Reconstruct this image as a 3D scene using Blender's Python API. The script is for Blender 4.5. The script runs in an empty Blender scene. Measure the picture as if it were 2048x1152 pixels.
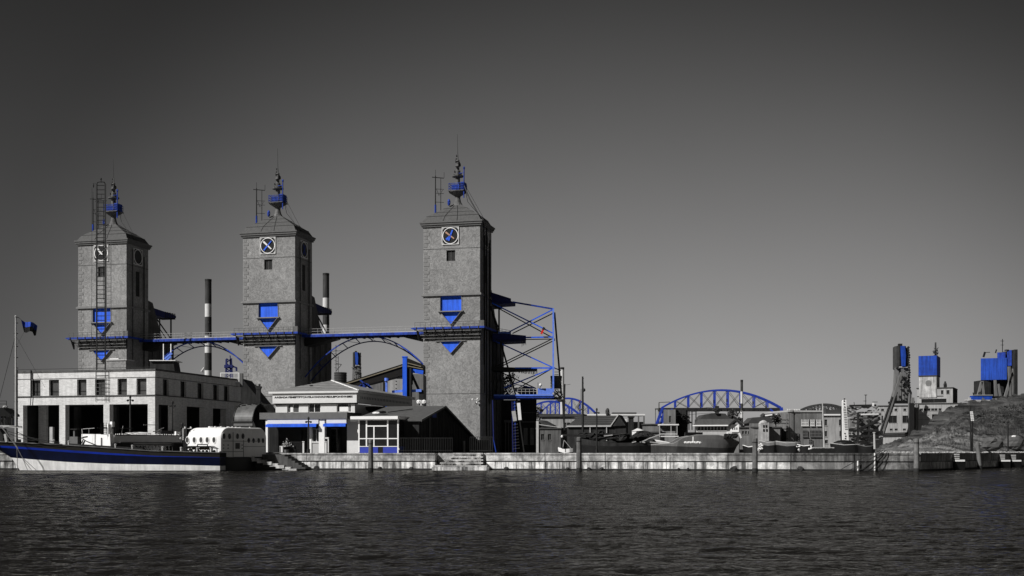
import bpy, math, random
from mathutils import Vector, Matrix, noise
R = math.radians
random.seed(7)
sc = bpy.context.scene
C = sc.collection
F, HX, HY, EYE = 2400.0, 1024.0, 903.0, 1.8      # focal length in photo pixels, horizon, eye height in metres

# ---------------------------------------------------------------- camera, sky, sun, exposure
cam = bpy.data.cameras.new('camera'); camo = bpy.data.objects.new('camera', cam); C.objects.link(camo)
camo.location = (0, 0, EYE); camo.rotation_euler = (R(90), 0, 0)
cam.sensor_width = 36; cam.lens = F / 2048 * 36; cam.shift_y = (HY - 576) / 2048
cam.clip_start = 0.5; cam.clip_end = 9000
sc.camera = camo
SUN_AZ, SUN_EL = 234.0, 38.0                      # azimuth clockwise from +Y
w = bpy.data.worlds.new('World'); sc.world = w; w.use_nodes = True
nt = w.node_tree; nt.nodes.clear()
def nd(t, **k):
    n = nt.nodes.new(t)
    for a, b in k.items(): setattr(n, a, b)
    return n
def mth(op, a, b=None, clamp=False):
    n = nd('ShaderNodeMath', operation=op, use_clamp=clamp)
    for i, s in enumerate((a, b)):
        if s is None: continue
        if isinstance(s, (int, float)): n.inputs[i].default_value = s
        else: nt.links.new(s, n.inputs[i])
    return n.outputs[0]
sky = nd('ShaderNodeTexSky', sky_type='NISHITA'); sky.sun_disc = False
sky.sun_elevation = R(SUN_EL); sky.sun_rotation = R(SUN_AZ); sky.air_density = 1.0; sky.dust_density = 1.0; sky.ozone_density = 1.0
sep = nd('ShaderNodeSeparateColor'); nt.links.new(sky.outputs[0], sep.inputs[0])
red = sep.outputs[0]                               # black-and-white film behind a red filter
# film contrast, and the broad fall-off of the sky away from its brightest quarter
tc = nd('ShaderNodeTexCoord'); sx = nd('ShaderNodeSeparateXYZ'); nt.links.new(tc.outputs['Generated'], sx.inputs[0])
SKY_TOP = 3.9
SKY_P, SKY_K = 0.8, 0.94
v = mth('MULTIPLY', mth('POWER', red, SKY_P), SKY_K)
up = nd('ShaderNodeMapRange', interpolation_type='SMOOTHSTEP', clamp=True); nt.links.new(sx.outputs[2], up.inputs[0])
up.inputs[1].default_value = 0.10; up.inputs[2].default_value = 0.48; up.inputs[3].default_value = 1.0; up.inputs[4].default_value = 0.40
v = mth('MINIMUM', v, SKY_TOP)
v = mth('MULTIPLY', v, up.outputs[0])
dt = nd('ShaderNodeVectorMath', operation='DOT_PRODUCT'); nt.links.new(tc.outputs['Generated'], dt.inputs[0])
dt.inputs[1].default_value = (math.sin(R(4)), math.cos(R(4)), 0.0)
fa = nd('ShaderNodeMapRange', interpolation_type='SMOOTHSTEP', clamp=True); nt.links.new(dt.outputs['Value'], fa.inputs[0])
fa.inputs[1].default_value = math.cos(R(29)); fa.inputs[2].default_value = 1.0; fa.inputs[3].default_value = 0.34; fa.inputs[4].default_value = 1.0
v = mth('MULTIPLY', v, fa.outputs[0])
hz = nd('ShaderNodeTexNoise'); hz.inputs['Scale'].default_value = 2.2; hz.inputs['Detail'].default_value = 5; nt.links.new(tc.outputs['Generated'], hz.inputs[0])
hr = nd('ShaderNodeMapRange'); nt.links.new(hz.outputs['Fac'], hr.inputs[0]); hr.inputs[1].default_value = 0.3; hr.inputs[2].default_value = 0.7; hr.inputs[3].default_value = 0.95; hr.inputs[4].default_value = 1.05   # faint uneven haze
v = mth('MULTIPLY', v, hr.outputs[0])
cmb = nd('ShaderNodeCombineColor')
for i, kk in enumerate((1.0, 0.985, 0.975)): nt.links.new(mth('MULTIPLY', v, kk), cmb.inputs[i])
bg = nd('ShaderNodeBackground'); bg.inputs[1].default_value = 0.1
out = nd('ShaderNodeOutputWorld'); nt.links.new(cmb.outputs[0], bg.inputs[0]); nt.links.new(bg.outputs[0], out.inputs[0])
sun = bpy.data.lights.new('sun', 'SUN'); suno = bpy.data.objects.new('sun', sun); C.objects.link(suno)
sun.energy = 4.8; sun.angle = R(0.53); sun.color = (1, 0.99, 0.975)
sd = Vector((math.sin(R(SUN_AZ)) * math.cos(R(SUN_EL)), math.cos(R(SUN_AZ)) * math.cos(R(SUN_EL)), math.sin(R(SUN_EL))))
suno.rotation_euler = sd.to_track_quat('Z', 'Y').to_euler(); suno.location = sd * 200
sc.view_settings.view_transform = 'Standard'; sc.view_settings.look = 'None'
sc.view_settings.exposure = 0; sc.view_settings.gamma = 1; sc.view_settings.use_curve_mapping = False
sc.cycles.max_bounces = 6; sc.cycles.use_adaptive_sampling = True

# ---------------------------------------------------------------- helpers
TR = {}
def P(px, py, Y): return ((px - HX) / F * Y, Y, EYE + (HY - py) / F * Y)
def Xp(px, Y): return (px - HX) / F * Y
def Zp(py, Y): return EYE + (HY - py) / F * Y
class Fr:                                          # a building's own frame: u along the front (0 at right corner), v backwards
    def __init__(s, px, Y, deg): s.X, s.Y, s.c, s.s, s.deg = Xp(px, Y), Y, math.cos(R(deg)), math.sin(R(deg)), deg
    def u(s, px, v=0):
        k = (px - HX) / F; return (k * (s.Y + v * s.c) - s.X - v * s.s) / (s.c + k * s.s)
    def v(s, px, u=0):
        k = (px - HX) / F; return (k * (s.Y - u * s.s) - s.X - u * s.c) / (s.s - k * s.c)
    def z(s, py, u=0, v=0): return EYE + (HY - py) / F * (s.Y - u * s.s + v * s.c)
    def w(s, u, v, z): return (s.X + u * s.c + v * s.s, s.Y - u * s.s + v * s.c, z)
def thing(name, label, cat, loc=(0, 0, 0), rz=0.0, group=None, frame=None, kind=None):
    if frame: loc = (frame.X, frame.Y, loc[2]); rz = -R(frame.deg)
    o = bpy.data.objects.new(name, None); C.objects.link(o); o.empty_display_size = 0.5
    o.location = loc; o.rotation_euler = (0, 0, rz); TR[o.name] = (Vector(loc), rz)
    if kind: o['kind'] = kind
    tag(o, label, cat, group); return o
def tag(o, label=None, cat=None, group=None):
    if label: o['label'] = label
    if cat: o['category'] = cat
    if group: o['group'] = group
    return o
def copy_tree(o, parent=None):
    c = o.copy(); C.objects.link(c); c.parent = parent
    if parent is None: TR[c.name] = (Vector(c.location), c.rotation_euler.z)
    for ch in list(KIDS.get(o.name, [])): 
        d = copy_tree(ch, c); KIDS.setdefault(c.name, []).append(d)
    return c
KIDS = {}
def root_of(o):
    while o.parent: o = o.parent
    return o
SPLIT = {'batten', 'pilaster', 'haunch', 'bow_platform', 'leg', 'pipe', 'brace', 'beam', 'canopy_rib', 'canopy_post', 'niche_frame', 'post', 'stanchion',
         'sill', 'cushion', 'fender', 'oar', 'edge_strip', 'mullion', 'downpipe', 'vent_slot', 'lamp_head', 'dish', 'diagonal', 'side_recess', 'rail', 'ledge',
         'strut', 'infill_panel', 'upper_bin', 'shaft', 'band', 'walls', 'truss', 'pole', 'beams_', 'white_post', 'roof_rib', 'deck_girder', 'wall_leaf', 'mooring_bitts', 'dark_void_fill',
         'cross_beam', 'plank', 'mark', 'machinery_', 'wheel_stand', 'glazing_bar', 'trim', 'roof_plant', 'roof_rail', 'stay', 'canopy', 'hopper_legs', 'flank', 'coachroof', 'roof_lump', 'machinery', 'roof_gear', 'roof_fittings', 'raking_leg', 'fittings', 'ball_and_cleats'}
class M:
    def __init__(s): s.v, s.f, s.cut = [], [], []
    def add(s, vs, fs):
        n = len(s.v); s.cut.append((n, len(s.f))); s.v += [tuple(q) for q in vs]; s.f += [tuple(i + n for i in f) for f in fs]; return s
    def box(s, x0, x1, y0, y1, z0, z1):
        if x1 < x0: x0, x1 = x1, x0
        if y1 < y0: y0, y1 = y1, y0
        if z1 < z0: z0, z1 = z1, z0
        return s.add([(x0,y0,z0),(x1,y0,z0),(x1,y1,z0),(x0,y1,z0),(x0,y0,z1),(x1,y0,z1),(x1,y1,z1),(x0,y1,z1)],
                     [(3,2,1,0),(4,5,6,7),(0,1,5,4),(1,2,6,5),(2,3,7,6),(3,0,4,7)])
    def basis(s, p, q):
        p, q = Vector(p), Vector(q); d = (q - p).normalized()
        a = Vector((0,0,1)) if abs(d.z) < 0.95 else Vector((1,0,0))
        x = d.cross(a).normalized(); return p, q, x, x.cross(d).normalized()
    def bar(s, p, q, w, h=None):
        h = h or w; p, q, x, y = s.basis(p, q); x, y = x * w / 2, y * h / 2
        return s.add([p-x-y,p+x-y,p+x+y,p-x+y,q-x-y,q+x-y,q+x+y,q-x+y],[(0,1,2,3),(7,6,5,4),(0,4,5,1),(1,5,6,2),(2,6,7,3),(3,7,4,0)])
    def tube(s, p, q, r, r2=None, n=8):
        r2 = r if r2 is None else r2; p, q, x, y = s.basis(p, q); vs = []
        for c, rr in ((p, r), (q, r2)):
            for i in range(n):
                a = 2 * math.pi * i / n; vs.append(c + x * rr * math.cos(a) + y * rr * math.sin(a))
        return s.add(vs, [(i, (i+1) % n, n + (i+1) % n, n + i) for i in range(n)] + [tuple(range(n))[::-1], tuple(range(n, 2*n))])
    def path(s, pts, r, n=6):
        for a, b in zip(pts, pts[1:]): s.tube(a, b, r, n=n)
        return s
    def prism(s, poly, axis, a, b):                # poly: (x,z) for axis y, (y,z) for axis x, (x,y) for axis z
        def mk(p, t): return (t, p[0], p[1]) if axis == 'x' else ((p[0], t, p[1]) if axis == 'y' else (p[0], p[1], t))
        n = len(poly); ar = sum(poly[i][0]*poly[(i+1)%n][1]-poly[(i+1)%n][0]*poly[i][1] for i in range(n))
        if ar < 0: poly = poly[::-1]
        if axis == 'y': poly = poly[::-1]
        vs = [mk(p, a) for p in poly] + [mk(p, b) for p in poly]
        if a > b: vs = vs[n:] + vs[:n]
        return s.add(vs, [tuple(range(n))[::-1], tuple(range(n, 2*n))] + [(i, (i+1)%n, n+(i+1)%n, n+i) for i in range(n)])
    def lathe(s, c, prof, n=12):                   # prof: (radius, z) list
        vs = []
        for r, z in prof:
            for i in range(n): a = 2*math.pi*i/n; vs.append((c[0]+r*math.cos(a), c[1]+r*math.sin(a), z))
        fs = [(k*n+i, k*n+(i+1)%n, (k+1)*n+(i+1)%n, (k+1)*n+i) for k in range(len(prof)-1) for i in range(n)]
        return s.add(vs, fs + [tuple(range(n))[::-1], tuple(range((len(prof)-1)*n, len(prof)*n))])
    def blob(s, c, rx, ry, rz, n=7, m=5, jit=0.0):
        vs = [(c[0], c[1], c[2]-rz)]
        for j in range(1, m):
            t = math.pi*j/m - math.pi/2
            for i in range(n):
                a = 2*math.pi*(i+0.5*(j%2))/n; k = 1+random.uniform(-jit, jit)
                vs.append((c[0]+rx*k*math.cos(t)*math.cos(a), c[1]+ry*k*math.cos(t)*math.sin(a), c[2]+rz*k*math.sin(t)))
        vs.append((c[0], c[1], c[2]+rz)); L = len(vs)-1
        fs = [(0, 1+(i+1)%n, 1+i) for i in range(n)] + [(L, L-n+i, L-n+(i+1)%n) for i in range(n)]
        for j in range(m-2):
            fs += [(1+j*n+i, 1+j*n+(i+1)%n, 1+(j+1)*n+(i+1)%n, 1+(j+1)*n+i) for i in range(n)]
        return s.add(vs, fs)
    def wall(s, axis, a0, a1, z0, z1, t0, t1, holes=()):   # wall slab with rectangular holes (a,b,z,z); axis = direction it runs
        def bx(a, b, c, d):
            if b - a < 1e-4 or d - c < 1e-4: return
            s.box(a, b, t0, t1, c, d) if axis == 'x' else s.box(t0, t1, a, b, c, d)
        cuts = sorted({a0, a1} | {h[0] for h in holes} | {h[1] for h in holes})
        for a, b in zip(cuts, cuts[1:]):
            hs = sorted((h[2], h[3]) for h in holes if h[0] <= a + 1e-5 and h[1] >= b - 1e-5); z = z0
            for c, d in hs: bx(a, b, z, c); z = d
            bx(a, b, z, z1)
        return s
    def done(s, name, mat, parent=None, world=False, smooth=False, kind=None):
        if name in SPLIT and parent is not None and len(s.cut) > 1 and not kind:      # pieces one could pick apart: an object each
            ends = s.cut[1:] + [(len(s.v), len(s.f))]; o = None
            for (v0, f0), (v1, f1) in zip(s.cut, ends):
                q = M(); q.v = s.v[v0:v1]; q.f = [tuple(i - v0 for i in f) for f in s.f[f0:f1]]; q.cut = [(0, 0)]; o = q.done(name, mat, parent, world, smooth)
            return o
        vs = [Vector(q) for q in s.v]
        if parent is not None:
            rt = root_of(parent); loc, rz = TR[rt.name]
            if world:
                rm = Matrix.Rotation(-rz, 3, 'Z'); vs = [rm @ (q - loc) for q in vs]
            else: vs = [Vector((q.x, q.y, q.z - loc.z)) for q in vs]
        me = bpy.data.meshes.new(name); me.from_pydata(vs, [], s.f)
        if mat: me.materials.append(mat)
        if smooth: me.polygons.foreach_set('use_smooth', [True] * len(me.polygons))
        me.update(); o = bpy.data.objects.new(name, me); C.objects.link(o)
        if parent is not None: o.parent = parent; KIDS.setdefault(parent.name, []).append(o)
        if kind: o['kind'] = kind
        return o
def place(o, name, parent, loc, rz=0):             # a copy of a small part sharing its mesh
    c = bpy.data.objects.new(name, o.data); C.objects.link(c); c.parent = parent; c.location = loc; c.rotation_euler.z = rz
    KIDS.setdefault(parent.name, []).append(c); return c
def piece(name, mesh_m, mat):                      # shared mesh data for repeated pieces, built about its own origin
    me = bpy.data.meshes.new(name); me.from_pydata([Vector(q) for q in mesh_m.v], [], mesh_m.f); me.materials.append(mat); me.update(); return me
def put(me, name, parent, loc, rz=0, scale=None):
    c = bpy.data.objects.new(name, me); C.objects.link(c); c.parent = parent
    base = TR[root_of(parent).name][0].z; c.location = (loc[0], loc[1], loc[2]-base); c.rotation_euler = (0, 0, rz)
    if scale: c.scale = scale
    KIDS.setdefault(parent.name, []).append(c); return c

# ---------------------------------------------------------------- materials
def mat(name, col, rough=0.85, var=0.25, scale=1.5, bump=0.15, metal=0.0, streak=0.0, fine=0.0, swirl=0.0, spec=0.3, course=0, dist=0.03, big=0):
    m = bpy.data.materials.new(name); m.use_nodes = True; n = m.node_tree; b = n.nodes['Principled BSDF']
    if isinstance(col, (int, float)): col = (col, col * 0.99, col * 0.975)
    b.inputs['Roughness'].default_value = rough; b.inputs['Metallic'].default_value = metal
    b.inputs['Specular IOR Level'].default_value = spec
    g = n.nodes.new('ShaderNodeNewGeometry')
    def tex(sc_, det=6, rg=0.6, st=None, ds=0):
        t = n.nodes.new('ShaderNodeTexNoise'); t.inputs['Scale'].default_value = sc_; t.inputs['Detail'].default_value = det
        t.inputs['Roughness'].default_value = rg; t.inputs['Distortion'].default_value = ds
        if st:
            mp = n.nodes.new('ShaderNodeMapping'); mp.inputs['Scale'].default_value = st; n.links.new(g.outputs['Position'], mp.inputs[0]); n.links.new(mp.outputs[0], t.inputs[0])
        else: n.links.new(g.outputs['Position'], t.inputs[0])
        return t.outputs['Fac']
    def rng(s, lo, hi, a=0.3, c=0.7):
        r = n.nodes.new('ShaderNodeMapRange'); r.inputs[1].default_value = a; r.inputs[2].default_value = c; r.inputs[3].default_value = lo; r.inputs[4].default_value = hi
        n.links.new(s, r.inputs[0]); return r.outputs[0]
    def mul(a, c):
        k = n.nodes.new('ShaderNodeMath'); k.operation = 'MULTIPLY'; n.links.new(a, k.inputs[0]); n.links.new(c, k.inputs[1]); return k.outputs[0]
    t1 = tex(scale); f = rng(t1, 1 - var, 1 + var)
    bsrc = t1
    if swirl:
        t2 = tex(0.9, 5, 0.62, ds=2.5); f = mul(f, rng(t2, 1 - swirl, 1 + swirl, 0.4, 0.6)); bsrc = t2
        t3 = tex(0.13, 4, 0.55); f = mul(f, rng(t3, 0.80, 1.14))
    if streak:
        t3 = tex(1.0, 6, 0.65, (2.0, 2.0, 0.16)); f = mul(f, rng(t3, 1 - streak, 1 + streak * 0.45, 0.40, 0.58))
    if course: f = mul(f, rng(tex(1.0, 3, 0.7, (1.6, 1.6, 9.0)), 1 - course, 1 + course * 0.5, 0.38, 0.6))
    if big: f = mul(f, rng(tex(0.55, 5, 0.7, ds=0.6), 1 - big, 1 + big * 0.6, 0.4, 0.6))
    if fine:
        t4 = tex(14 if not swirl else 5.0, 4, 0.7); f = mul(f, rng(t4, 1 - fine, 1 + fine)); bsrc = t4
    mx = n.nodes.new('ShaderNodeVectorMath'); mx.operation = 'SCALE'; mx.inputs[0].default_value = col[:3]; n.links.new(f, mx.inputs['Scale'])
    n.links.new(mx.outputs[0], b.inputs['Base Color'])
    if bump:
        bp = n.nodes.new('ShaderNodeBump'); bp.inputs['Strength'].default_value = bump; bp.inputs['Distance'].default_value = dist
        n.links.new(bsrc, bp.inputs['Height']); n.links.new(bp.outputs[0], b.inputs['Normal'])
    return m
STONE = mat('tower_stucco', 0.262, 0.95, 0.10, 0.5, 0.8, swirl=0.2, streak=0.06, fine=0.15, dist=0.10)
STONE_D = mat('tower_trim', 0.21, 0.9, 0.15, 1.2, 0.4)
SLATE = mat('slate', 0.085, 0.8, 0.2, 2, 0.3, fine=0.1)
WHITEST = mat('limewashed_brick', 0.68, 0.9, 0.08, 1.0, 0.5, fine=0.14, streak=0.10, dist=0.05, course=.16)
TRIM = mat('trim_grey', 0.12, 0.8, 0.15)
DARKST = mat('dark_stone', 0.10, 0.95, 0.25, 0.6, 0.4, streak=0.3)
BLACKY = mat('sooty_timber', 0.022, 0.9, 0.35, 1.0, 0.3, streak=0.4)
INNER = mat('inner_wall', 0.03, 0.95, 0.3, 1.0, 0.2)  # near black, standing in for shade indoors
WHITE = mat('white_paint', 0.8, 0.6, 0.04, 2, 0.05)
CREAM = mat('painted_render', 0.66, 0.85, 0.05, 1.5, 0.15, fine=0.05)
GREY = mat('grey_paint', 0.13, 0.75, 0.12, 1.5, 0.1)
LGREY = mat('light_grey_metal', 0.42, 0.5, 0.12, 2, 0.1)
BLUE = mat('blue_paint', (0.020, 0.118, 0.76), 0.6, 0.14, 0.7, 0.08, fine=0.10, streak=0.22)
BLUED = mat('deep_blue_paint', (0.011, 0.044, 0.31), 0.65, 0.35, 1.5, 0.08, streak=0.35, fine=.15)
BLUEN = mat('navy_steel_paint', (0.008, 0.014, 0.10), 0.7, 0.3, 1.5, 0.08)  # darker navy blue for steelwork
BLUEF = mat('far_blue_cladding', (0.012, 0.06, 0.37), 0.75, 0.2, 0.5, 0.05, streak=0.3, fine=.08)
BLUEP = mat('bleached_blue_paint', (0.13, 0.24, 0.78), 0.6, 0.2, 2.0, 0.08)
QMID = mat('quay_concrete_grey', 0.26, 0.95, 0.22, 0.8, 0.6, streak=0.35, fine=0.12, dist=0.06, big=.35); QDARK = mat('quay_concrete_dark', 0.17, 0.95, 0.22, 0.8, 0.6, streak=0.6, fine=0.12, dist=0.06, big=.5); QDARKER = mat('quay_concrete_darkest', 0.05, 0.95, 0.22, 0.8, 0.6, streak=0.5, fine=0.12, dist=0.06, big=.3)  # concrete tones stepping darker, chosen by position along the quay
NAVY = mat('navy_hull_paint', (0.0012, 0.0035, 0.021), 0.45, 0.25, 1.2, 0.05, streak=.2, spec=.15)
BLUEH = mat('lit_blue_hull', (0.004, 0.022, 0.26), 0.45, 0.4, 0.25, 0.05, spec=.15)
STEEL = mat('dark_steel', 0.02, 0.6, 0.3, 3, 0.1, metal=0.2)
STEELM = mat('weathered_steel', 0.11, 0.7, 0.35, 2, 0.2, streak=0.3)
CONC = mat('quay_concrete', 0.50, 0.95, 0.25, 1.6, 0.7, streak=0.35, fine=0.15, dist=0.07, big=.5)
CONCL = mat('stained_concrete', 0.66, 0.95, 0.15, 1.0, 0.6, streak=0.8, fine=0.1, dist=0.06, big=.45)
ALGAE = mat('waterline_algae', 0.025, 0.7, 0.4, 3, 0.4)
PILE = mat('weathered_pile', 0.13, 0.95, 0.3, 2, 0.6, streak=0.4, fine=0.15)
ROPE = mat('rope', 0.22, 0.95, 0.2, 6, 0.2)
ROPED = mat('tarred_rope', 0.03, 0.95, 0.2, 6, 0.2)
GLASS = mat('dark_window_glass', 0.015, 0.08, 0.3, 0.8, 0.02, spec=0.6)
GLASSG = mat('grey_window_glass', 0.075, 0.15, 0.4, 0.6, 0.02, spec=0.5)
HULLG = mat('grey_hull', 0.17, 0.4, 0.15, 0.8, 0.08, streak=0.15)
HULLD = mat('tarred_hull', 0.009, 0.5, 0.3, 1.0, 0.1)
LAND = mat('packed_ground', 0.12, 0.95, 0.3, 0.4, 0.3)
BROWN = mat('brown_boards', (0.010, 0.0085, 0.0065), 0.85, 0.3, 2, 0.2)
TAN = mat('tan_strip', (0.22, 0.19, 0.13), 0.8, 0.2, 2, 0.1)
RED = mat('red_paint', (0.7, 0.02, 0.012), 0.5, 0.15, 2, 0.05)
ORANGE = mat('copper_paint', (0.42, 0.25, 0.17), 0.5, 0.2, 2, 0.05)
LEAF = mat('dark_leaves', 0.045, 0.9, 0.5, 3, 0.0)
WEATH = mat('patchy_whitewash', 0.40, 0.9, 0.35, 0.5, 0.3, streak=0.4)
FARW = mat('far_render', 0.36, 0.9, 0.12, 0.3, 0.2, streak=0.2, fine=0.05)
FARG = mat('far_grey_render', 0.17, 0.9, 0.2, 0.4, 0.2, streak=0.25)
FARD = mat('far_roofing', 0.05, 0.9, 0.3, 0.5, 0.2)
RUBBLE = mat('pale_rubble', 0.35, 0.95, 0.4, 2, 0.3)
SIGNBLK = mat('black_enamel', 0.008, 0.4, 0.1, 2, 0.0)
# ---------------------------------------------------------------- water
def axis_pts(spec):
    out_ = [spec[0][0]]
    for a, b, st in spec:
        n = max(1, round((b - a) / st)); out_ += [a + (b - a) * i / n for i in range(1, n + 1)]
    return out_
def water():
    ys = axis_pts([(-60, 5, 13), (5, 13, 1.0), (13, 32, 0.085), (32, 62, 0.2), (60, 120, 0.6), (120, 160, 8), (160, 2600, 240)])
    xs0 = axis_pts([(0, 11, 0.11), (11, 26, 0.17), (24, 70, 0.7), (70, 130, 12), (130, 2600, 300)])
    xs = [-x for x in xs0[:0:-1]] + xs0
    def h(x, y):
        if y < 4 or y > 130 or abs(x) > 75: return 0.0
        a = min(1, (130 - y) / 20) * min(1, (75 - abs(x)) / 10)
        z = 0.045 * noise.noise(Vector((x * 0.42 + y * 0.1, y * 0.95, 0.3)))
        if y < 62:
            z += 0.050 * (0.35 - abs(noise.noise(Vector((x * 1.1 - y * 0.2, y * 1.9, 4.1))))) + 0.040 * (0.3 - abs(noise.noise(Vector((x * 2.6 + y * 0.5, y * 3.6, 9.7)))))
        else: z += 0.05 * noise.noise(Vector((x * 0.8, y * 1.3, 4.1)))
        return z * a
    m = M(); nx = len(xs)
    m.v = [(x, y, h(x, y)) for y in ys for x in xs]
    m.f = [(j*nx+i, j*nx+i+1, (j+1)*nx+i+1, (j+1)*nx+i) for j in range(len(ys)-1) for i in range(nx-1)]
    mt = bpy.data.materials.new('harbour_water'); mt.use_nodes = True; n = mt.node_tree; b = n.nodes['Principled BSDF']
    b.inputs['Base Color'].default_value = (0.0088, 0.0080, 0.0073, 1); b.inputs['Roughness'].default_value = 0.07
    b.inputs['IOR'].default_value = 1.33; b.inputs['Specular IOR Level'].default_value = 0.30; b.inputs['Specular Tint'].default_value = (0.66, 0.64, 0.60, 1)
    g = n.nodes.new('ShaderNodeNewGeometry'); hs = None
    for s_, d_, st in ((1.0, 5, (2.2, 3.4, 1)), (1.0, 4, (7.0, 10.0, 1))):
        mp = n.nodes.new('ShaderNodeMapping'); mp.inputs['Scale'].default_value = st; n.links.new(g.outputs['Position'], mp.inputs[0])
        t = n.nodes.new('ShaderNodeTexNoise'); t.inputs['Scale'].default_value = s_; t.inputs['Detail'].default_value = d_; t.inputs['Distortion'].default_value = 0.8
        n.links.new(mp.outputs[0], t.inputs[0])
        bp = n.nodes.new('ShaderNodeBump'); bp.inputs['Strength'].default_value = 1.0; bp.inputs['Distance'].default_value = 0.12 if st[0] < 3 else 0.022
        n.links.new(t.outputs['Fac'], bp.inputs['Height'])
        if hs: n.links.new(hs, bp.inputs['Normal'])
        hs = bp.outputs[0]
    gl = n.nodes.new('ShaderNodeBsdfGlossy'); gl.inputs['Color'].default_value = (0.70, 0.69, 0.66, 1); gl.inputs['Roughness'].default_value = 0.08
    df = n.nodes.new('ShaderNodeBsdfDiffuse'); df.inputs['Color'].default_value = (0.0088, 0.0080, 0.0073, 1)
    fr_ = n.nodes.new('ShaderNodeFresnel'); fr_.inputs['IOR'].default_value = 1.33; mx_ = n.nodes.new('ShaderNodeMixShader')
    for q_ in (gl, df, fr_): n.links.new(hs, q_.inputs['Normal'])
    n.links.new(fr_.outputs[0], mx_.inputs[0]); n.links.new(df.outputs[0], mx_.inputs[1]); n.links.new(gl.outputs[0], mx_.inputs[2])
    n.links.new(mx_.outputs[0], n.nodes['Material Output'].inputs[0]); n.nodes.remove(b)
    o = m.done('water', mt, smooth=True, kind='structure'); tag(o, 'dark rippled harbour water filling the foreground')
water()
QY = 118.0; QT = 1.64
# land behind the quay, one sheet that reaches the horizon, with a basin cut out behind the right-hand mole
m = M(); g0 = 1.55
m.add([(-2600,QY+2.4,g0),(-2,QY+2.4,g0),(-2,190,g0),(-2600,190,g0)], [(0,1,2,3)])
m.add([(-2600,190,g0),(2600,190,g0),(2600,2600,g0),(-2600,2600,g0)], [(0,1,2,3)])
m.add([(-2,QY+2.4,-1),(-2,190,-1),(-2,190,g0),(-2,QY+2.4,g0)], [(0,1,2,3)])
m.add([(-2,190,-1),(200,190,-1),(200,190,g0),(-2,190,g0)], [(0,1,2,3)])
tag(m.done('ground', LAND, kind='structure'), 'bare quayside ground running back behind the buildings')

# ---------------------------------------------------------------- quay wall
QPTS = [(-90.0, 121.0), (Xp(487, QY), QY), (Xp(870, 116.5), 116.5), (Xp(972, 115.8), 115.8), (Xp(1838, 110.0), 110.0), (Xp(2048, 142), 142.0), (Xp(2200, 176), 176.0)]
quay = thing('quay_wall', 'long stained concrete quay wall with a dark joint above the water', None, (0, 0, 0), kind='structure')
def seg_box(m, p, q, off0, off1, z0, z1):
    p, q = Vector((p[0], p[1], 0)), Vector((q[0], q[1], 0)); d = (q - p).normalized(); n = Vector((d.y, -d.x, 0))   # n towards the camera
    a, b, c, e = p + n*off1, q + n*off1, q + n*off0, p + n*off0
    vs = [Vector((t.x, t.y, z)) for z in (z0, z1) for t in (a, b, c, e)]
    m.add(vs, [(3,2,1,0),(4,5,6,7),(0,1,5,4),(1,2,6,5),(2,3,7,6),(3,0,4,7)])
for i, (p, q) in enumerate(zip(QPTS, QPTS[1:])):
    L = math.dist(p, q); n = max(1, round(L / 5.6))
    stair_gap = (i == 2)
    m = M(); seg_box(m, p, q, -3.0, -0.30, -1.5, 0.80 if not stair_gap else 0.3); m.done('core', CONCL, quay)
    for k in range(n):
        a = [p[j] + (q[j]-p[j]) * (k/n + 0.0008) for j in (0, 1)]; b = [p[j] + (q[j]-p[j]) * ((k+1)/n - 0.0008) for j in (0, 1)]
        rr = random.uniform(-0.012, 0.012); pxm = HX + F*a[0]/a[1] + random.uniform(-40, 40)
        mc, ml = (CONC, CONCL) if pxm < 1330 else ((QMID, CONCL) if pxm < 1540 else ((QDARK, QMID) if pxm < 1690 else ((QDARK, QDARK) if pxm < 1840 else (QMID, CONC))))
        if not stair_gap:
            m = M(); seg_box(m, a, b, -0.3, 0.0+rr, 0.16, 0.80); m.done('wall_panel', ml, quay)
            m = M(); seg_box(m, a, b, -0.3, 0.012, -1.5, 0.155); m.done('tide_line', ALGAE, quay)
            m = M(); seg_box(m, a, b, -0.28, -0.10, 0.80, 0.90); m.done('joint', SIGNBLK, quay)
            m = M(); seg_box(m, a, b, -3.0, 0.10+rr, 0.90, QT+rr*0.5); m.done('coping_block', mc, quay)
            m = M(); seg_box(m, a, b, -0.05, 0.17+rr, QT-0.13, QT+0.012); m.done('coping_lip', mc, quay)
        else:
            m = M(); seg_box(m, a, b, -3.0, -1.5, 0.3, QT); m.done('coping_block', CONC, quay)
# ---- stairs in the quay: slabs widening downwards
st = thing('quay_stairs', 'low concrete steps let into the quay wall below the dark gabled hall', 'stairs', (Xp(915, 116), 116.2, 0))
zs = [1.66, 1.34, 1.04, 0.76, 0.48]; lefts = [905, 898, 888, 880, 866]; fr = [115.9, 115.45, 115.0, 114.55, 113.9]
for i in range(5):
    m = M(); m.box(Xp(lefts[i], fr[i]), Xp(966 if i < 4 else 974, fr[i]), fr[i], 117.4, zs[i]-0.13, zs[i]); m.done('tread', CONC, st, world=True)
    m = M(); m.box(Xp(lefts[i]+2, fr[i]), Xp(962, fr[i]), fr[i]+0.12, 117.3, (zs[i+1] if i < 4 else 0.0)+0.002, zs[i]-0.132); m.done('riser', CONCL, st, world=True)
m = M(); m.box(Xp(864, 113.8), Xp(978, 113.8), 113.8, 116, -1, 0.33); m.done('landing', CONCL, st, world=True)
st = thing('quay_stairs', 'stepped stone stair going down to the water beside the white waterbus', 'stairs', (Xp(520, 115), 115, 0))
for i in range(7):
    zt = 1.52 - i * 0.20; x0, x1 = Xp(488, 114), Xp(566 + i * 7, 114)
    m = M(); m.box(x0 + 0.02*i, x1, 114.8 - 0.02*i, 118.4, zt-0.20, zt); m.done('tread', DARKST, st, world=True)  # dark stone stands in for the cabin's shadow on the treads
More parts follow.
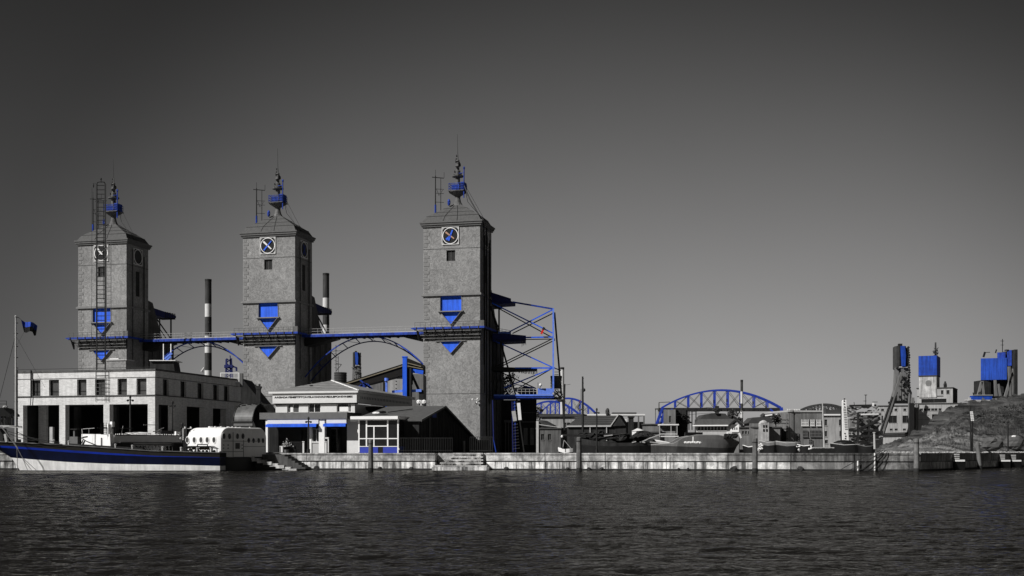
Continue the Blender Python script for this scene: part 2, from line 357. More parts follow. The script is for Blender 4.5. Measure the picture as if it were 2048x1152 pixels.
for i in range(8):
    m = M(); x0 = Xp(489 + i*12.5, 113.6); zt = 1.33 - i * 0.165
    m.box(x0, x0 + 0.76 + random.uniform(0, 0.15), 113.6 + random.uniform(-.05, .05), 114.6, zt-0.30, zt); m.done('stone', CONC, st, world=True)
m = M(); m.box(Xp(488, 114), Xp(520, 114), 114.0, 118, -1, 0.9); m.box(Xp(520, 114), Xp(560, 114), 114.1, 118, -1, 0.45); m.done('dark_void_fill', ALGAE, st, world=True)  # dark blocks stand in for the shaded void under the stones
m = M(); m.box(Xp(488, 118), Xp(570, 118), 117.95, 118.1, 1.5, 1.72); m.done('kerb', DARKST, st, world=True)

# ---------------------------------------------------------------- mooring piles
def pile(px0, px1, pyt, Y, label, lean=0.0):
    t = thing('mooring_pile', label, 'mooring pile', (Xp((px0+px1)/2, Y), Y, 0), group='piles along the quay')
    zt = Zp(pyt, Y); r = (px1-px0)/2/F*Y; x = Xp((px0+px1)/2, Y)
    m = M(); m.tube((x+lean, Y, -1), (x+lean*0.8, Y, 0.35), r*1.28, r*1.15, 10); m.done('wet_foot', ALGAE, t, world=True, smooth=False)
    m = M(); m.lathe((0, 0, 0), [(r*1.12, 0.35), (r*1.05, zt*0.6), (r*0.98, zt-0.08), (r*0.8, zt)], 10)
    m.v = [(p[0]+x+lean*(1-(p[2]-0.35)/zt)*0.8, p[1]+Y, p[2]) for p in m.v]; m.done('shaft', PILE, t, world=True)
    m = M(); m.tube((x+lean*0.5, Y, zt-0.42), (x+lean*0.5, Y, zt-0.34), r*1.08, n=10); m.done('iron_band', STEEL, t, world=True)
pile(737, 746, 879, 107, 'mooring pile in front of the small glass kiosk')
pile(1153, 1163, 874, 107, 'mooring pile in front of the small white rowing boat')
pile(1505, 1515, 876, 104, 'mooring pile just right of the large grey hull')
pile(1828, 1838, 877, 104, 'mooring pile at the foot of the rocky hill, nearest the factory')
pile(1950, 1958, 884, 124, 'leaning split pile against the quay below the hill', lean=0.35)

# ---------------------------------------------------------------- grain towers
W, D = 12.4, 9.2
def tower_proto(fr):
    t = thing('clock_tower', 'square stucco tower', 'tower', (0, 0, g0), frame=fr, group='three square clock towers')
    # front slab pierced by the shield-shaped niche (box + triangle) and the lower triangle
    cx = -6.35; a, b = cx-2.3, cx+2.3; nt_, nm, nb = 34.45, 31.2, 28.35; lt, lb = 24.9, 22.35; la, lb_ = cx-2.45, cx+2.45
    m = M(); th = 0.85
    def pr(poly): m.prism(poly, 'y', 0, th)
    pr([(-W,0),(0,0),(0,lb),(-W,lb)])
    pr([(-W,lb),(cx,lb),(la,lt),(-W,lt)]); pr([(cx,lb),(0,lb),(0,lt),(lb_,lt)])
    pr([(-W,lt),(0,lt),(0,nb),(-W,nb)])
    pr([(-W,nb),(cx,nb),(a,nm),(-W,nm)]); pr([(cx,nb),(0,nb),(0,nm),(b,nm)])
    m.wall('x', -W, 0, nm, 49.2, 0, th, [(a, b, nm, nt_), (cx-0.95, cx+0.95, 41.75, 43.95)])
    m.box(-W, 0, th, D, 0, 49.2)
    m.done('wall', STONE, t)
    m = M(); m.box(a-0.0+0.01, b-0.01, 0.38, th-0.02, nm+0.01, nt_-0.01); m.prism([(cx, nb+0.06), (a+0.06, nm-0.01), (b-0.06, nm-0.01)], 'y', 0.3, th-0.02); m.done('niche_panel', BLUE, t)
    m = M(); m.prism([(cx, lb+0.06), (la+0.06, lt-0.01), (lb_-0.06, lt-0.01)], 'y', 0.22, th-0.02); m.done('niche_panel', BLUE, t)
    m = M(); m.box(cx-2.75, cx+2.75, -0.5, 0.3, nm-0.14, nm+0.08); m.done('sill', STONE_D, t)
    m = M(); m.box(cx-3.3, cx+3.3, -0.3, 0.3, lt, lt+0.14); m.done('sill', STONE_D, t)
    for q, e, zt, zb in ((a, b, nm-0.14, nb), (la, lb_, lt, lb)):
        m = M(); m.bar((q-0.05, -0.08, zt), (cx, -0.08, zb-0.05), 0.09, 0.2); m.bar((e+0.05, -0.22, zt), (cx+0.02, -0.22, zb-0.06), 0.5, 0.08); m.done('niche_frame', STONE_D, t)
    m = M(); m.box(b, b+0.13, -0.08, 0.1, nm+0.1, nt_); m.box(a-0.13, a, -0.04, 0.1, nm+0.1, nt_); m.done('niche_frame', STONE_D, t)
    # louvre window
    m = M(); m.box(cx-0.95, cx+0.95, 0.6, 0.65, 41.75, 43.95); m.done('louvre_back', SIGNBLK, t)
    sl = piece('slat', M().box(-0.40, 0.40, 0, 0.16, -0.03, 0.03), TRIM)
    for sx_ in (-0.46, 0.46):
        for k in range(9): put(sl, 'slat', t, (cx+sx_, 0.34, 41.95+k*0.22))
    m = M(); m.box(cx-0.04, cx+0.04, 0.28, 0.5, 41.75, 43.95); m.box(cx-1.1, cx+1.1, -0.03, 0.3, 43.953, 44.07); m.done('louvre_frame', TRIM, t)
    # seams, string course, cornice
    for z in (44.35, 13.9):
        m = M(); m.box(-W-0.02, 0.02, -0.03, D+0.02, z-0.06, z+0.06); m.done('seam', DARKST, t)
    m = M(); m.box(-W-0.35, 0.35, -0.4, D+0.35, 34.46, 34.85); m.box(-W-0.2, 0.2, -0.22, D+0.2, 34.85, 35.0); m.done('string_course', STONE_D, t)
    m = M(); m.box(-W-0.3, 0.3, -0.3, D+0.3, 49.0, 49.35); m.box(-W-0.5, 0.5, -0.5, D+0.5, 49.35, 49.75); m.box(-W-0.66, 0.66, -0.66, D+0.66, 49.75, 50.05); m.done('cornice', TRIM, t)
    # roof: steep skirt, shallow hip, raised seams
    c0 = (-W/2, D/2); m = M()
    def ring(x, y, z): return [(-W-x, -y, z), (x, -y, z), (x, D+y, z), (-W-x, D+y, z)]
    hx, hy = W/2-1.0, D/2-0.9
    r0, r1 = ring(0.25, 0.25, 50.05), ring(-0.55, -0.55, 51.35)
    r2 = [(c0[0]-1.0,c0[1]-0.8,54.3),(c0[0]+1.0,c0[1]-0.8,54.3),(c0[0]+1.0,c0[1]+0.8,54.3),(c0[0]-1.0,c0[1]+0.8,54.3)]
    m.add(r0+r1+r2, [(0,1,5,4),(1,2,6,5),(2,3,7,6),(3,0,4,7),(4,5,9,8),(5,6,10,9),(6,7,11,10),(7,4,8,11),(8,9,10,11)]); m.done('roof', SLATE, t)
    def lerp(p, q, s_): return tuple(p[i]+(q[i]-p[i])*s_ for i in range(3))
    for s_ in (0.0, 0.33, 0.66):
        q = [lerp(r1[i], r2[i], s_) for i in range(4)]; m = M()
        for i in range(4): m.bar(tuple(q[i]), tuple(q[(i+1)%4]), 0.09, 0.12)
        m.done('roof_seam', STEEL, t)
    for s_ in (0.36, 0.6):
        m = M(); p, q = lerp(r1[0], r1[1], s_), lerp(r2[0], r2[1], s_); m.bar(lerp(r0[0], r0[1], s_), p, 0.09, 0.12); m.bar(p, q, 0.09, 0.12); m.done('roof_rib', STEEL, t)
    # quoins, laid in a comb on the left edge
    lo = piece('quoin', M().box(0, 1.15, -0.07, 0.01, 0, 0.62), STONE_D); sh = piece('quoin', M().box(0, 0.7, -0.05, 0.01, 0, 0.62), STONE_D)
    k = 0; z = 4.0
    while z < 48.4:
        if not (13.2 < z < 14.1 or 24.4 < z < 29.4 or 33.7 < z < 35.1 or 43.5 < z < 44.5):
            put(lo if k % 2 == 0 else sh, 'quoin', t, (-W+0.15, 0, z))
        z += 0.80; k += 1
    # clocks, front and side
    def clock(u, v, z, rz):
        e = 1.75; m = M(); 
        def tf(p): 
            x, y, zz = p; return (u + x*math.cos(rz) - y*math.sin(rz), v + x*math.sin(rz) + y*math.cos(rz), z + zz)
        def fin(mm, nm_, mt_, par): mm.v = [tf(p) for p in mm.v]; return mm.done(nm_, mt_, par)
        m.box(-e, e, -0.10, 0.0, -e, e); ck = fin(m, 'clock', SIGNBLK, t)
        m = M(); b_ = 0.09
        m.box(-e-b_, e+b_, -0.2, 0.0, e, e+b_); m.box(-e-b_, e+b_, -0.2, 0.0, -e-b_, -e); m.box(-e-b_, -e, -0.2, 0.0, -e, e); m.box(e, e+b_, -0.2, 0.0, -e, e); fin(m, 'frame', WHITE, ck)
        m = M(); n = 28; ro, ri = e-0.02, e-0.16
        vs = [(r*math.cos(2*math.pi*i/n), y, r*math.sin(2*math.pi*i/n)) for y in (-0.2, -0.1) for r in (ro, ri) for i in range(n)]
        m.add(vs, [(i, (i+1)%n, n+(i+1)%n, n+i) for i in range(n)] + [(i, 2*n+i, 2*n+(i+1)%n, (i+1)%n) for i in range(n)] + [(n+i, n+(i+1)%n, 3*n+(i+1)%n, 3*n+i) for i in range(n)]); fin(m, 'ring', WHITE, ck)
        m = M()
        for a_, b__ in ((-1, -1), (1, -1), (-1, 1), (1, 1)):
            m.prism([(a_*e*0.98, b__*e*0.98), (a_*e*0.72, b__*e*0.98), (a_*e*0.98, b__*e*0.72)], 'y', -0.16, -0.1)
        fin(m, 'spandrel', LGREY, ck)
        return ck, fin
    t['_c'] = 0; del t['_c']
    clock(cx-0.05, 0.0, 47.0, 0.0); clock(0.0, D*0.5, 46.6, math.pi/2)
    # dark slit on the shaded side
    m = M(); m.box(0, 0.05, D*0.42, D*0.58, 37.5, 43.2); m.done('side_louvre', INNER, t)
    m = M(); m.tube((0.25, 2.2, 20), (0.25, 2.2, 48), 0.09); m.tube((0.3, 6.9, 12), (0.3, 6.9, 47.0), 0.13); m.done('downpipe', STEEL, t)
    # rear block with sloping shoulder
    m = M(); m.box(-W+0.5, -0.4, D, 21.5, 0, 27.6); m.prism([(D, 27.6), (D, 37.6), (12.5, 37.0), (17.5, 27.6)], 'x', -W+1, -0.8); m.done('rear_block', DARKST, t)
    for v_ in (11.5, 14.5, 18.0):
        m = M(); m.box(-0.4, -0.15, v_, v_+0.5, 2, 27.4); m.done('pilaster', DARKST, t)
    # canopy behind, on a post
    m = M(); m.prism([(D, 34.9), (D, 36.3), (21, 35.6), (24.5, 35.3), (24.5, 34.7), (19, 34.2)], 'x', -5.2, -1.5); m.done('canopy_roof', BLUEN, t)
    m = M(); 
    for v_ in (19.5, 20.6, 21.7, 22.8, 23.9): m.box(-5.25, -1.45, v_, v_+0.18, 34.3, 35.75)
    m.done('canopy_rib', STEEL, t)
    for u_ in (-4.9, -1.8):
        m = M(); m.tube((u_, 22.6, 27.6), (u_, 22.6, 35.0), 0.2); m.bar((u_, 22.6, 29.4), (u_, 14.5, 34.6), 0.22); m.bar((u_, 22.4, 27.9), (u_, 13.5, 34.0), 0.16); m.done('canopy_post', STEEL, t)
    # walkway round front and side
    m = M(); m.box(-W-1.4, 1.3, -1.5, 0, 27.55, 27.75); m.box(0, 1.3, 0, D+2, 27.55, 27.75); m.done('walkway_floor', STEELM, t)
    m = M(); m.box(-W-1.5, 1.35, -1.62, -1.5, 27.38, 27.80); m.box(1.3, 1.42, -1.5, D+2, 27.38, 27.80); m.prism([(-W-1.5, 27.25), (-W-1.5, 27.8), (-W-2.4, 27.7)], 'y', -1.6, -0.4); m.done('walkway_fascia', BLUED, t)
    for u_ in [-W-1.0+1.93*i for i in range(8)]:
        m = M(); m.box(u_-0.09, u_+0.09, -1.72, -1.62, 27.2, 27.85); m.prism([(-1.4, 27.2), (0, 27.2), (0, 25.2), (-0.25, 25.2)], 'x', u_-0.1, u_+0.1); m.done('bracket', BLUED if 0 else STEEL, t)
    m = M(); m.box(-W-0.6, 0.6, -1.35, -1.2, 26.9, 27.2); m.box(-W-0.4, 0.4, -0.9, -0.75, 26.1, 26.3); m.box(-W-0.2, 0.2, -0.5, -0.38, 25.5, 25.65)
    for i in range(44): 
        u_ = -W-0.2+i*0.3; m.bar((u_, -1.2, 26.6+random.uniform(-.2,.3)), (u_+random.uniform(-.2,.2), -0.3, 25.9+random.uniform(-.5,.3)), 0.08)
    m.done('underside_framing', STEELM, t)
    m = M()
    for z in (28.3, 28.85): m.tube((-W-1.4, -1.5, z), (1.3, -1.5, z), 0.04, n=5)
    for i in range(13): u_ = -W-1.4+i*1.18; m.tube((u_, -1.5, 27.75), (u_, -1.5, 28.9), 0.035, n=5)
    m.tube((1.3, -1.5, 28.85), (1.3, D+2, 28.85), 0.04, n=5); m.box(0.2, 1.3, -1.55, -1.5, 27.8, 29.0)
    m.done('railing', STEELM, t)
    # lantern: neck, gallery, mast
    ox, oy = c0
    m = M(); m.lathe((ox, oy), [(1.25, 54.0), (0.75, 54.9), (0.55, 55.8), (0.62, 56.2), (1.9, 57.0), (1.95, 57.15)], 12); m.done('lantern_neck', STEELM, t)
    m = M(); m.box(ox-1.75, ox+1.75, oy-1.5, oy+1.5, 57.15, 57.3); m.done('gallery_floor', STEELM, t)
    m = M()
    for z in (57.7, 58.2, 58.75):
        for p, q in (((-1.6,-1.4),(1.6,-1.4)),((1.6,-1.4),(1.6,1.4)),((1.6,1.4),(-1.6,1.4)),((-1.6,1.4),(-1.6,-1.4))): m.tube((ox+p[0], oy+p[1], z), (ox+q[0], oy+q[1], z), 0.055, n=5)
    for i in range(11):
        x = ox-1.6+i*0.32; m.tube((x, oy-1.4, 57.3), (x, oy-1.4, 58.75), 0.045, n=5); m.tube((x, oy+1.4, 57.3), (x, oy+1.4, 58.75), 0.045, n=5)
    m.box(ox-0.9, ox+0.6, oy-1.36, oy-1.3, 57.4, 58.5)
    m.done('gallery_railing', BLUED, t)
    m = M(); m.box(ox+1.0, ox+1.75, oy-1.3, oy+0.8, 57.3, 59.0); m.done('gallery_cabinet', BLUED, t)
    m = M(); m.tube((ox+1.7, oy-1.2, 55.6), (ox+1.75, oy-1.2, 61.8), 0.12); m.bar((ox+0.5, oy-1.0, 60.9), (ox+1.75, oy-1.2, 60.9), 0.09); m.blob((ox+1.75, oy-1.2, 61.9), 0.22, 0.22, 0.35); m.done('side_pole', BLUED, t)
    m = M(); m.lathe((ox, oy), [(0.62, 57.3), (0.5, 59.2), (0.5, 60.2), (1.25, 60.35), (1.3, 60.6), (0.5, 60.8), (0.6, 61.6), (0.35, 61.8), (0.35, 62.5), (0.55, 62.6), (0.5, 62.9), (0.2, 63.0), (0.18, 63.6), (0.4, 63.7), (0.35, 63.95), (0.14, 64.1), (0.1, 65.1)], 10); m.done('mast', STEELM, t)
    m = M(); rnd = random.Random(3)
    for i in range(16):
        z = rnd.uniform(59.4, 64.9); a_ = rnd.uniform(0, 6.28); r = 0.9-0.12*(z-59.4); m.blob((ox+r*math.cos(a_), oy+r*math.sin(a_), z), 0.2, 0.2, 0.26, 5, 4)
        m.bar((ox, oy, z), (ox+r*1.3*math.cos(a_), oy+r*1.3*math.sin(a_), z+0.1), 0.07)
    m.done('fittings', STEEL, t)
    m = M(); m.tube((ox, oy, 65), (ox-0.1, oy, 69.5), 0.06, 0.03, 5); m.done('whip_aerial', STEEL, t)
    m = M(); m.blob((ox-1.5, oy-1.5, 54.7), 0.35, 0.35, 0.75); m.done('roof_ventilator', BLUED, t)
    m = M()
    for x, y, zt_ in ((-4.6, -1.2, 60.6), (-3.6, -0.6, 60.3)):
        m.tube((ox+x, oy+y, 52.2), (ox+x, oy+y, zt_), 0.14 if x < -4 else 0.08, 0.10 if x < -4 else 0.06, 6)
    m.bar((ox-5.3, oy-1.4, 60.3), (ox-3.0, oy-0.3, 60.2), 0.14); m.tube((ox-4.6, oy-1.2, 60.5), (ox-4.6, oy-1.2, 61.9), 0.05, n=5); m.tube((ox-2.9, oy-0.5, 60.2), (ox-2.9, oy-0.5, 61.4), 0.05, n=5)
    for z in (57.8, 56.9, 55.0): m.bar((ox-4.6, oy-1.2, z), (ox-3.0, oy-0.3, z), 0.08)
    m.path([(ox-4.4, oy-1.1, 57.8), (ox-3.9, oy-1.0, 56.4), (ox-3.2, oy-0.5, 57.6)], 0.05, 5)
    m.done('aerial_frame', STEEL, t)
    m = M(); m.tube((ox-4.6, oy-1.2, 52.4), (ox-4.6, oy-1.2, 54.4), 0.2, n=6); m.done('aerial_foot', BLUED, t)
    m = M(); m.tube((ox+1.6, oy, 58.6), (0.3, oy-1, 50.2), 0.035, n=4); m.tube((ox+1.6, oy, 57.2), (0.3, oy-3.5, 50.2), 0.035, n=4); m.path([(ox+1.5, oy-0.6, 58.8), (ox+2.4, oy-0.6, 54.8), (0.2, oy-1.8, 50.3)], 0.05, 4); m.done('guy_wire', STEEL, t)
    return t, cx
FT3, FT2, FT1 = Fr(960, 250, 14), Fr(590, 262, 14), Fr(253, 272, 14)
t3, CXT = tower_proto(FT3)
def at_frame(o, fr): o.location = (fr.X, fr.Y, g0); TR[o.name] = (Vector(o.location), -R(fr.deg))
t2 = copy_tree(t3); at_frame(t2, FT2); t1 = copy_tree(t3); at_frame(t1, FT1)
t3['label'] = 'rightmost clock tower, nearest one, carrying the blue cable frame on its side'
t2['label'] = 'middle clock tower, between the two arched footbridges'
t1['label'] = 'leftmost clock tower, rising behind the white building with a tall ladder before it'
def hand(t, mt, pts, side=False):
    m = M(); m.prism(pts, 'y', -0.24, -0.19)
    m.v = [(CXT-0.05+p[0], p[1], 47.0+p[2]) for p in m.v] if not side else [(-p[1], D*0.5+p[0], 46.6+p[2]) for p in m.v]
    m.done('clock_hand', mt, t)
def strip(a, L1, L2, w_): 
    c, s = math.cos(R(a)), math.sin(R(a)); n = (-s*w_, c*w_)
    return [(-c*L1+n[0], -s*L1+n[1]), (-c*L1-n[0], -s*L1-n[1]), (c*L2-n[0]*0.6, s*L2-n[1]*0.6), (c*L2+n[0]*0.6, s*L2+n[1]*0.6)]
hand(t2, WHITE, strip(-42, 1.35, 1.2, 0.2)); hand(t2, BLUE, strip(48, 1.35, 1.35, 0.17))
hand(t3, ORANGE, strip(-38, 1.3, 1.05, 0.18)); hand(t3, BLUE, strip(68, 1.1, 1.3, 0.22)); hand(t3, BLUE, strip(40, 1.2, 0.3, 0.2))
hand(t1, WHITE, strip(-48, 1.4, 0.5, 0.25)); hand(t1, LGREY, strip(40, 0.8, 1.1, 0.1))
hand(t2, BLUED, strip(60, 1.2, 1.3, 0.15), True); hand(t2, BLUED, strip(-60, 1.2, 1.3, 0.12), True)
# low roof block in front of the left tower
m = M(); fr = FT1; u0, u1 = fr.u(223, -3), fr.u(262, -3); m.box(u0, u1, -5, -1.9, 10, fr.z(722, u1, -3)); tag(m.done('roof_house', STONE, None, kind=None), 'low stucco stair head on the white building roof, below the left tower', 'roof house')
o = bpy.data.objects['roof_house']; zc_ = fr.z(722, u1, -3); m = M(); m.box(u0-.2, u1+.25, -5.2, -1.9, zc_, zc_+.28); o2 = m.done('roof_slab', LGREY); o2.parent = o; m = M(); m.box(fr.u(229, -3), fr.u(247, -3), -5.0, -4, zc_+.28, zc_+.5); o3 = m.done('white_locker', WHITE); o3.parent = o; o.location = (fr.X, fr.Y, 0); o.rotation_euler.z = -R(14)

# ---------------------------------------------------------------- arched footbridges
def footbridge(fa, fb, label):                     # fa = left tower frame, fb = right tower frame (origin)
    t = thing('arched_footbridge', label, 'footbridge', (0, 0, 27.2), frame=fb, group='arched steel footbridges between the towers')
    L = math.dist((fa.X, fa.Y), (fb.X, fb.Y)); uL = -L + 0.3; uR = -W; off = 0.0
    m = M(); m.box(uL+1.2, uR-0.2, 4.9, 10.1, 27.45, 27.7); m.done('deck', LGREY, t)
    for v_ in (4.8, 10.1): 
        m = M(); m.box(uL+0.1, uR, v_-0.1, v_+0.12, 27.0, 27.58); m.done('deck_girder', BLUED, t)
    m = M()
    for i in range(15): u_ = uL+1+(uR-uL-2)*i/14; m.box(u_-0.1, u_+0.1, 4.92, 10.0, 26.8, 27.3)
    m.done('cross_beam', STEEL, t)
    m = M(); m.prism([(uR-7, 26.75), (uR, 26.75), (uR, 25.2), (uR-1, 25.3)], 'y', 6.4, 10.0); m.prism([(uL, 26.75), (uL+7, 26.75), (uL+1, 25.3), (uL, 25.2)], 'y', 6.4, 10.0); m.done('haunch', STEEL, t)
    for v_ in (4.9, 10.0):
        m = M()
        for z in (28.25, 28.8): m.tube((uL, v_, z), (uR, v_, z), 0.035, n=5)
        n = 16
        for i in range(n+1): u_ = uL+(uR-uL)*i/n; m.tube((u_, v_, 27.7), (u_, v_, 28.8), 0.03, n=5)
        m.done('railing', LGREY, t)
    mid, half = (uL+uR)/2, (uR-uL)/2
    def arc(v_, top, r, mt, nm='arch_rib'):
        m = M(); pts = []
        for i in range(31):
            s_ = -1+2*i/30; pts.append((mid+half*s_, v_, top-8.7*s_*s_))
        for a_, b_ in zip(pts, pts[1:]): m.bar(a_, b_, r*1.1, r*1.7)
        m.done(nm, mt, t); return pts
    A = arc(6.6, 27.05, 0.15, BLUED); B = arc(9.6, 26.2, 0.14, BLUEN)
    m = M()
    for i in range(3, 28, 3): m.bar(A[i], B[i], 0.14); 
    pass
    for i in range(2, 28, 4): m.bar(A[i], B[i+2], 0.08)
    m.done('arch_bracing', BLUEN, t)
m = M(); oy_ = D/2; m.path([(-W/2+1.6, oy_-1.0, 58.6), (-W/2+3.2, oy_-2.2, 55.2), (-.6, oy_-3.4, 51.4), (0.55, oy_-3.6, 50.2), (0.6, oy_-3.6, 35)], .13, 6); m.tube((.7, 1.2, 14), (.7, 1.2, 47), .12); m.tube((.5, 3.4, 5), (.5, 3.4, 49), .16); m.tube((.6, 5.2, 5), (.6, 5.2, 46), .1); m.done('thick_cable', STEEL, t3)
footbridge(FT1, FT2, 'arched blue footbridge between the left and middle towers, above the white building')
footbridge(FT2, FT3, 'arched blue footbridge between the middle and right towers, above the pavilion')
# ladder mast before the left tower
def ladder(name, label, px0, px1, pt, pb, Y, r, step, cage=False, cat='ladder', mt=None):
    t = thing(name, label, cat, (Xp((px0+px1)/2, Y), Y, Zp(pb, Y)))
    x0, x1, zt, zb = Xp(px0, Y), Xp(px1, Y), Zp(pt, Y), Zp(pb, Y)
    for x in (x0, x1): m = M(); m.bar((x, Y, zb), (x, Y, zt), r*2); m.done('stile', mt or STEEL, t, world=True)
    me = piece('rung', M().tube((0, 0, 0), (x1-x0, 0, 0), r*0.7, n=5), mt or STEEL)
    z = zb+step
    while z < zt: put(me, 'rung', t, (x0-TR[t.name][0].x, 0, z)); z += step
    if cage:
        m = M(); xm = (x0+x1)/2; m.path([(x0, Y, zt), (x0+0.2, Y, zt+0.4), (xm, Y, zt+0.5), (x1-0.2, Y, zt+0.4), (x1, Y, zt)], r*0.9, 5); m.tube((xm, Y, zt+0.3), (xm, Y, zt+1.0), r*0.8, n=5); m.blob((xm, Y, zt+1.1), .2, .2, .25); m.done('head_hoop', mt or STEEL, t, world=True)
        m = M(); xw = (x0+x1)/2+0.3; m.tube((xw, Y+0.8, zb+16), (xw, Y+0.8, zt-3.5), 0.06, n=5)
        for k in range(14): m.tube((xw, Y+0.8, zt-4-k*1.0), (x1, Y, zt-4-k*1.0), 0.045, n=4)
        m.done('back_stay', mt or STEEL, t, world=True)
        m = M(); m.bar((x0-0.3, Y, zt-3.8), (x1+0.1, Y+0.6, zt-3.5), 0.12); m.box(xm-.5, xm+1.0, Y+.4, Y+.9, zt-13, zt-3.6) if 0 else None; m.done('cross_arm', mt or STEEL, t, world=True)
    return t
ladder('ladder_mast', 'tall dark lattice ladder standing before the left tower and above its roof', 193.5, 210.5, 368, 745, 262, 0.13, 0.95, cage=True)
ladder('wall_ladder', 'thin grey ladder fixed to the front of the left tower, right of the dark lattice', 213, 222, 480, 655, 268.8, 0.05, 0.9, mt=STEELM)
t = thing('cable', 'thin vertical cable with a black weight hanging left of the tall ladder', 'cable', (Xp(183, 262), 262, 12))
m = M(); m.tube(P(184, 375, 262), P(183, 690, 262), 0.03, n=4); m.blob(P(187, 371, 262), 0.14, 0.14, 0.5); m.bar(P(185, 366.5, 262), P(194, 366.5, 262), 0.07); m.done('wire', STEEL, t, world=True)
# ---------------------------------------------------------------- chimneys
def chimney(px, pyt, Y, dia, bands, label, pyb=905):
    t = thing('striped_chimney', label, 'chimney', (Xp(px, Y), Y, g0)); x = Xp(px, Y); r = dia/2
    zb = g0; zt = Zp(pyt, Y)
    ed = [pyt] + list(bands); cols = ['d', 'w', 'd', 'w', 'd', 'w', 'd']
    for i, (a, b) in enumerate(zip(ed, ed[1:] + [pyb])):
        za, zb_ = Zp(a, Y), Zp(b, Y) if b < pyb else g0
        m = M(); ra, rb = r*(1+0.004*(zt-za)/1), r*(1+0.004*(zt-zb_)); m.tube((x, Y, zb_), (x, Y, za), rb, ra, 40)
        o = m.done('band', (GREYC if cols[i] == 'd' else WHITEC), t, world=True, smooth=False)
    m = M(); m.tube((x, Y, zt-0.5), (x, Y, zt+0.05), r*1.06, n=20); m.tube((x+r*0.5, Y-r, zt-12), (x+r*0.5, Y-r, zt-11.6), 0.25, n=6); m.done('rim', STEEL, t, world=True)
GREYC = mat('sooty_chimney_grey', 0.05, 0.9, 0.25, 0.6, 0.1, streak=0.3); WHITEC = mat('chimney_white', 0.6, 0.8, 0.06, 0.6, 0.05, streak=0.1)
chimney(416.5, 559, 330, 1.75, [608, 634, 672, 706, 741], 'tall banded chimney standing between the left and middle towers')
chimney(652, 547, 330, 1.72, [596, 622, 650, 668], 'tall banded chimney just right of the middle tower')
chimney(1483.5, 760, 300, 0.62, [783, 807, 822, 836], 'thin banded stack rising through the blue bowstring truss')
chimney(1124.5, 735, 300, 0.95, [736], 'short grey stack behind the right end of the blue cable frame')

# ---------------------------------------------------------------- white colonnaded building
fb = Fr(310, 150, 14); SD = 23.2
UL = fb.u(34); t = thing('colonnade_building', 'long whitewashed brick building with an open colonnade, below the left tower', 'building', (0, 0, g0), frame=fb)
def zz(py): return fb.z(py)
ztop, zb1, zw1, zw0, zb2, zl = 12.15, 11.05, 10.98, 8.93, 8.91, 7.75
wpx = [(62, 81), (98, 118), (154, 173), (190, 211), (235, 254), (273, 293)]
wins = [(fb.u(a), fb.u(b)) for a, b in wpx]
spx = [(327, 336), (362, 371), (396, 405), (427, 436), (449, 457)]
swin = [(fb.v(a)-0.15, fb.v(b)+0.25) for a, b in spx]
m = M(); m.wall('x', UL, 0, zb2, zb1, 0, 0.6, [(a, b, zw0, zw1) for a, b in wins]); m.done('wall', WHITEST, t)
m = M(); m.wall('y', 0.6, SD, zb2, zb1, -0.6, -0.0, [(a, b, zw0, zw1) for a, b in swin]); m.done('wall', WHITEST, t)
m = M(); m.box(UL-0.05, 0.05, -0.05, 0.6, zb1+0.08, ztop-0.22); m.box(-0.6, 0.05, 0.6, SD, zb1+0.08, ztop-0.22); m.done('parapet', WHITEST, t)
m = M(); m.box(UL-0.15, 0.15, -0.15, 0.7, ztop-0.22, ztop); m.box(-0.6, 0.15, 0.7, SD, ztop-0.22, ztop); m.done('coping', DARKST, t)
m = M(); m.box(UL-0.02, 0.02, -0.02, 0.55, zb1, zb1+0.08); m.box(-0.5, 0.02, 0.55, SD, zb1, zb1+0.08); m.done('shadow_joint', DARKST, t)
m = M(); m.box(UL-0.12, 0.12, -0.14, 0.55, zb2-0.1, zb2); m.box(-0.5, 0.12, 0.55, SD, zb2-0.1, zb2); m.done('string_course', DARKST, t)
m = M(); m.box(UL, 0, 0, 0.6, zl, zb2-0.1); m.box(-0.6, 0, 0.6, SD, zl, zb2-0.1); m.done('lintel', WHITEST, t)
m = M(); m.box(UL+0.6, -0.6, 0.6, SD, ztop-1.2, ztop-1.0); m.done('roof', SLATE, t)
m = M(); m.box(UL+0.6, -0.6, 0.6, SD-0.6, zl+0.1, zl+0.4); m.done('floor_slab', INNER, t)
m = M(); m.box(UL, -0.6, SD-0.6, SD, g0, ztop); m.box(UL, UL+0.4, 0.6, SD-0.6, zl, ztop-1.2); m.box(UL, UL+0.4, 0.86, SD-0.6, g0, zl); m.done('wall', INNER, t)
for a, b in wins:
    m = M(); m.box(a+0.03, a+0.13, 0.34, 0.46, zw0, zw1); m.box(b-0.13, b-0.03, 0.34, 0.46, zw0, zw1); m.box(a+0.13, b-0.13, 0.34, 0.46, zw1-0.12, zw1); m.box(a+0.13, b-0.13, 0.34, 0.46, zw0, zw0+0.08); m.box(a+0.13, b-0.13, 0.36, 0.44, zw0+0.5, zw0+0.58)
    w_ = m.done('window', SIGNBLK, t); m = M(); m.box(a+0.13, b-0.13, 0.40, 0.42, zw0+0.08, zw1-0.12); m.done('pane', GLASSG, w_)
for a, b in swin:
    m = M(); m.box(-0.45, -0.33, a, a+0.1, zw0, zw1); m.box(-0.45, -0.33, b-0.1, b, zw0, zw1); m.box(-0.45, -0.33, a+0.1, b-0.1, zw1-0.1, zw1)
    w_ = m.done('window', SIGNBLK, t); m = M(); m.box(-0.41, -0.39, a+0.1, b-0.1, zw0, zw1-0.1); m.done('pane', GLASS, w_)
for a, b in ((34, 46), (118.5, 130.5), (207, 219), (295.5, 310)):
    m = M(); m.box(fb.u(a), min(fb.u(b), 0), 0.0, 0.85, g0, zl-0.002); m.done('pillar', WHITEST, t)
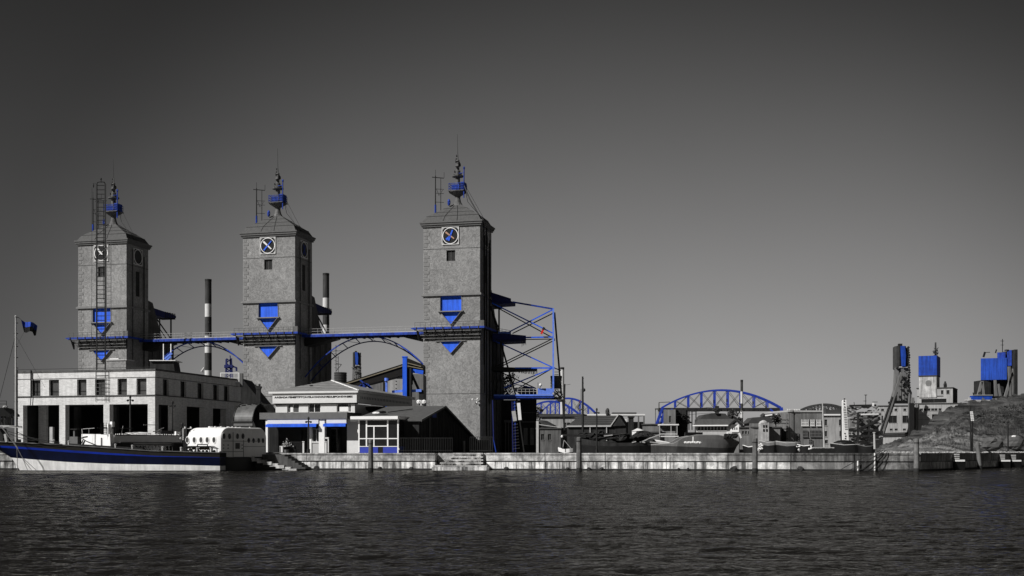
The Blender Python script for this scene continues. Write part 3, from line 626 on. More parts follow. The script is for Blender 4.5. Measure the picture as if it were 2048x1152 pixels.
vs_ = [(fb.v(351)-0.3, fb.v(372)+0.2), (fb.v(415)-0.6, fb.v(423)+0.4), (fb.v(455)-0.4, SD-0.7)]
for a, b in [(0.86, fb.v(317))] + vs_:
    m = M(); m.box(-0.9, 0, a, b, g0, zl-0.002); m.done('pillar', WHITEST, t)
for u_ in (-17.6, -11.8, -5.5):                      # inner row seen through the openings, coloured dark for the shade inside
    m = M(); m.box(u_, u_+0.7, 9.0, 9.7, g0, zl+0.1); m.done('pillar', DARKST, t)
m = M(); ua, ub = fb.u(77, 3), fb.u(92, 3); m.box(ua, ub, 3, 3.5, g0, zl+0.1); m.done('pillar', WHITEST, t)
m = M(); ua, ub = fb.u(139, 3), fb.u(154.5, 3); ub2 = fb.u(102, 2); m.box(ub2-0.22, ub2+0.22, 2, 2.4, g0, zz(852)); m.done('bollard', LGREY, t)
m = M(); m.box(fb.u(139, 3), fb.u(155, 3), 3, 3.6, g0, zz(872)); m.box(fb.u(140, 3), fb.u(154, 3), 3, 3.6, zz(857), zz(855)); m.box(fb.u(146, 3)-.1, fb.u(146, 3)+.1, 3.2, 3.4, zz(872), zz(857)); m.done('ticket_counter', GREY, t)
for a, b, zt in ((320, 350, 861), (374, 414, 868)):
    va, vb = fb.v(a), fb.v(b); m = M(); m.box(-0.55, -0.4, va, vb, g0, fb.z(zt, 0, (va+vb)/2)); m.done('infill_panel', GREY, t)
m = M(); m.bar((-0.1, vs_[1][0], 4.4), (-0.1, vs_[1][1]+0.1, 4.4), 0.15); m.bar((0.05, vs_[1][0]-2.5, 4.3), (0.05, vs_[1][1], 5.1), 0.05); m.done('rail', STEEL, t)
m = M(); u_ = fb.u(64); m.tube((u_, -0.2, zb2), (u_, -0.2, ztop+0.1), 0.09); m.tube((u_-.1, -0.2, zl), (u_, -0.2, zb2), 0.05); m.done('downpipe', STEEL, t)
m = M(); m.tube((-0.2+UL, 0.2, ztop+0.22), (0, 0.2, ztop+0.22), 0.03, n=5); m.done('roof_cable', STEEL, t)
# white ladder run on the facade
m = M(); a, b = fb.u(192.5), fb.u(218)
for u_ in (a, b-0.5, b): m.tube((u_, -0.12, zb2-0.8), (u_, -0.12, ztop), 0.03, n=5)
for k in range(8): m.tube((a, -0.12, zb2-0.5+k*0.5), (b, -0.12, zb2-0.5+k*0.5), 0.03, n=5)
m.done('facade_ladder', STEELM, t)
# railing cage and small rooftop things
t = thing('roof_railing', 'white metal railing at the back right corner of the white building roof', 'railing', fb.w(-3, 20, 11))
m = M(); Y = 171
x0, x1 = Xp(441.5, Y), Xp(478, Y)
for z in (Zp(746, Y), Zp(756, Y)): m.bar((x0, Y, z), (x1, Y, z), 0.12 if z > 12.6 else 0.05)
for x in (x0, x1): m.bar((x, Y, 11), (x, Y, Zp(745.5, Y)), 0.13)
for k in range(1, 12): x = x0+(x1-x0)*k/12; m.bar((x, Y, 11), (x, Y, Zp(746, Y)), 0.028)
m.done('bars', WHITE, t, world=True)
m = M(); m.box(Xp(479.5, Y), Xp(485, Y), Y, Y+0.6, 11, Zp(746.5, Y)); m.done('gate_box', GREY, t, world=True)
t = thing('roof_floodlight', 'small tilted white floodlight on the white building roof beside the banded chimney', 'floodlight', P(407, 744, 163))
m = M(); m.bar(P(402.5, 743, 163), P(408.5, 735, 163), 0.45, 0.12); m.tube(P(406, 746, 163), P(406, 739, 163), 0.05); m.done('lamp_head', WHITE, t, world=True)
t = thing('roof_hut', 'dark plant hut with a white railed top on the roof below the left footbridge', 'hut', P(325, 745, 165))
m = M(); Y = 165; m.prism([(Xp(300, Y), Zp(746, Y)), (Xp(300, Y), Zp(722, Y)), (Xp(346, Y), Zp(722, Y)), (Xp(350, Y), Zp(745, Y))], 'y', Y, Y+3); m.done('walls', BLACKY, t, world=True)
m = M(); m.box(Xp(300, Y), Xp(352, Y), Y-.3, Y+3.3, Zp(722, Y), Zp(720.5, Y)); 
for px in (327, 342): m.tube(P(px, 721, Y), P(px, 688, Y+1), 0.07)
m.done('roof_edge', WHITE, t, world=True)
m = M(); m.bar(P(330, 718, Y), P(344, 706, Y), 0.3); m.bar(P(333, 720, Y), P(342, 712, Y), 0.3); m.done('davit', BLUEP, t, world=True)
t = thing('roof_derrick', 'small dark blue lattice derrick behind the white building, left of the middle tower', 'derrick', P(459, 758, 195))
Y = 195; m = M()
for a, b in ((452, 453), (462, 461), (465, 462)): m.bar(P(a, 770, Y), P(b, 718, Y), 0.28)
m.bar(P(449, 733, Y), P(466, 733, Y), 0.5); m.bar(P(464, 732, Y), P(474, 736, Y), 0.25); m.bar(P(473, 736, Y), P(473, 742, Y), 0.25); m.bar(P(450, 745, Y), P(465, 745, Y), 0.25)
for k in range(5): m.bar(P(453, 765-k*10, Y), P(464, 757-k*10, Y), 0.14); m.bar(P(464, 765-k*10, Y), P(453, 757-k*10, Y), 0.14)
m.tube(P(461, 718, Y), P(460, 711, Y), 0.08); m.blob(P(457.5, 734.5, Y), 0.45, 0.4, 0.2); m.done('lattice', BLUEN, t, world=True)

# dark sloping wedge before the middle tower
t = thing('dark_wedge', 'dark sloping wedge standing at the foot of the middle tower', 'wall', P(500, 905, 200))
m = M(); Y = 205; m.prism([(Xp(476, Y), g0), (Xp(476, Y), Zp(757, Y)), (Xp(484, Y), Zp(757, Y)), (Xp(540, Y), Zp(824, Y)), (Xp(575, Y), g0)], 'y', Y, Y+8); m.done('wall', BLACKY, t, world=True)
t = thing('vent_stack', 'dark forked vent stack in front of the middle tower, above the barrel hood', 'vent stack', P(517, 830, 200))
m = M(); Y = 200; m.bar(P(518, 850, Y), P(517, 777, Y), 0.7); m.prism([(Xp(511, Y), Zp(771, Y)), (Xp(524, Y), Zp(773, Y)), (Xp(521, Y), Zp(779, Y)), (Xp(513, Y), Zp(779, Y))], 'y', Y-.4, Y+.4); m.bar(P(512, 775, Y), P(511, 769, Y), 0.2); m.bar(P(519, 773, Y), P(519, 768, Y), 0.3); m.done('stack', BLACKY, t, world=True)

# ---------------------------------------------------------------- pavilion
fp = Fr(711, 130, 14); t = thing('pavilion', 'low white pavilion with a shallow hipped roof and blue awnings on the quay', 'building', (0, 0, g0), frame=fp)
UL = fp.u(549); PD = 18.2
z_ev, z_fr0, z_fr1, z_w0 = 8.41, 7.08, 8.37, 6.05
m = M(); c0 = (-4.85, 5.0); e = 0.48
R0 = [(UL-e, -e, z_ev), (e, -e, z_ev), (e, PD+e, z_ev), (UL-e, PD+e, z_ev)]; AP = (c0[0], c0[1], 9.85)
m.add(R0 + [AP], [(0,1,4),(1,2,4),(2,3,4),(3,0,4),(3,2,1,0)]); m.done('roof', mat('pavilion_roof_felt', 0.22, 0.85, 0.12, 1.2, 0.2, streak=0.15, fine=0.1), t)
m = M(); m.bar((e, -e, z_ev+0.04), (AP[0], AP[1], AP[2]+0.03), 0.16, 0.08); m.bar((e+0.02, -e, z_ev+0.03), (e, PD+e, z_ev+0.03), 0.12, 0.08); m.done('hip_cap', WHITE, t)
m = M(); m.box(UL-e, e, -e-0.04, -e+0.05, z_ev-0.25, z_ev-0.03); m.box(e-0.05, e+0.04, -e+0.05, PD+e, z_ev-0.25, z_ev-0.03); m.done('fascia', CREAM, t)
m = M(); m.box(UL-e+0.1, e-0.1, -e+0.05, PD+e, z_ev-0.2, z_ev-0.05); m.done('soffit', GREY, t)
for k in range(5):
    s_ = (k+1)/6; p, q = Vector(R0[0]).lerp(Vector(AP), s_), Vector(R0[1]).lerp(Vector(AP), s_); m = M(); m.bar(p+Vector((0,-0.02,0.02)), q+Vector((0,-0.02,0.02)), 0.05, 0.04); m.done('roof_lap', GREY, t)
m = M(); x, y = fp.u(622, 2), 2.0; m.tube((x, y, 8.6), (x, y, 9.1), 0.05); m.box(x-.15, x+.15, y-.1, y+.1, 9.1, 9.2); m.done('vent', STEEL, t)
m = M(); m.box(UL-.1, 0.25, -0.3, 0.4, z_fr0, z_fr1-.2); m.box(-0.4, 0.25, 0.4, PD, z_fr0, z_fr1-.2); m.done('frieze', CREAM, t)
# lettering on the frieze, small dark capitals as read from the photograph
tx = bpy.data.curves.new('lettering', 'FONT'); tx.body = 'AASIADAYEMEPTPTCAVSLAVASVASVEDLEPONSVAEIES'; tx.size = 0.27; tx.extrude = 0.012; tx.offset = 0.008; tx.space_character = 1.0; tx.materials.append(SIGNBLK)
to = bpy.data.objects.new('lettering', tx); C.objects.link(to); to.parent = t; to.location = (UL+0.3, -0.32, 7.64-g0); to.rotation_euler = (R(90), 0, 0)
bpy.context.view_layer.update(); wd = to.dimensions.x; me = bpy.data.meshes.new_from_object(to); bpy.data.objects.remove(to)
to = bpy.data.objects.new('lettering', me); C.objects.link(to); to.parent = t; to.location = (UL+0.15, -0.32, 7.66-g0); to.rotation_euler = (R(90), 0, 0); to['kind'] = 'stuff'
if wd > 0: to.scale = ((-UL-0.35)/wd, 1, 1)
me = piece('dentil', M().box(0, 0.03, 0, 0.12, 0, 0.26), SIGNBLK)
for k in range(34): put(me, 'dentil', t, (0.25, 0.9+k*0.5, 7.55))
pw = [(fp.u(574), fp.u(598)), (fp.u(616), fp.u(641)), (fp.u(673), fp.u(702))]
m = M(); m.wall('x', UL+0.1, -0.1, z_w0-0.3, z_fr0-0.12, 0.05, 0.35, [(a, b, z_w0+0.02, z_fr0-0.13) for a, b in pw]); m.wall('y', 0.352, PD, g0, z_fr0-0.12, -0.4, -0.1); m.done('wall', CREAM, t)
m = M(); m.box(UL-0.02, 0.1, -0.02, 0.5, z_fr0-0.12, z_fr0-0.002); m.done('shadow_joint', SIGNBLK, t)  # black strip drawn as the shadow line under the frieze
for i, (a, b) in enumerate(pw):
    m = M(); mid_ = a+(b-a)*(0.45 if i != 2 else 0.8)
    for x in (a+0.03, mid_, b-0.09): m.box(x, x+0.06, 0.16, 0.24, z_w0+0.05, z_fr0-0.14)
    m.box(a+0.03, b-0.03, 0.16, 0.24, z_w0+0.02, z_w0+0.07); w_ = m.done('window', WHITE, t)
    m = M(); m.box(a+0.05, b-0.05, 0.19, 0.21, z_w0+0.07, z_fr0-0.14); m.done('pane', GLASSG if i == 0 else GLASS, w_)
    if i == 2: m = M(); m.box(a+0.3, mid_-0.05, 0.12, 0.15, z_w0+0.1, z_fr0-0.4); m.done('blind', WHITE, w_)
    if i == 0: m = M(); m.box(a+0.35, a+0.65, 0.12, 0.15, z_w0+0.08, z_fr0-0.35); m.done('blind', WHITE, w_)
# flat grey canopy band with the ground floor under it
fq = Fr(693, 127, 14)
def q(px, v=0): return fq.u(px, v)
t.name = 'pavilion'
def QB(m, u0, u1, v0, v1, z0, z1):                 # box given in the canopy's frame
    n = len(m.v); mm = M(); mm.box(u0, u1, v0, v1, z0, z1); m.add([fq.w(*p) for p in mm.v], mm.f); return m
zc1, zc0 = 5.98, 5.27
m = M(); QB(m, q(519), 0.05, 0, 4.3, zc0, zc1); m.done('canopy_band', GREY, t, world=True)
m = M(); QB(m, q(534), q(636), 0.09, 0.5, 4.78, zc0-0.002); QB(m, q(652), q(692), 0.09, 0.5, 4.80, zc0-0.002); m.done('lintel', CREAM, t, world=True)
m = M(); QB(m, q(529.5), q(533.8), 0.2, 0.6, g0, zc0-0.003); m.done('pier', WHITE, t, world=True)
m = M(); QB(m, q(636), q(647.5), 0.2, 0.7, g0, zc0-0.003); m.done('pier', WHITE, t, world=True)
m = M(); QB(m, q(609.5), q(616), 0.9, 1.3, g0, 4.7); m.done('pier', WHITE, t, world=True)
for a, b, zt in ((534.2, 634.8, 4.78), (648.5, 693.5, 4.80)):
    m = M(); u0, u1 = q(a), q(b); mm = M(); mm.prism([(0.2, zt), (0.2, zt-0.05), (-0.33, zt-0.14), (-0.35, zt-0.1)], 'x', u0, u1); mm.box(u0, u1, -0.35, -0.32, zt-0.36, zt-0.12); m.add([fq.w(*p) for p in mm.v], mm.f); m.done('awning', BLUE, t, world=True)
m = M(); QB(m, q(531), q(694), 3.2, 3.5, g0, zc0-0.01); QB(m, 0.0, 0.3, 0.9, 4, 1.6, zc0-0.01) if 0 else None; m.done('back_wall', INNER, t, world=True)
m = M(); QB(m, q(616.5), q(636), 1.0, 1.2, g0, Zp(885, 128)); m.done('counter_wall', mat('putty_panel', 0.42, 0.9, 0.06), t, world=True)
m = M(); QB(m, q(616.5), q(636), 0.9, 1.3, Zp(885, 128), Zp(883, 128)); m.done('sill', WHITE, t, world=True)
m = M()
for px in (617.5, 625.5, 634.5): QB(m, q(px)-0.05, q(px)+0.05, 1.0, 1.1, Zp(883, 128), Zp(857, 128))
QB(m, q(617.5), q(634.5), 1.0, 1.1, Zp(858, 128), Zp(857, 128)); w_ = m.done('window', LGREY, t, world=True)
m = M(); QB(m, q(617.5), q(634.5), 1.04, 1.06, Zp(883, 128), Zp(858, 128)); m.done('pane', GLASS, w_, world=True)
# door, showcase and things under the canopy
for a, b, yt, yb, mt in ((583, 603, 858, 880, SIGNBLK), (662, 681, 856, 904, GLASS)):
    m = M(); QB(m, q(a, 3), q(b, 3), 3.05, 3.2, max(g0, Zp(yb, 130)), Zp(yt, 130)); m.done('door' if yb > 900 else 'showcase', mt, t, world=True)
m = M(); QB(m, q(694, 1.1), q(719, 1.1), 1.1, 1.4, g0, zc0); QB(m, q(655), q(694, 1), 2.9, 3.1, g0, 4.0) if 0 else None; m.done('side_wall', CREAM, t, world=True)
t2_ = t
def small(name, label, cat, px0, px1, py0, py1, Y, mt, group=None, dep=0.3):
    o = thing(name, label, cat, (Xp((px0+px1)/2, Y), Y, max(Zp(py1, Y), g0) if py1 > 895 else Zp(py1, Y)), group=group); return o
t = thing('notice_board', 'white standing board just inside the left bay of the pavilion', 'board', P(563, 905, 127))
m = M(); Y = 127; m.box(Xp(559, Y), Xp(567, Y), Y, Y+0.1, g0+0.1, Zp(892, Y)); m.done('panel', WHITE, t, world=True)
m = M(); m.bar(P(560, 905, Y), P(560, 893, Y), 0.06); m.bar(P(566, 905, Y), P(566, 893, Y), 0.06); m.done('legs', STEEL, t, world=True)
t = thing('potted_shrub', 'bushy pale potted plant beside the white board in the pavilion bay', 'potted plant', P(573, 905, 127)); m = M(); m.lathe((Xp(573, 127), 127), [(0.2, 1.6), (0.28, 2.0)], 8); m.done('pot', GREY, t, world=True)
m = M(); rnd = random.Random(5)
for i in range(120):
    x, y, z = Xp(573, 127)+rnd.gauss(0, .2), 127+rnd.gauss(0, .15), 2.3+abs(rnd.gauss(0, .3)); a = rnd.uniform(0, 3.14); s_ = .07; m.add([(x-s_*math.cos(a), y-s_*math.sin(a), z), (x+s_*math.cos(a), y+s_*math.sin(a), z-.03), (x+.02, y, z+s_*1.6)], [(0, 1, 2)])
m.done('leaves', LGREY, t, world=True)
def fence_run(label, pxs, pt, pb, Y, mt, n, w=0.05):
    t = thing('fence', label, 'fence', P((pxs[0]+pxs[1])/2, pb, Y)); x0, x1 = Xp(pxs[0], Y), Xp(pxs[1], Y)
    m = M(); m.bar((x0, Y, Zp(pt, Y)), (x1, Y, Zp(pt, Y)), w*1.3); m.bar((x0, Y, Zp(pb, Y)+.15), (x1, Y, Zp(pb, Y)+.15), w*1.3); m.done('rail', mt, t, world=True)
    me = piece('baluster', M().box(-w/2, w/2, -w/2, w/2, 0, Zp(pt, Y)-Zp(pb, Y)), mt)
    for i in range(n+1): o = put(me, 'baluster', t, (0, 0, 0)); o.location = (x0+(x1-x0)*i/n-TR[t.name][0].x, 0, 0)
    return t
fence_run('dark railings between two white posts in the left pavilion bay', (582, 603), 884, 905, 127.5, BLACKY, 9)
fence_run('black iron railings on the quay in front of the dark gabled hall', (800, 905), 876, 904, 120, BLACKY, 30, 0.04)
fence_run('iron railings right of the hall, before the base of the rightmost tower', (940, 985), 874, 904, 124, BLACKY, 12, 0.05)
for px, lab in ((606.5, 'slim white post at the right end of the railings in the pavilion'), (651.5, 'white gate post standing in the right pavilion bay')):
    t = thing('white_post', lab, 'post', P(px, 905, 127)); m = M(); m.box(Xp(px-1.5, 127), Xp(px+1.5, 127), 127, 127.2, g0, Zp(884, 127)); m.done('shaft', WHITE, t, world=True); m = M(); m.box(Xp(px-2.2, 127), Xp(px+2.2, 127), 126.95, 127.25, Zp(884, 127), Zp(882.6, 127)); m.done('cap', WHITE, t, world=True)
t = thing('gate_frame', 'small white inverted-L frame beside the big pier of the pavilion', 'frame', P(654, 905, 126.5)); m = M(); Y = 126.5
m.bar(P(650.5, 876, Y), P(657.5, 876, Y), 0.16); m.bar(P(656.5, 905, Y), P(656.5, 876, Y), 0.12); m.done('bars', WHITE, t, world=True)
# lamp posts
def lamp_post(label, px, pt, Y, arm=7, zb=None):
    t = thing('lamp_post', label, 'lamp post', (Xp(px, Y), Y, g0 if zb is None else zb), group='black cross-topped lamp posts'); x = Xp(px, Y); b = g0 if zb is None else zb
    m = M(); m.tube((x, Y, b), (x, Y, Zp(pt, Y)), 0.11, 0.075, 8); m.tube((x, Y, b), (x, Y, b+0.5), 0.17, n=8); m.done('pole', STEEL, t, world=True)
    m = M(); a = arm/2/F*Y; z = Zp(pt+5, Y); m.bar((x-a, Y, z), (x+a, Y, z), 0.09); m.blob((x-a, Y, z-.05), .13, .13, .11); m.blob((x+a, Y, z-.05), .13, .13, .11); m.done('cross_arm', STEEL, t, world=True)
    m = M(); m.blob((x, Y, Zp(pt, Y)+.05), .12, .12, .2); m.done('finial', STEEL, t, world=True)
lamp_post('black lamp post in front of the third bay of the white colonnade', 260.5, 795, 119.5, 10)
lamp_post('black lamp post in front of the shaded side of the white colonnade', 345, 806, 122, 8)
lamp_post('thin black lamp post in front of the pavilion awning', 617, 838, 121.5, 9)
lamp_post('black lamp post on the far basin before the gabled boathouse', 1193.5, 820, 140, 8)
lamp_post('short dark lamp post left of the pale oval-windowed waterbus', 364.5, 850, 120, 4)

# ---------------------------------------------------------------- barrel hood
fh = Fr(505, 129, 14); t = thing('barrel_hood', 'dark grey barrel-vaulted gangway hood between the white building and pavilion', 'canopy', (0, 0, g0), frame=fh)
r = 2.3; m = M(); n = 12; ul = fh.u(467); zb_ = 5.0
arc = [(r*(1-math.cos(a)), zb_+2.0*math.sin(a)) for a in [math.pi/2*i/n for i in range(n+1)]]
vs = [(u_, v_, z_) for u_ in (ul, 0.0) for v_, z_ in arc]; m.add(vs, [(i, n+1+i, n+2+i, i+1) for i in range(n)])
o = m.done('vault', mat('hood_sheet', 0.10, 0.5, 0.25, 1.0, 0.1, streak=0.2), t)
m = M(); 
for u_ in (ul, 0): m.path([(u_, v_, z_) for v_, z_ in arc], 0.07)
m.bar((ul-0.2, -0.02, zb_), (0, -0.02, zb_), 0.14); m.bar((ul, -0.02, zb_-.5), (0, -0.02, zb_-.5), 0.12); m.done('rib', STEEL, t)
m = M(); m.box(ul, -0.02, 0.02, 0.12, 2.2, zb_-1.0); m.done('side_panel', CREAM, t)
m = M(); m.box(ul, -0.02, 0.02, 0.12, zb_-1.0, zb_-0.08); m.done('side_panel', GREY, t)
m = M(); m.box(ul, 0.6, 2.4, 2.5, g0, 6.9); m.box(ul, ul+0.1, 0.15, 2.4, g0, zb_); m.done('back_panel', BLACKY, t)
m = M()
for i in range(4): a_ = 0.95+i*0.12; m.box(-2.4+i*0.55, -2.0+i*0.55, r*(1-math.cos(a_))-.05, r*(1-math.cos(a_))+.1, zb_+2.0*math.sin(a_)-.02, zb_+2.0*math.sin(a_)+.12)
m.done('vent_slot', SIGNBLK, t)
t = thing('stair_railing', 'dark curved railing between the barrel hood and the pavilion upper wall', 'railing', P(530, 905, 131)); m = M(); Y = 131
m.bar(P(518, 808, Y), P(548, 810, Y), 0.09); m.bar(P(518, 822, Y), P(548, 823, Y), 0.09)
for k in range(16): m.bar(P(519+k*1.9, 808.3, Y), P(519+k*1.9, 823, Y), 0.05)
m.path([P(508+16*math.sin(a), 850-44*math.cos(a), Y-.5) for a in [i*0.22 for i in range(0, 8)]], 0.1)
for k in range(7): m.bar(P(508+k*2, 815+k*k*.6, Y), P(512+k*2.6, 855, Y-1), 0.12)
m.done('bars', BLACKY, t, world=True)

# ---------------------------------------------------------------- glass kiosk and dark gabled hall
fk = Fr(796, 121, 14); t = thing('glass_kiosk', 'small white framed glass kiosk with a blue base in front of the pavilion', 'kiosk', (0, 0, g0), frame=fk)
ul = fk.u(718); kd = 3.2
def kz(py): return fk.z(py, -2)
z0k, zb_, zm, zt1, ztp = g0+0.05, kz(893), kz(877), kz(852), kz(838)
m = M(); m.box(ul-0.75, 0.15, -0.5, kd, kz(838.5), kz(832.5)); m.done('roof_slab', WHITE, t)
for a, b in ((ul, fk.u(756)), (fk.u(766), 0)):
    m = M(); m.box(a, b, 0, 0.1, z0k, zb_); m.done('base_panel', mat('kiosk_blue', (0.03, 0.05, 0.36), 0.6, 0.1, 2, 0.05), t)
m = M(); m.box(-0.1, 0, 0.1, kd, z0k, zb_); m.done('base_panel', BLUED, t)
m = M(); m.box(fk.u(756.5), fk.u(765.5), 0.05, 0.12, z0k, zb_); m.done('door_base', BROWN, t)
m = M(); cols = (718, 733, 775.5, 796)
for i, px in enumerate(cols):
    u_ = fk.u(px); m.box(u_-0.07, u_+0.07, -0.03, 0.12, zb_ if i in (1, 2) else z0k, ztp)
m.box(fk.u(748)-.06, fk.u(748)+.06, -0.03, 0.1, zb_, zt1); m.done('mullion', WHITE, t)
m = M(); m.box(ul, 0, -0.04, 0.1, zm-0.06, zm+0.04); m.box(fk.u(733), fk.u(775.5), -0.04, 0.1, zt1-0.06, zt1+0.06); m.box(ul, 0, -0.04, 0.1, ztp-0.12, ztp); m.box(ul, 0, -0.045, 0.1, zb_-0.03, zb_+0.04); m.done('transom', WHITE, t)
for a, b in zip(cols, cols[1:]):
    m = M(); m.box(fk.u(a)+.07, fk.u(b)-.07, 0.04, 0.06, zb_, ztp-.12); m.done('pane', GLASS, t)
m = M(); m.box(-0.06, -0.04, 0.1, kd, zb_, ztp-.1); m.done('pane', GLASS, t)
m = M(); m.box(-0.12, 0.02, kd-.1, kd, z0k, ztp); m.done('mullion', WHITE, t)
m = M(); m.box(ul+.2, -.3, kd-.2, kd-.05, z0k, ztp); m.box(-3.0, -2.4, 1.2, 1.8, z0k, z0k+1.2); m.done('interior', INNER, t)
m = M(); m.box(ul-.3, ul+.1, -.35, -.15, z0k-.02, z0k+.12); m.box(0, .2, -.2, 0, zb_-.35, zb_-.2); m.done('hydrant', WHITE, t)
fg = Fr(838, 122.5, 14); t = thing('gabled_hall', 'black timber hall with grey roof and long sloping gable, right of the kiosk', 'building', (0, 0, g0), frame=fg)
ul = fg.u(702); ev = 5.05; rv, rz_ = fg.v(885), 6.75; ev2, ez2 = 21.5, 3.0
m = M(); m.add([(ul, -0.35, ev-.03), (0.3, -0.35, ev-.03), (0.3, rv, rz_), (fg.u(775, rv), rv, rz_), (ul, -0.35, ev-.17), (0.3, -0.35, ev-.17), (0.3, rv, rz_-.14), (fg.u(775, rv), rv, rz_-.14)], [(0,1,2,3), (7,6,5,4), (0,4,5,1), (1,5,6,2), (2,6,7,3), (3,7,4,0)]); m.done('roof', SLATE, t)
m = M(); m.add([(-9, rv, rz_-.02), (0.3, rv, rz_-.02), (0.3, ev2, ez2), (-9, ev2, ez2)], [(0,1,2,3)]); m.add([(-9, rv, rz_-.2), (0.3, rv, rz_-.2), (0.3, ev2, ez2-.2), (-9, ev2, ez2-.2)], [(3,2,1,0)]); m.done('roof', BLACKY, t)
m = M(); m.prism([(0.0, g0), (0.0, ev-.2), (rv, rz_-.22), (ev2, ez2-.2), (ev2, g0)], 'x', -0.2, 0.0); m.box(-5.2, -0.2, 0, 0.2, g0, ev-.2); m.box(-0.05, 0.0, ev2, ev2+6, g0, 3.2); m.done('wall', BLACKY, t)
m = M(); m.bar((0.36, -0.35, ev-.1), (0.36, rv, rz_-.08), 0.1, 0.2); m.bar((0.36, rv, rz_-.08), (0.36, ev2, ez2-.1), 0.1, 0.2); m.done('barge_board', GREY, t)
m = M()
for v_ in [0.5+1.05*i for i in range(20)]:
    zt = ev-.3+(rz_-ev)*v_/rv if v_ < rv else rz_-.3+(ez2-rz_)*(v_-rv)/(ev2-rv); m.box(0, 0.06, v_, v_+0.1, g0, zt)
m.done('batten', INNER, t)
m = M(); m.box(-3.2, -2.4, 1.0, 1.5, 5.35, 5.42); m.blob(fg.w(-5.4, 2.6, 0)[:2]+(0,), .01, .01, .01) if 0 else None; m.blob((-5.6, 2.6, 5.85), 0.45, 0.2, 0.14); m.done('roof_lump', WHITE, t)
m = M(); m.blob((-5.0, 2.9, 5.95), 0.45, 0.25, 0.15); m.bar((-4.6, 3.4, 5.95), (-2.6, 5.6, 6.35), 0.08); m.done('roof_vent', SIGNBLK, t)
m = M(); va = fg.v(868); m.box(0.0, 0.08, va-.6, va+.6, 5.4, 6.0); m.done('gable_light', BLUED, t)
m = M(); m.tube((0.12, 3.2, g0), (0.12, 3.2, 5.3), 0.07); m.done('downpipe', GREY, t)
m = M(); m.bar(fg.w(0, 0, 0)[0:0] or (0.3, 15.4, g0), (0.3, 15.4, 3.0), 0.16, 0.16); m.done('post', LGREY, t)
t = thing('floodlights', 'cluster of three small white floodlights low on the rightmost tower', 'floodlight', FT3.w(-0.8, -0.4, 12)); m = M()
for px, py in ((945, 799), (955, 798), (953.5, 805)): m.blob(P(px, py, 249.6), .2, .2, .22)
m.bar(P(944, 800, 249.8), P(956, 799, 249.8), .07); m.done('lamp_head', WHITE, t, world=True)
t = thing('satellite_dishes', 'pair of white dishes on the hall roof beside the rightmost tower', 'satellite dish', P(840, 808, 134)); m = M()
for px in (837.5, 848): m.blob(P(px, 804, 134), .28, .15, .26); 
m.bar(P(842, 811, 134), P(842, 800, 134), .12); m.done('dish', WHITE, t, world=True)

# ---------------------------------------------------------------- conveyor and its blue portal behind the pavilion
Y = 205
t = thing('conveyor_gallery', 'black inclined conveyor gallery with tan edge strip rising behind the pavilion roof', 'conveyor', P(740, 800, Y))
m = M(); m.prism([(Xp(640, Y), Zp(802, Y)), (Xp(640, Y), Zp(781, Y)), (Xp(806, Y), Zp(727.5, Y)), (Xp(806, Y), Zp(750, Y)), (Xp(730, Y), Zp(770, Y)), (Xp(700, Y), Zp(790, Y))], 'y', Y, Y+4); m.done('casing', BROWN, t, world=True)
m = M(); m.bar(P(640, 784.5, Y-.1), P(806, 731.5, Y-.1), 0.2, 0.16); m.done('edge_strip', TAN, t, world=True)
m = M(); m.prism([(Xp(805, Y), Zp(713, Y)), (Xp(815, Y), Zp(715, Y)), (Xp(846, Y), Zp(728, Y)), (Xp(846, Y), Zp(745, Y)), (Xp(815, Y), Zp(738, Y)), (Xp(805, Y), Zp(740, Y))], 'y', Y+2, Y+6); m.done('head_house', BROWN, t, world=True)
m = M(); m.bar(P(815, 726, Y+1.8), P(842, 733, Y+1.8), 0.15); m.bar(P(815, 732, Y+1.8), P(845.5, 738, Y+1.8), 0.15); m.done('edge_strip', TAN, t, world=True)
t = thing('conveyor_portal', 'bright blue steel portal post and beams carrying the black conveyor', 'gantry', P(812, 905, Y-2))
Yb = 203; m = M(); x0, x1 = Xp(805, Yb), Xp(813.5, Yb); m.box(x0, x1, Yb, Yb+0.8, g0, Zp(715, Yb)); m.box(x0-.1, x1+.12, Yb-.06, Yb+1, Zp(715, Yb), Zp(712.5, Yb)); m.done('post', BLUE, t, world=True)
m = M(); m.box(x1+.02, x1+.72, Yb+.3, Yb+2.4, g0, Zp(736, Yb)); m.box(Xp(822, Yb), Xp(824, Yb), Yb+1, Yb+2, Zp(768, Yb), Zp(742, Yb)); m.done('post_shadow_side', BLACKY, t, world=True)  # black box stands in for the post's shaded side
m = M(); m.bar(P(821, 741, Yb+1), P(846.5, 745, Yb+1), .5, .65); m.done('beam', BLUE, t, world=True)
m = M(); m.bar(P(784, 783.5, Yb+1), P(805, 782, Yb+1), .3, .4); m.bar(P(816, 782, Yb+1), P(843, 781, Yb+1), .3, .45); m.done('beam', BLUEP, t, world=True)
m = M(); m.box(Xp(770.5, Yb), Xp(774.5, Yb), Yb, Yb+.6, g0, Zp(759, Yb)); m.tube(P(773, 762, Yb), P(773, 756, Yb), .35); m.done('post', BLUEP, t, world=True)
m = M(); m.bar(P(824, 750, Yb+1.5), P(846, 798, Yb+1.5), .42); m.bar(P(843, 780, Yb+1.5), P(843, 810, Yb+1.5), .8); m.done('brace', STEEL, t, world=True)
m = M()
for a, b in (((720, 760), (747, 782)), ((708, 776), (735, 768)), ((722, 768), (722, 782)), ((735, 768), (747, 781)), ((712, 772), (728, 781)), ((726, 766), (744, 778)), ((722, 770), (738, 780))): m.bar(P(*a, Yb-6), P(*b, Yb-6), .24)
m.done('truss', BLUED, t, world=True)
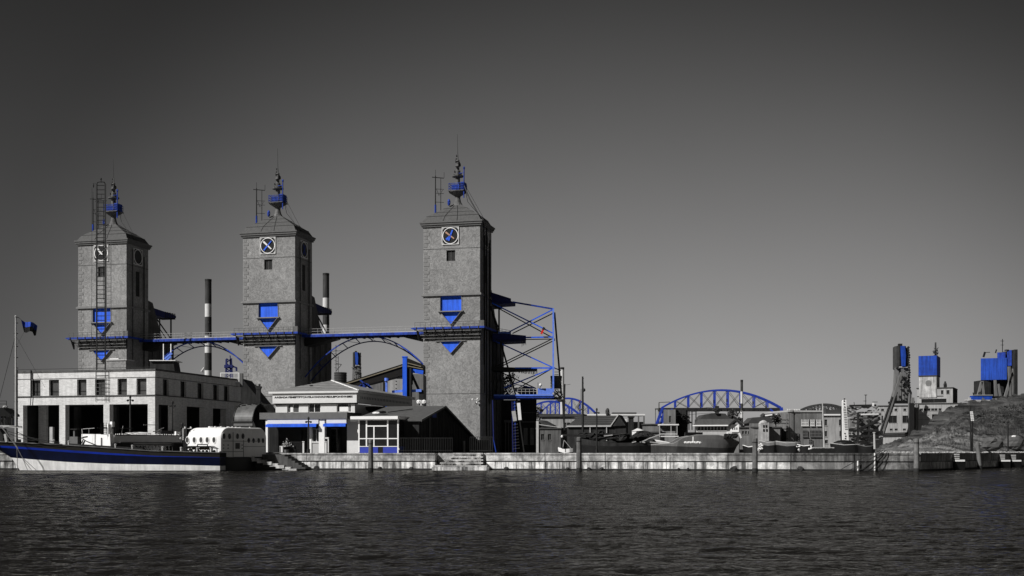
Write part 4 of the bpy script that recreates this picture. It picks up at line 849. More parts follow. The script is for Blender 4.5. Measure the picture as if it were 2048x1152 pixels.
t = thing('grain_shed', 'pale grey shed block seen between the pavilion roof and the rightmost tower', 'building', P(790, 905, 222)); Y = 222
m = M(); m.box(Xp(742, Y), Xp(766, Y), Y, Y+8, g0, Zp(761, Y)); m.done('wing', FARG, t, world=True)
m = M(); m.box(Xp(766, Y), Xp(800, Y), Y+.3, Y+8, g0, Zp(755, Y)); m.box(Xp(786, Y), Xp(808, Y), Y, Y+8, g0, Zp(750, Y)); m.done('wall', FARW, t, world=True)
m = M(); m.box(Xp(816, Y), Xp(846.5, Y), Y, Y+8, g0, Zp(748, Y)); m.done('wall', FARG, t, world=True)
for py in (761.5, 768, 776): m = M(); m.box(Xp(791, Y), Xp(793, Y), Y-.06, Y+.1, Zp(py+1.4, Y), Zp(py, Y)); m.done('window', SIGNBLK, t, world=True)
m = M(); m.box(Xp(785, Y), Xp(809, Y), Y-.3, Y, Zp(753.5, Y), Zp(750.5, Y)); m.done('eaves', LGREY, t, world=True)
t = thing('water_tank', 'dark round slatted tank and ladder at the right foot of the middle tower', 'tank', P(680, 780, 262)); Y = 262
m = M(); m.lathe((Xp(681, Y), Y), [(1.35, g0), (1.35, Zp(745, Y))], 14); m.done('drum', FARD, t, world=True)
m = M()
for k in range(7): m.tube(P(681, 746+k*5, Y), P(681, 746.8+k*5, Y), 1.42, n=14)
m.tube(P(672, 745, Y), P(672, 690, Y), .06); m.tube(P(676.5, 745, Y), P(676.5, 712, Y), .06)
m.path([P(672, 742, Y), P(683, 729, Y), P(672, 727, Y)], .08); 
for k in range(6): m.bar(P(669, 700+k*7, Y), P(676, 702+k*7, Y), .08)
m.done('hoops', STEEL, t, world=True)

# ---------------------------------------------------------------- blue cable frame beside the right tower
t = thing('braced_gantry', 'tall blue braced steel frame with platforms fixed to the right side of the rightmost tower', 'steel frame', P(1107, 905, 262)); Yn, Yf = 258, 264
def bb(lst, mt, nm, r=.2):
    for a, ya, b, yb in lst: m = M(); m.bar(P(*a, ya), P(*b, yb), r*1.45, r*1.45); m.done(nm, mt, t, world=True)
bb([((1106.5, 617), Yn, (1106.5, 785), Yn)], BLUEP, 'post', .24)
bb([((1109, 625), Yf, (1123, 792), Yf), ((981, 612), Yn, (1034, 800), Yn)], STEEL, 'post', .26)
bb([((1025, 604), Yn, (1107, 618), Yn)], BLUED, 'top_chord', .22)
bb([((984, 606), Yn, (1107, 667), Yn), ((1107, 618.5), Yn, (1018, 664), Yn), ((986, 680), Yn, (1106, 735), Yn), ((1109, 735), Yn, (1008, 776), Yn)], BLUE, 'brace', .17)
bb([((983, 609), Yf, (1108, 677), Yf), ((1107, 626), Yf, (1025, 667), Yf), ((1108, 676), Yn, (990, 734), Yn), ((1110, 680), Yf, (996, 736), Yf), ((994, 741), Yf, (1072, 777), Yn), ((1034, 778), Yf, (1104, 737), Yf)], STEEL, 'brace', .15)
bb([((1052, 675), Yn, (1107, 674), Yn), ((1030, 736), Yn, (1110, 736), Yn)], BLUE, 'tie', .2)
bb([((1052, 679), Yf, (1110, 678), Yf)], STEEL, 'tie', .13)
bb([((1013, 778), Yn, (1033, 769), Yn), ((1033, 769), Yn, (1072, 777), Yn)], BLUED, 'brace', .12)
m = M(); m.prism([(Xp(985, Yn), Zp(668, Yn)), (Xp(1008, Yn), Zp(668, Yn)), (Xp(1052, Yn), Zp(672, Yn)), (Xp(1052, Yn), Zp(682, Yn)), (Xp(1010, Yn), Zp(684, Yn)), (Xp(985, Yn), Zp(681, Yn))], 'y', Yn-1, Yf); m.done('platform', BLUEN, t, world=True)
m = M(); m.prism([(Xp(981, Yn), Zp(584, Yn)), (Xp(1022, Yn), Zp(597, Yn)), (Xp(1022, Yn), Zp(602, Yn)), (Xp(1031, Yn), Zp(606, Yn)), (Xp(1000, Yn), Zp(608, Yn)), (Xp(984, Yn), Zp(604, Yn))], 'y', Yn, Yf); m.done('top_canopy', BLUEN, t, world=True)
m = M(); rnd = random.Random(2)
for k in range(34): px = 990+k*1.85; m.bar(P(px, 679, Yn-1.05), P(px+rnd.uniform(-1, 1), 683+rnd.uniform(0, 5) + (6 if px > 1043 else 0), Yn-1.05), .07)
m.done('hanging_cables', STEEL, t, world=True)
m = M()
for a, b in (((986, 655), (1020, 661)), ((986, 659), (1022, 665)), ((988, 652), (988, 668)), ((996, 654), (996, 668)), ((1004, 657), (1004, 669)), ((1012, 659), (1012, 669)), ((1020, 661), (1020, 670))): m.bar(P(*a, Yn-1), P(*b, Yn-1), .07)
m.done('railing', STEELM, t, world=True)
m = M(); m.box(Xp(996, Yn), Xp(1022, Yn), Yn-.8, Yn, Zp(669.5, Yn), Zp(664, Yn)); m.done('cable_box', BLUEP, t, world=True)
m = M(); m.prism([(Xp(984, Yn), Zp(741, Yn)), (Xp(984, Yn), Zp(733, Yn)), (Xp(1074, Yn), Zp(736, Yn)), (Xp(1074, Yn), Zp(739, Yn)), (Xp(1020, Yn), Zp(741, Yn))], 'y', Yn+.5, Yf); m.done('platform', STEEL, t, world=True)
m = M()
for k in range(30): px = 1021+k*1.8; m.bar(P(px, 738, Yn+.4), P(px-2.5+rnd.uniform(-1, 1), 742+k*.22+rnd.uniform(0, 2), Yn+.4), .1)
m.bar(P(1074, 737, Yn+.4), P(1074, 750, Yn+.4), .12)
m.done('hanging_cables', STEEL, t, world=True)
m = M(); m.box(Xp(988, Yn), Xp(1107, Yn), Yn-2.5, Yf, Zp(797, Yn), Zp(790, Yn)); m.done('lower_platform', BLUED, t, world=True)
m = M(); m.box(Xp(988, Yn), Xp(1105, Yn), Yn-2.62, Yn-2.5, Zp(793, Yn), Zp(790, Yn)); m.done('platform_edge', BLUEP, t, world=True)
m = M(); m.box(Xp(1075, Yn), Xp(1104, Yn), Yn-2.5, Yn-2.4, Zp(789.5, Yn), Zp(778, Yn)); m.done('side_screen', BLUEP, t, world=True)
m = M()
for py in (778, 783): m.bar(P(1035, py, Yn-2.5), P(1075, py, Yn-2.5), .08)
for k in range(6): m.bar(P(1035+k*8, 778, Yn-2.5), P(1035+k*8, 790, Yn-2.5), .07)
m.done('railing', LGREY, t, world=True)
m = M(); 
for k in range(30): a = (1106+rnd.uniform(0, 18), 778+rnd.uniform(0, 16)); b = (a[0]+rnd.uniform(-7, 7), a[1]+rnd.uniform(2, 7)); m.bar(P(*a, Yn+rnd.uniform(-1, 3)), P(*b, Yn+rnd.uniform(-1, 3)), .16)
m.box(Xp(1104, Yn), Xp(1124, Yn), Yn, Yf, Zp(797, Yn), Zp(794, Yn)); m.done('corner_basket', STEEL, t, world=True)
m = M(); m.lathe((Xp(1112.5, Yf), Yf), [(1.0, Zp(776, Yf)), (1.15, Zp(760, Yf)), (1.3, Zp(752, Yf))], 10)
for k in range(9): m.tube(P(1112.5, 752+k*3, Yf), P(1112.5, 753+k*3, Yf), 1.35, n=10)
m.done('cage_drum', STEELM, t, world=True)
m = M(); m.prism([(Xp(1043, Yn), Zp(790, Yn)), (Xp(1030, Yn), Zp(780, Yn)), (Xp(1052, Yn), Zp(771, Yn)), (Xp(1073, Yn), Zp(780, Yn)), (Xp(1073, Yn), Zp(790, Yn))], 'y', Yn+.3, Yn+3); m.done('winch_house', FARD, t, world=True)
m = M(); m.blob(P(1033, 779, Yn-1), .7, .4, .45); m.done('drum_cover', LGREY, t, world=True)
m = M(); rnd = random.Random(31)
for k in range(22): a = (rnd.uniform(984, 1030), rnd.uniform(742, 790)); b = (a[0]+rnd.uniform(-9, 9), a[1]+rnd.uniform(6, 22)); m.bar(P(*a, Yn+rnd.uniform(0, 5)), P(b[0], min(b[1], 793), Yn+rnd.uniform(0, 5)), .09)
for k in range(6): m.tube(P(984+k*2, 684, Yn+2), P(986+k*2.5, 735, Yn+2), .05, n=4)
m.done('loose_cables', STEEL, t, world=True)
m = M(); m.tube(P(1106, 735, Yf), P(1122, 741, Yf), .12); m.tube(P(1107, 640, Yf), P(1106, 770, Yf), .08)
for k in range(10): m.tube(P(1109, 744+k*5, Yf), P(1117, 744+k*5, Yf), .06)
m.done('cage_ladder', STEELM, t, world=True)
t2x = t
t = thing('signal_lamp', 'small red and black signal lamp hung on the upper brace of the blue frame', 'signal lamp', P(1085, 662, Yn-.5)); m = M(); m.bar(P(1086, 659.5, Yn-.6), P(1088.5, 655, Yn-.6), .75, .5); m.done('housing', STEEL, t, world=True)
m = M(); m.bar(P(1082.5, 668, Yn-.7), P(1086, 660, Yn-.7), .5, .4); m.done('lens', RED, t, world=True)
t = thing('round_lamp', 'round white lamp on a bracket above the lower platform of the blue frame', 'lamp', P(1081, 771, Yn-3)); m = M(); m.blob(P(1081, 770, Yn-3), .33, .33, .33, 10, 8); m.done('globe', WHITE, t, world=True)
m = M(); m.bar(P(1081, 773, Yn-3), P(1079, 778, Yn-2.5), .1); m.bar(P(1076, 765, Yn-2), P(1076, 778, Yn-2), .1); m.done('bracket', STEEL, t, world=True)
# scaffold of blue pipes at the foot and the dark warehouse behind it
t = thing('pipe_stack', 'bundle of blue pipes and ladders running down from the frame to the quay', 'pipes', P(1030, 905, 250)); Y = 250
for a, b, r, mt in (((1029, 803), (1030, 850), .2, BLUED), ((1030, 850), (1031, 904), .16, BLUEN), ((1024, 803), (1026, 904), .13, BLUEN), ((1037, 806), (1040, 840), .42, WHITE), ((1034, 803), (1048, 904), .16, STEEL), ((985, 800), (987, 880), .14, BLUEN), ((987, 880), (992, 905), .12, BLUED), ((1027, 822), (1030, 842), .5, LGREY)):
    m = M(); m.bar(P(*a, Y), P(*b, Y), r*1.6); m.done('pipe', mt, t, world=True)
m = M(); 
for k in range(16): m.bar(P(1026, 808+k*6, Y-.3), P(1032+k*.5, 806+k*6, Y-.3), .06)
m.done('rungs', STEELM, t, world=True)
t = thing('dark_warehouse', 'tall dark warehouse block below the platform of the blue frame', 'building', P(1030, 905, 268)); Y = 268
m = M(); m.box(Xp(984, Y), Xp(1040, Y), Y, Y+14, g0, Zp(800, Y)); m.box(Xp(1040, Y), Xp(1073, Y), Y-1, Y+12, g0, Zp(798, Y)); m.done('walls', BLACKY, t, world=True)
m = M(); m.box(Xp(1042, Y), Xp(1071, Y), Y-1.2, Y-1, Zp(845, Y), Zp(843, Y)); m.box(Xp(1042, Y), Xp(1071, Y), Y-1.2, Y-1, Zp(826, Y), Zp(825, Y)); m.box(Xp(1008, Y), Xp(1026, Y), Y-1.2, Y, Zp(845, Y), Zp(840, Y)); m.done('ledge', TRIM, t, world=True)
for a, b in ((1047, 1055), (1060, 1068)): m = M(); m.box(Xp(a, Y), Xp(b, Y), Y-1.15, Y-1, Zp(890, Y), Zp(856, Y)); m.done('window', GLASS, t, world=True)
for px in (1010, 1016, 1022): m = M(); m.box(Xp(px, Y), Xp(px+2.5, Y), Y-.5, Y, g0, Zp(845, Y)); m.done('pilaster', GREY, t, world=True)
# ---------------------------------------------------------------- hulls
def interp(tab, x):
    if x <= tab[0][0]: return tab[0][1]
    for (a, p), (b, q_) in zip(tab, tab[1:]):
        if x <= b: return p + (q_-p)*(x-a)/(b-a)
    return tab[-1][1]
def hull(t, frame, stem, stern, levels, beam, n=26, full=0.62, flare=0.16, deckmat=None, deck_drop=0.25):
    """stem: table z->x of the bow; levels: list of (name, mat, z(tau) table); beam: half width; built along x of frame(function x,y,z -> world)"""
    def zl(k, tau): return interp(levels[k][2], tau)
    zmax = max(p[1] for p in levels[-1][2])
    def pt(tau, z, side):
        xs = interp(stem, z); x = xs + (stern-xs)*tau
        f_ = min(1.0, max(0.0, tau))
        b = beam*(1-(1-f_)**2.3)**full
        b *= (1 - flare*max(0, 1-z/max(zmax, .1))**1.5) * (1-0.18*max(0, f_-0.75)/0.25)
        return frame(x, side*b, z)
    for k in range(1, len(levels)):
        m = M(); sub = 3
        for side in (-1, 1):
            vs = []
            for j in range(sub+1):
                for i in range(n+1):
                    tau = (i/n)**1.3; z = zl(k-1, tau)+(zl(k, tau)-zl(k-1, tau))*j/sub; vs.append(pt(tau, z, side))
            fs = [(j*(n+1)+i, j*(n+1)+i+1, (j+1)*(n+1)+i+1, (j+1)*(n+1)+i) for j in range(sub) for i in range(n)]
            m.add(vs, fs if side < 0 else [f[::-1] for f in fs])
        # transom strip
        a = [pt(1, zl(k-1, 1), -1), pt(1, zl(k-1, 1), 1), pt(1, zl(k, 1), 1), pt(1, zl(k, 1), -1)]; m.add(a, [(0,1,2,3)])
        m.done(levels[k][0], levels[k][1], t, world=True, smooth=False)
    m = M(); vs = []
    for i in range(n+1):
        tau = (i/n)**1.3; z = zl(len(levels)-1, tau)-deck_drop
        for s_ in (-1, 1): vs.append(pt(tau, z, s_*0.97))
    m.add(vs, [(2*i, 2*i+2, 2*i+3, 2*i+1) for i in range(n)]); m.done('deck', deckmat or BROWN, t, world=True)
    return pt
# ---- the long blue boat
Y = 110.3; YN = 108.2
def bx(px): return Xp(px, YN)
t = thing('sailing_barge', 'long blue-hulled boat with a white bottom moored at the left, flag mast at its bow', 'boat', (bx(200), Y, 0))
stem = [(-0.8, bx(30)), (0.0, bx(22)), (1.2, bx(4)), (1.9, bx(-20)), (2.7, bx(-52))]
lv = [('keel', NAVY, [(0, -.7), (1, -.7)]), ('waterline_band', SIGNBLK, [(0, .08), (1, .08)]), ('white_bottom', mat('white_bottom_paint', 0.80, .6, .12, 1.0, .05, streak=.15), [(0, 1.25), (.28, .85), (.5, .68), (.8, .60), (1, .50)]),
      ('navy_topside', NAVY, [(0, 2.22), (.12, 2.04), (.3, 1.76), (.5, 1.50), (.7, 1.33), (1, 1.25)]),
      ('lit_blue_band', BLUEH, [(0, 2.40), (.12, 2.26), (.3, 1.98), (.5, 1.68), (.7, 1.42), (1, 1.27)]),  # brighter band stands in for light caught by the flared side
      ('gunwale', BROWN, [(0, 2.78), (.12, 2.64), (.3, 2.45), (.5, 2.15), (.7, 1.85), (1, 1.68)])]
bpt = hull(t, lambda x, y, z: (x, Y+y, z), stem, bx(437), lv, 2.1, n=30, full=.5, flare=.10, deck_drop=.35)
m = M()
for i in range(60): a, b = bpt((i/60), interp(lv[-1][2], i/60)+.02, -1), bpt(((i+1)/60), interp(lv[-1][2], (i+1)/60)+.02, -1); m.bar(a, b, .14, .08)
m.done('rubbing_rail', STEELM, t, world=True)
m = M()
for i, tau in enumerate((.30, .36, .55, .62, .75, .83, .9, .96)):
    p = bpt(tau, interp(lv[-1][2], tau), -.9); m.tube(p, (p[0], p[1], p[2]+.32), .09, n=7); m.blob((p[0], p[1], p[2]+.36), .13, .13, .08)
m.done('bollard', LGREY, t, world=True)
m = M(); 
for i in range(60):
    tau = .25+.5*random.random(); p = bpt(tau, interp(lv[-1][2], tau)-.2, random.uniform(-.8, .3)); m.blob((p[0], p[1], p[2]+.1), random.uniform(.1, .4), .2, random.uniform(.08, .25), 6, 4)
m.done('deck_gear', SIGNBLK, t, world=True)
m = M(); p = bpt(.36, 2.3, -.9); q_ = bpt(.66, 2.0, -.9); m.bar((p[0], p[1], p[2]+.15), (q_[0], q_[1], q_[2]+.05), .16); m.done('spar', BLACKY, t, world=True)
mast = t; xm = Xp(32, Y)
m = M(); m.tube((xm, Y, 2.0), (xm-.02, Y, Zp(634, Y)), .11, .075, 10); m.blob((xm-.02, Y, Zp(633, Y)), .12, .12, .12); m.done('mast', LGREY, t, world=True)
me_ = M()
for py in [646, 667, 693, 715, 736, 752, 768, 782, 803, 820, 837, 852, 866, 878]:
    z = Zp(py, Y); me_.tube((xm-.2, Y, z), (xm+.2, Y, z), .025, n=4); me_.blob((xm+.12, Y, z), .06, .08, .05)
me_.tube((xm-.02, Y, Zp(634, Y)), (xm+.28, Y, Zp(635.5, Y)), .03, n=4)
me_.done('mast_steps', STEEL, t, world=True)
m = M(); m.tube((xm+.13, Y, Zp(900, Y)), (xm+.12, Y, Zp(740, Y)), .05, n=5); m.done('mast_cable', STEEL, t, world=True)
m = M(); m.tube((xm, Y, Zp(667, Y)), P(-22, 880, Y), .022, n=4); m.tube((xm, Y, Zp(672, Y)), P(90, 775, Y+1.5), .01, n=4); m.done('stay', ROPED, t, world=True)
m = M()
for a, b in (((2, 853), (34, 895)), ((4, 853), (34, 896)), ((34, 895), (35, 940)), ((34, 895), (46, 918)), ((46, 918), (55, 940)), ((46, 918), (63, 940)), ((48, 918), (72, 940)), ((14, 862), (36, 897))):
    p, q_ = P(*a, YN-.25), P(*b, YN-.25); m.tube(p, q_, .028, n=4)
m.done('bow_rope', ROPE, t, world=True)
m = M()
for a, b, s_ in (((8, 860), (120, 885), 3), ((20, 868), (70, 882), 2), ((5, 856), (44, 853), -1), ((32, 862), (80, 882), 3), ((38, 866), (125, 890), 4)):
    pts = [P(a[0]+(b[0]-a[0])*i/8, a[1]+(b[1]-a[1])*i/8+s_*math.sin(math.pi*i/8), YN+.3) for i in range(9)]; m.path(pts, .025, 4)
m.done('mooring_line', ROPED, t, world=True)
m = M(); m.bar(P(-8, 852, Y), P(30, 852.5, Y), .10); m.bar(P(4, 853.5, Y), P(44, 854.5, Y), .14); m.bar(P(11, 868, Y-1), P(14, 884, Y-1), .35, .2); m.done('bow_platform', LGREY, t, world=True)
m = M(); m.prism([(Xp(-30, Y), 2.3), (Xp(-30, Y), Zp(855, Y)), (Xp(4, Y), Zp(857, Y)), (Xp(12, Y), Zp(870, Y)), (Xp(13, Y), 2.3)], 'y', Y-.7, Y+.9); m.done('bow_housing', BLACKY, t, world=True)
# flag
t = thing('flag', 'small flag, blue above and black below, flying right of the bow mast', 'flag', P(42, 640, Y))
nx, ny = 18, 8
def fp_(i, j):
    s_, r_ = i/nx, j/ny; top = (42+33*s_, 639+11*s_+2.2*math.sin(s_*7)); bot = (48+24*s_, 664+1.5*math.sin(s_*9)+(6 if s_ > .72 else 0)*min(1, (s_-.72)*9))
    return P(top[0]+(bot[0]-top[0])*r_, top[1]+(bot[1]-top[1])*r_, Y+.25*math.sin(s_*8+r_))
for nm_, mt, j0, j1 in (('upper_half', BLUED, 0, 4), ('lower_half', SIGNBLK, 4, 8)):
    m = M(); vs = [fp_(i, j) for j in range(j0, j1+1) for i in range(nx+1)]; w_ = nx+1
    m.add(vs, [(j*w_+i, (j+1)*w_+i, (j+1)*w_+i+1, j*w_+i+1) for j in range(j1-j0) for i in range(nx)]); m.done(nm_, mt, t, world=True, smooth=True)
m = M(); m.tube((xm+.25, Y, Zp(635.5, Y)), fp_(0, 0), .02, n=4); m.tube(fp_(0, 8), (xm+.1, Y, Zp(690, Y)), .01, n=4); m.done('halyard', ROPED, t, world=True)
def gear(name, label, cat, build, loc):
    t = thing(name, label, cat, loc); build(t); return t
# deck shelter with cushions and rails on the barge's right end
t = thing('deck_shelter', 'low dark awning frame with brown cushions on the right end of the blue boat', 'awning', P(400, 893, 109.5)); Y = 109.5
m = M(); m.prism([(Xp(370, Y), Zp(898, Y)), (Xp(382, Y), Zp(892, Y)), (Xp(424, Y), Zp(892, Y)), (Xp(435, Y), Zp(898, Y)), (Xp(424, Y), Zp(895, Y)), (Xp(382, Y), Zp(895, Y))], 'y', Y-.8, Y+.8); m.done('canvas', SIGNBLK, t, world=True)
m = M(); m.bar(P(395, 889, Y-.8), P(415, 889, Y-.8), .09); m.bar(P(395, 889, Y-.8), P(395, 893, Y-.8), .08); m.bar(P(415, 889, Y-.8), P(415, 893, Y-.8), .08)
for px in (371, 384, 425, 434): m.bar(P(px, 907, Y-.8), P(px, 896, Y-.8), .07)
m.done('frame', STEEL, t, world=True)
m = M()
for k in range(9): m.blob(P(381+k*5, 898+random.uniform(-1.5, 1.5), Y-.3), .16, .2, .14, 6, 4, .2)
m.done('cushion', mat('ochre_cloth', (.12, .095, .055), .9, .6, 6, .1), t, world=True)
m = M(); m.box(Xp(369, Y), Xp(371, Y), Y-.9, Y-.7, Zp(907, Y), Zp(898, Y)); m.box(Xp(425, Y), Xp(427, Y), Y-.9, Y-.7, Zp(907, Y), Zp(898, Y)); m.done('white_post', WHITE, t, world=True)
m = M(); m.bar(P(380, 906, Y-.5), P(436, 906, Y-.5), .12); 
for k in range(8): m.blob(P(376+k*7.5, 903, Y-.4), .15, .15, .15)
m.done('fender', STEEL, t, world=True)

# ---------------------------------------------------------------- white waterbus with oval windows
fw = Fr(441, 110.6, 35); t = thing('waterbus', 'white rounded waterbus with oval windows, moored between the blue boat and the stone stairs', 'waterbus', (0, 0, 0), frame=fw)
ul, vr = fw.u(367.5), fw.v(533); zt = 4.05; zb_ = 1.30
import bmesh
def rbox(name, mt, x0, x1, y0, y1, z0, z1, rad, seg, parent, small=.3):
    bm = bmesh.new(); bmesh.ops.create_cube(bm, size=1)
    for v_ in bm.verts: v_.co = Vector(((x0+x1)/2+v_.co.x*(x1-x0), (y0+y1)/2+v_.co.y*(y1-y0), (z0+z1)/2+v_.co.z*(z1-z0)))
    ed = [e for e in bm.edges if e.verts[0].co.z > z1-.01 and e.verts[1].co.z > z1-.01]
    bmesh.ops.bevel(bm, geom=ed, offset=rad, segments=seg, affect='EDGES', profile=.5)
    bm.verts.ensure_lookup_table()
    ed = [e for e in bm.edges if abs(e.verts[0].co.x-e.verts[1].co.x) < 1e-4 and abs(e.verts[0].co.y-e.verts[1].co.y) < 1e-4 and e.calc_length() > .6]
    bmesh.ops.bevel(bm, geom=ed, offset=small, segments=3, affect='EDGES')
    base = TR[root_of(parent).name][0].z
    for v_ in bm.verts: v_.co.z -= base
    me = bpy.data.meshes.new(name); bm.to_mesh(me); bm.free(); me.materials.append(mt); me.polygons.foreach_set('use_smooth', [True]*len(me.polygons))
    o = bpy.data.objects.new(name, me); C.objects.link(o); o.parent = parent; KIDS.setdefault(parent.name, []).append(o)
    return o
CABW = mat('waterbus_white', .86, .45, .03, 1.5, .03, streak=.05)
def sect(k):                                       # cross-section (v, z) of the barrel cabin, inset by k
    r_ = .95; pts = [(k, zb_)]
    for i in range(9): a_ = math.pi/2*i/8; pts.append((r_-(r_-k)*math.cos(a_), zt-r_+(r_-k)*math.sin(a_)))
    for i in range(9): a_ = math.pi/2*i/8; pts.append((vr-r_+(r_-k)*math.sin(a_), zt-r_+(r_-k)*math.cos(a_)))
    return pts+[(vr-k, zb_)]
rings = [(0.0, .06), (-.06, 0.0), (ul+.9, 0.0)]+[(ul+.9-.9*math.sin(math.pi/2*i/6), .9*(1-math.cos(math.pi/2*i/6))*.96) for i in range(1, 7)]
m = M(); n_ = len(sect(0)); vs = [(u_, v_, z_) for u_, k in rings for v_, z_ in sect(k)]
fs = [(j*n_+i, j*n_+i+1, (j+1)*n_+i+1, (j+1)*n_+i) for j in range(len(rings)-1) for i in range(n_-1)]; m.add(vs, [f[::-1] for f in fs]); o = m.done('cabin', CABW, t, smooth=True)
m = M(); m.add([(0.0, v_, z_) for v_, z_ in sect(.06)], [tuple(range(n_))[::-1]]); m.done('end_panel', CABW, t)
def oval(axis, c, z, rx, rz_, parent, rim=True):
    n = 16
    def loop(k, off): return [((c+rx*k*math.cos(2*math.pi*i/n), off, z+rz_*k*math.sin(2*math.pi*i/n)) if axis == 'x' else (-off, c+rx*k*math.cos(2*math.pi*i/n), z+rz_*k*math.sin(2*math.pi*i/n))) for i in range(n)]
    m = M(); m.add(loop(1.28, -.045)+loop(1.0, -.045)+loop(1.28, .01)+loop(1.0, .01), [(i, (i+1)%n, n+(i+1)%n, n+i) for i in range(n)]+[(i, 2*n+i, 2*n+(i+1)%n, (i+1)%n) for i in range(n)]+[(n+i, n+(i+1)%n, 3*n+(i+1)%n, 3*n+i) for i in range(n)])
    w_ = m.done('window', CABW, parent); m = M(); m.add(loop(1.0, -.012), [tuple(range(n))]); m.done('pane', GLASSG if axis == 'x' else GLASS, w_)
for px in (375.5, 389, 402.5, 415, 428.5): oval('x', fw.u(px), fw.z(880, fw.u(px)), .22, .27, t)
for px, py in ((447.5, 872.5), (458.5, 872.5), (474.5, 872.5), (485.5, 872.5), (497, 881), (506.5, 881), (517, 881), (525.5, 881)): 
    v_ = fw.v(px); oval('y', v_, fw.z(py, 0, v_), .20 if py < 880 else .19, .28 if py < 880 else .24, t)
v1 = fw.v(487)
m = M(); m.box(0, .03, .3, vr-.3, 2.75, 2.79); m.box(0, .03, .3, v1, 1.78, 1.82); m.box(0, .03, v1, vr-.2, 2.25, 2.29); m.box(0, .035, v1-.03, v1, 1.3, 3.4); m.box(0, .035, fw.v(466)-.02, fw.v(466)+.02, 1.3, 3.6); m.done('panel_seam', GREY, t)
m = M(); m.box(0, .05, fw.v(471), fw.v(479), 2.05, 2.6); m.done('crest_plate', STEELM, t)
for v_ in (fw.v(447), fw.v(456), fw.v(484)):
    for z in (2.1, 2.4): m = M(); m.blob((.02, v_, z), .03, .08, .06); m.done('grille', GREY, t)
m = M(); m.box(-3.8, 0, 0.1, vr+.1, -.8, zb_-.02); m.prism([(0, 0), (0, vr), (.05, vr), (.2, .3)], 'z', -.8, zb_-.03); m.done('hull', SIGNBLK, t)
m = M(); 
for k in range(9): m.box(0.2, .26, .2, 1.0, .1+k*.13, .14+k*.13)
m.done('fender_strip', STEEL, t)
m = M(); rnd = random.Random(9)
for k in range(22): u_ = rnd.uniform(ul+.9, -.5); v_ = rnd.uniform(.9, vr-.8); m.blob((u_, v_, zt+.03), rnd.uniform(.05, .2), rnd.uniform(.05, .2), rnd.uniform(.04, .14), 6, 4)
m.done('roof_fittings', CABW, t)
m = M(); m.bar((-3.2, 2, zt+.12), (-2.2, 2.4, zt+.02), .08); m.bar((-.9, 2, zt+.15), (-.5, 1.4, zt+.0), .08); m.box(ul+1.1, ul+1.3, 1.0, 1.2, zt-.1, zt+.02); m.tube((-1.8, 1.5, zt), (-1.8, 1.5, zt+.4), .04); m.done('roof_rail', STEEL, t)
t = thing('globe_lights', 'pair of small round white lights just left of the waterbus roof', 'lights', P(375, 856, 113)); m = M()
for px in (370, 381.5): m.blob(P(px, 855, 113), .09, .09, .08)
m.bar(P(366, 857, 113.1), P(384, 857, 113.1), .03); m.bar(P(366, 857, 113.1), P(366, 880, 113.1), .05); m.done('lamps', WHITE, t, world=True)

# ---------------------------------------------------------------- second boat: white end, long cabin greyed for its shaded side
fs_ = Fr(220, 112.0, 48); t = thing('passenger_boat', 'white-ended passenger boat with a long shade-greyed arched-window cabin behind the blue hull', 'boat', (0, 0, 0), frame=fs_)
ul = fs_.u(163); vr = fs_.v(364)
m = M(); m.prism([(ul, 1.5), (ul, fs_.z(868, ul)), (-.05, fs_.z(868.5)), (.12, fs_.z(895)), (.12, 1.2)], 'y', 0, .4); m.done('end_wall', CABW, t)
m = M(); m.prism([(ul, 1.7), (ul, 3.2), (0, 3.35), (.0, 2.62), (.35, 2.1), (.35, 1.4)], 'y', .4, vr); m.done('cabin', mat('shaded_cabin_grey', .62, .7, .08, 1.5, .05), t)  # grey carries the shade of the long side
m = M(); m.box(.0, .22, .9, vr-.1, 2.62, 2.70); m.box(0, .1, .5, vr, 3.3, 3.38); m.done('eave', GREY, t)
va, vb = fs_.v(270), fs_.v(338)
for k in range(11):
    v_ = va+(vb-va)*k/10; m = M(); n = 8; m.add([(.15, v_-.12, 1.9), (.15, v_+.12, 1.9)]+[(.15, v_+.12*math.cos(math.pi*i/n), 2.2+.14*math.sin(math.pi*i/n)) for i in range(n+1)]+[(.36, v_-.12, 1.9), (.36, v_+.12, 1.9)]+[(.36, v_+.12*math.cos(math.pi*i/n), 2.2+.14*math.sin(math.pi*i/n)) for i in range(n+1)], [(0, 1)+tuple(range(2, n+3)), (n+3, n+4)+tuple(range(n+5, 2*n+6))]); m.done('window', GLASS, t)
m = M(); m.box(.0, .40, va-.4, vb+.4, 1.8, 1.86); m.box(0, .3, va-.3, vb+.3, 2.42, 2.5); m.done('sill', GREY, t)
m = M(); 
for a, b in ((226, 262), (342, 362)): m.box(.1, .38, fs_.v(a), fs_.v(b), 1.5, 2.6)
m.done('side_recess', SIGNBLK, t)
m = M(); rnd = random.Random(4)
for k in range(34): v_ = .6+(vr-.8)*k/33; m.blob((rnd.uniform(-.15, .05), v_, 3.42), .07, .06, rnd.uniform(.05, .12), 5, 4)
m.done('roof_studs', CABW, t)
m = M(); v0, v1 = fs_.v(264), fs_.v(308); m.add([(-.3, v0, 3.4), (-.1, v1, 3.38), (-1.3, v1, 3.62), (-1.3, v0, 3.6), (-.5, v0-.5, 3.55)], [(0, 1, 2, 3), (0, 3, 4)]); m.blob((-.6, (v0+v1)/2, 3.5), .5, 1.2, .16, 8, 5); m.done('canvas', CABW, t)
m = M(); m.box(-.6, -.3, fs_.v(219), fs_.v(226), 3.3, 4.35); m.box(-.7, -.2, fs_.v(226), fs_.v(231), 4.1, 4.6); m.box(-.6, -.3, fs_.v(221), fs_.v(227), 3.3, 3.9); m.done('wheel_stand', CABW, t)
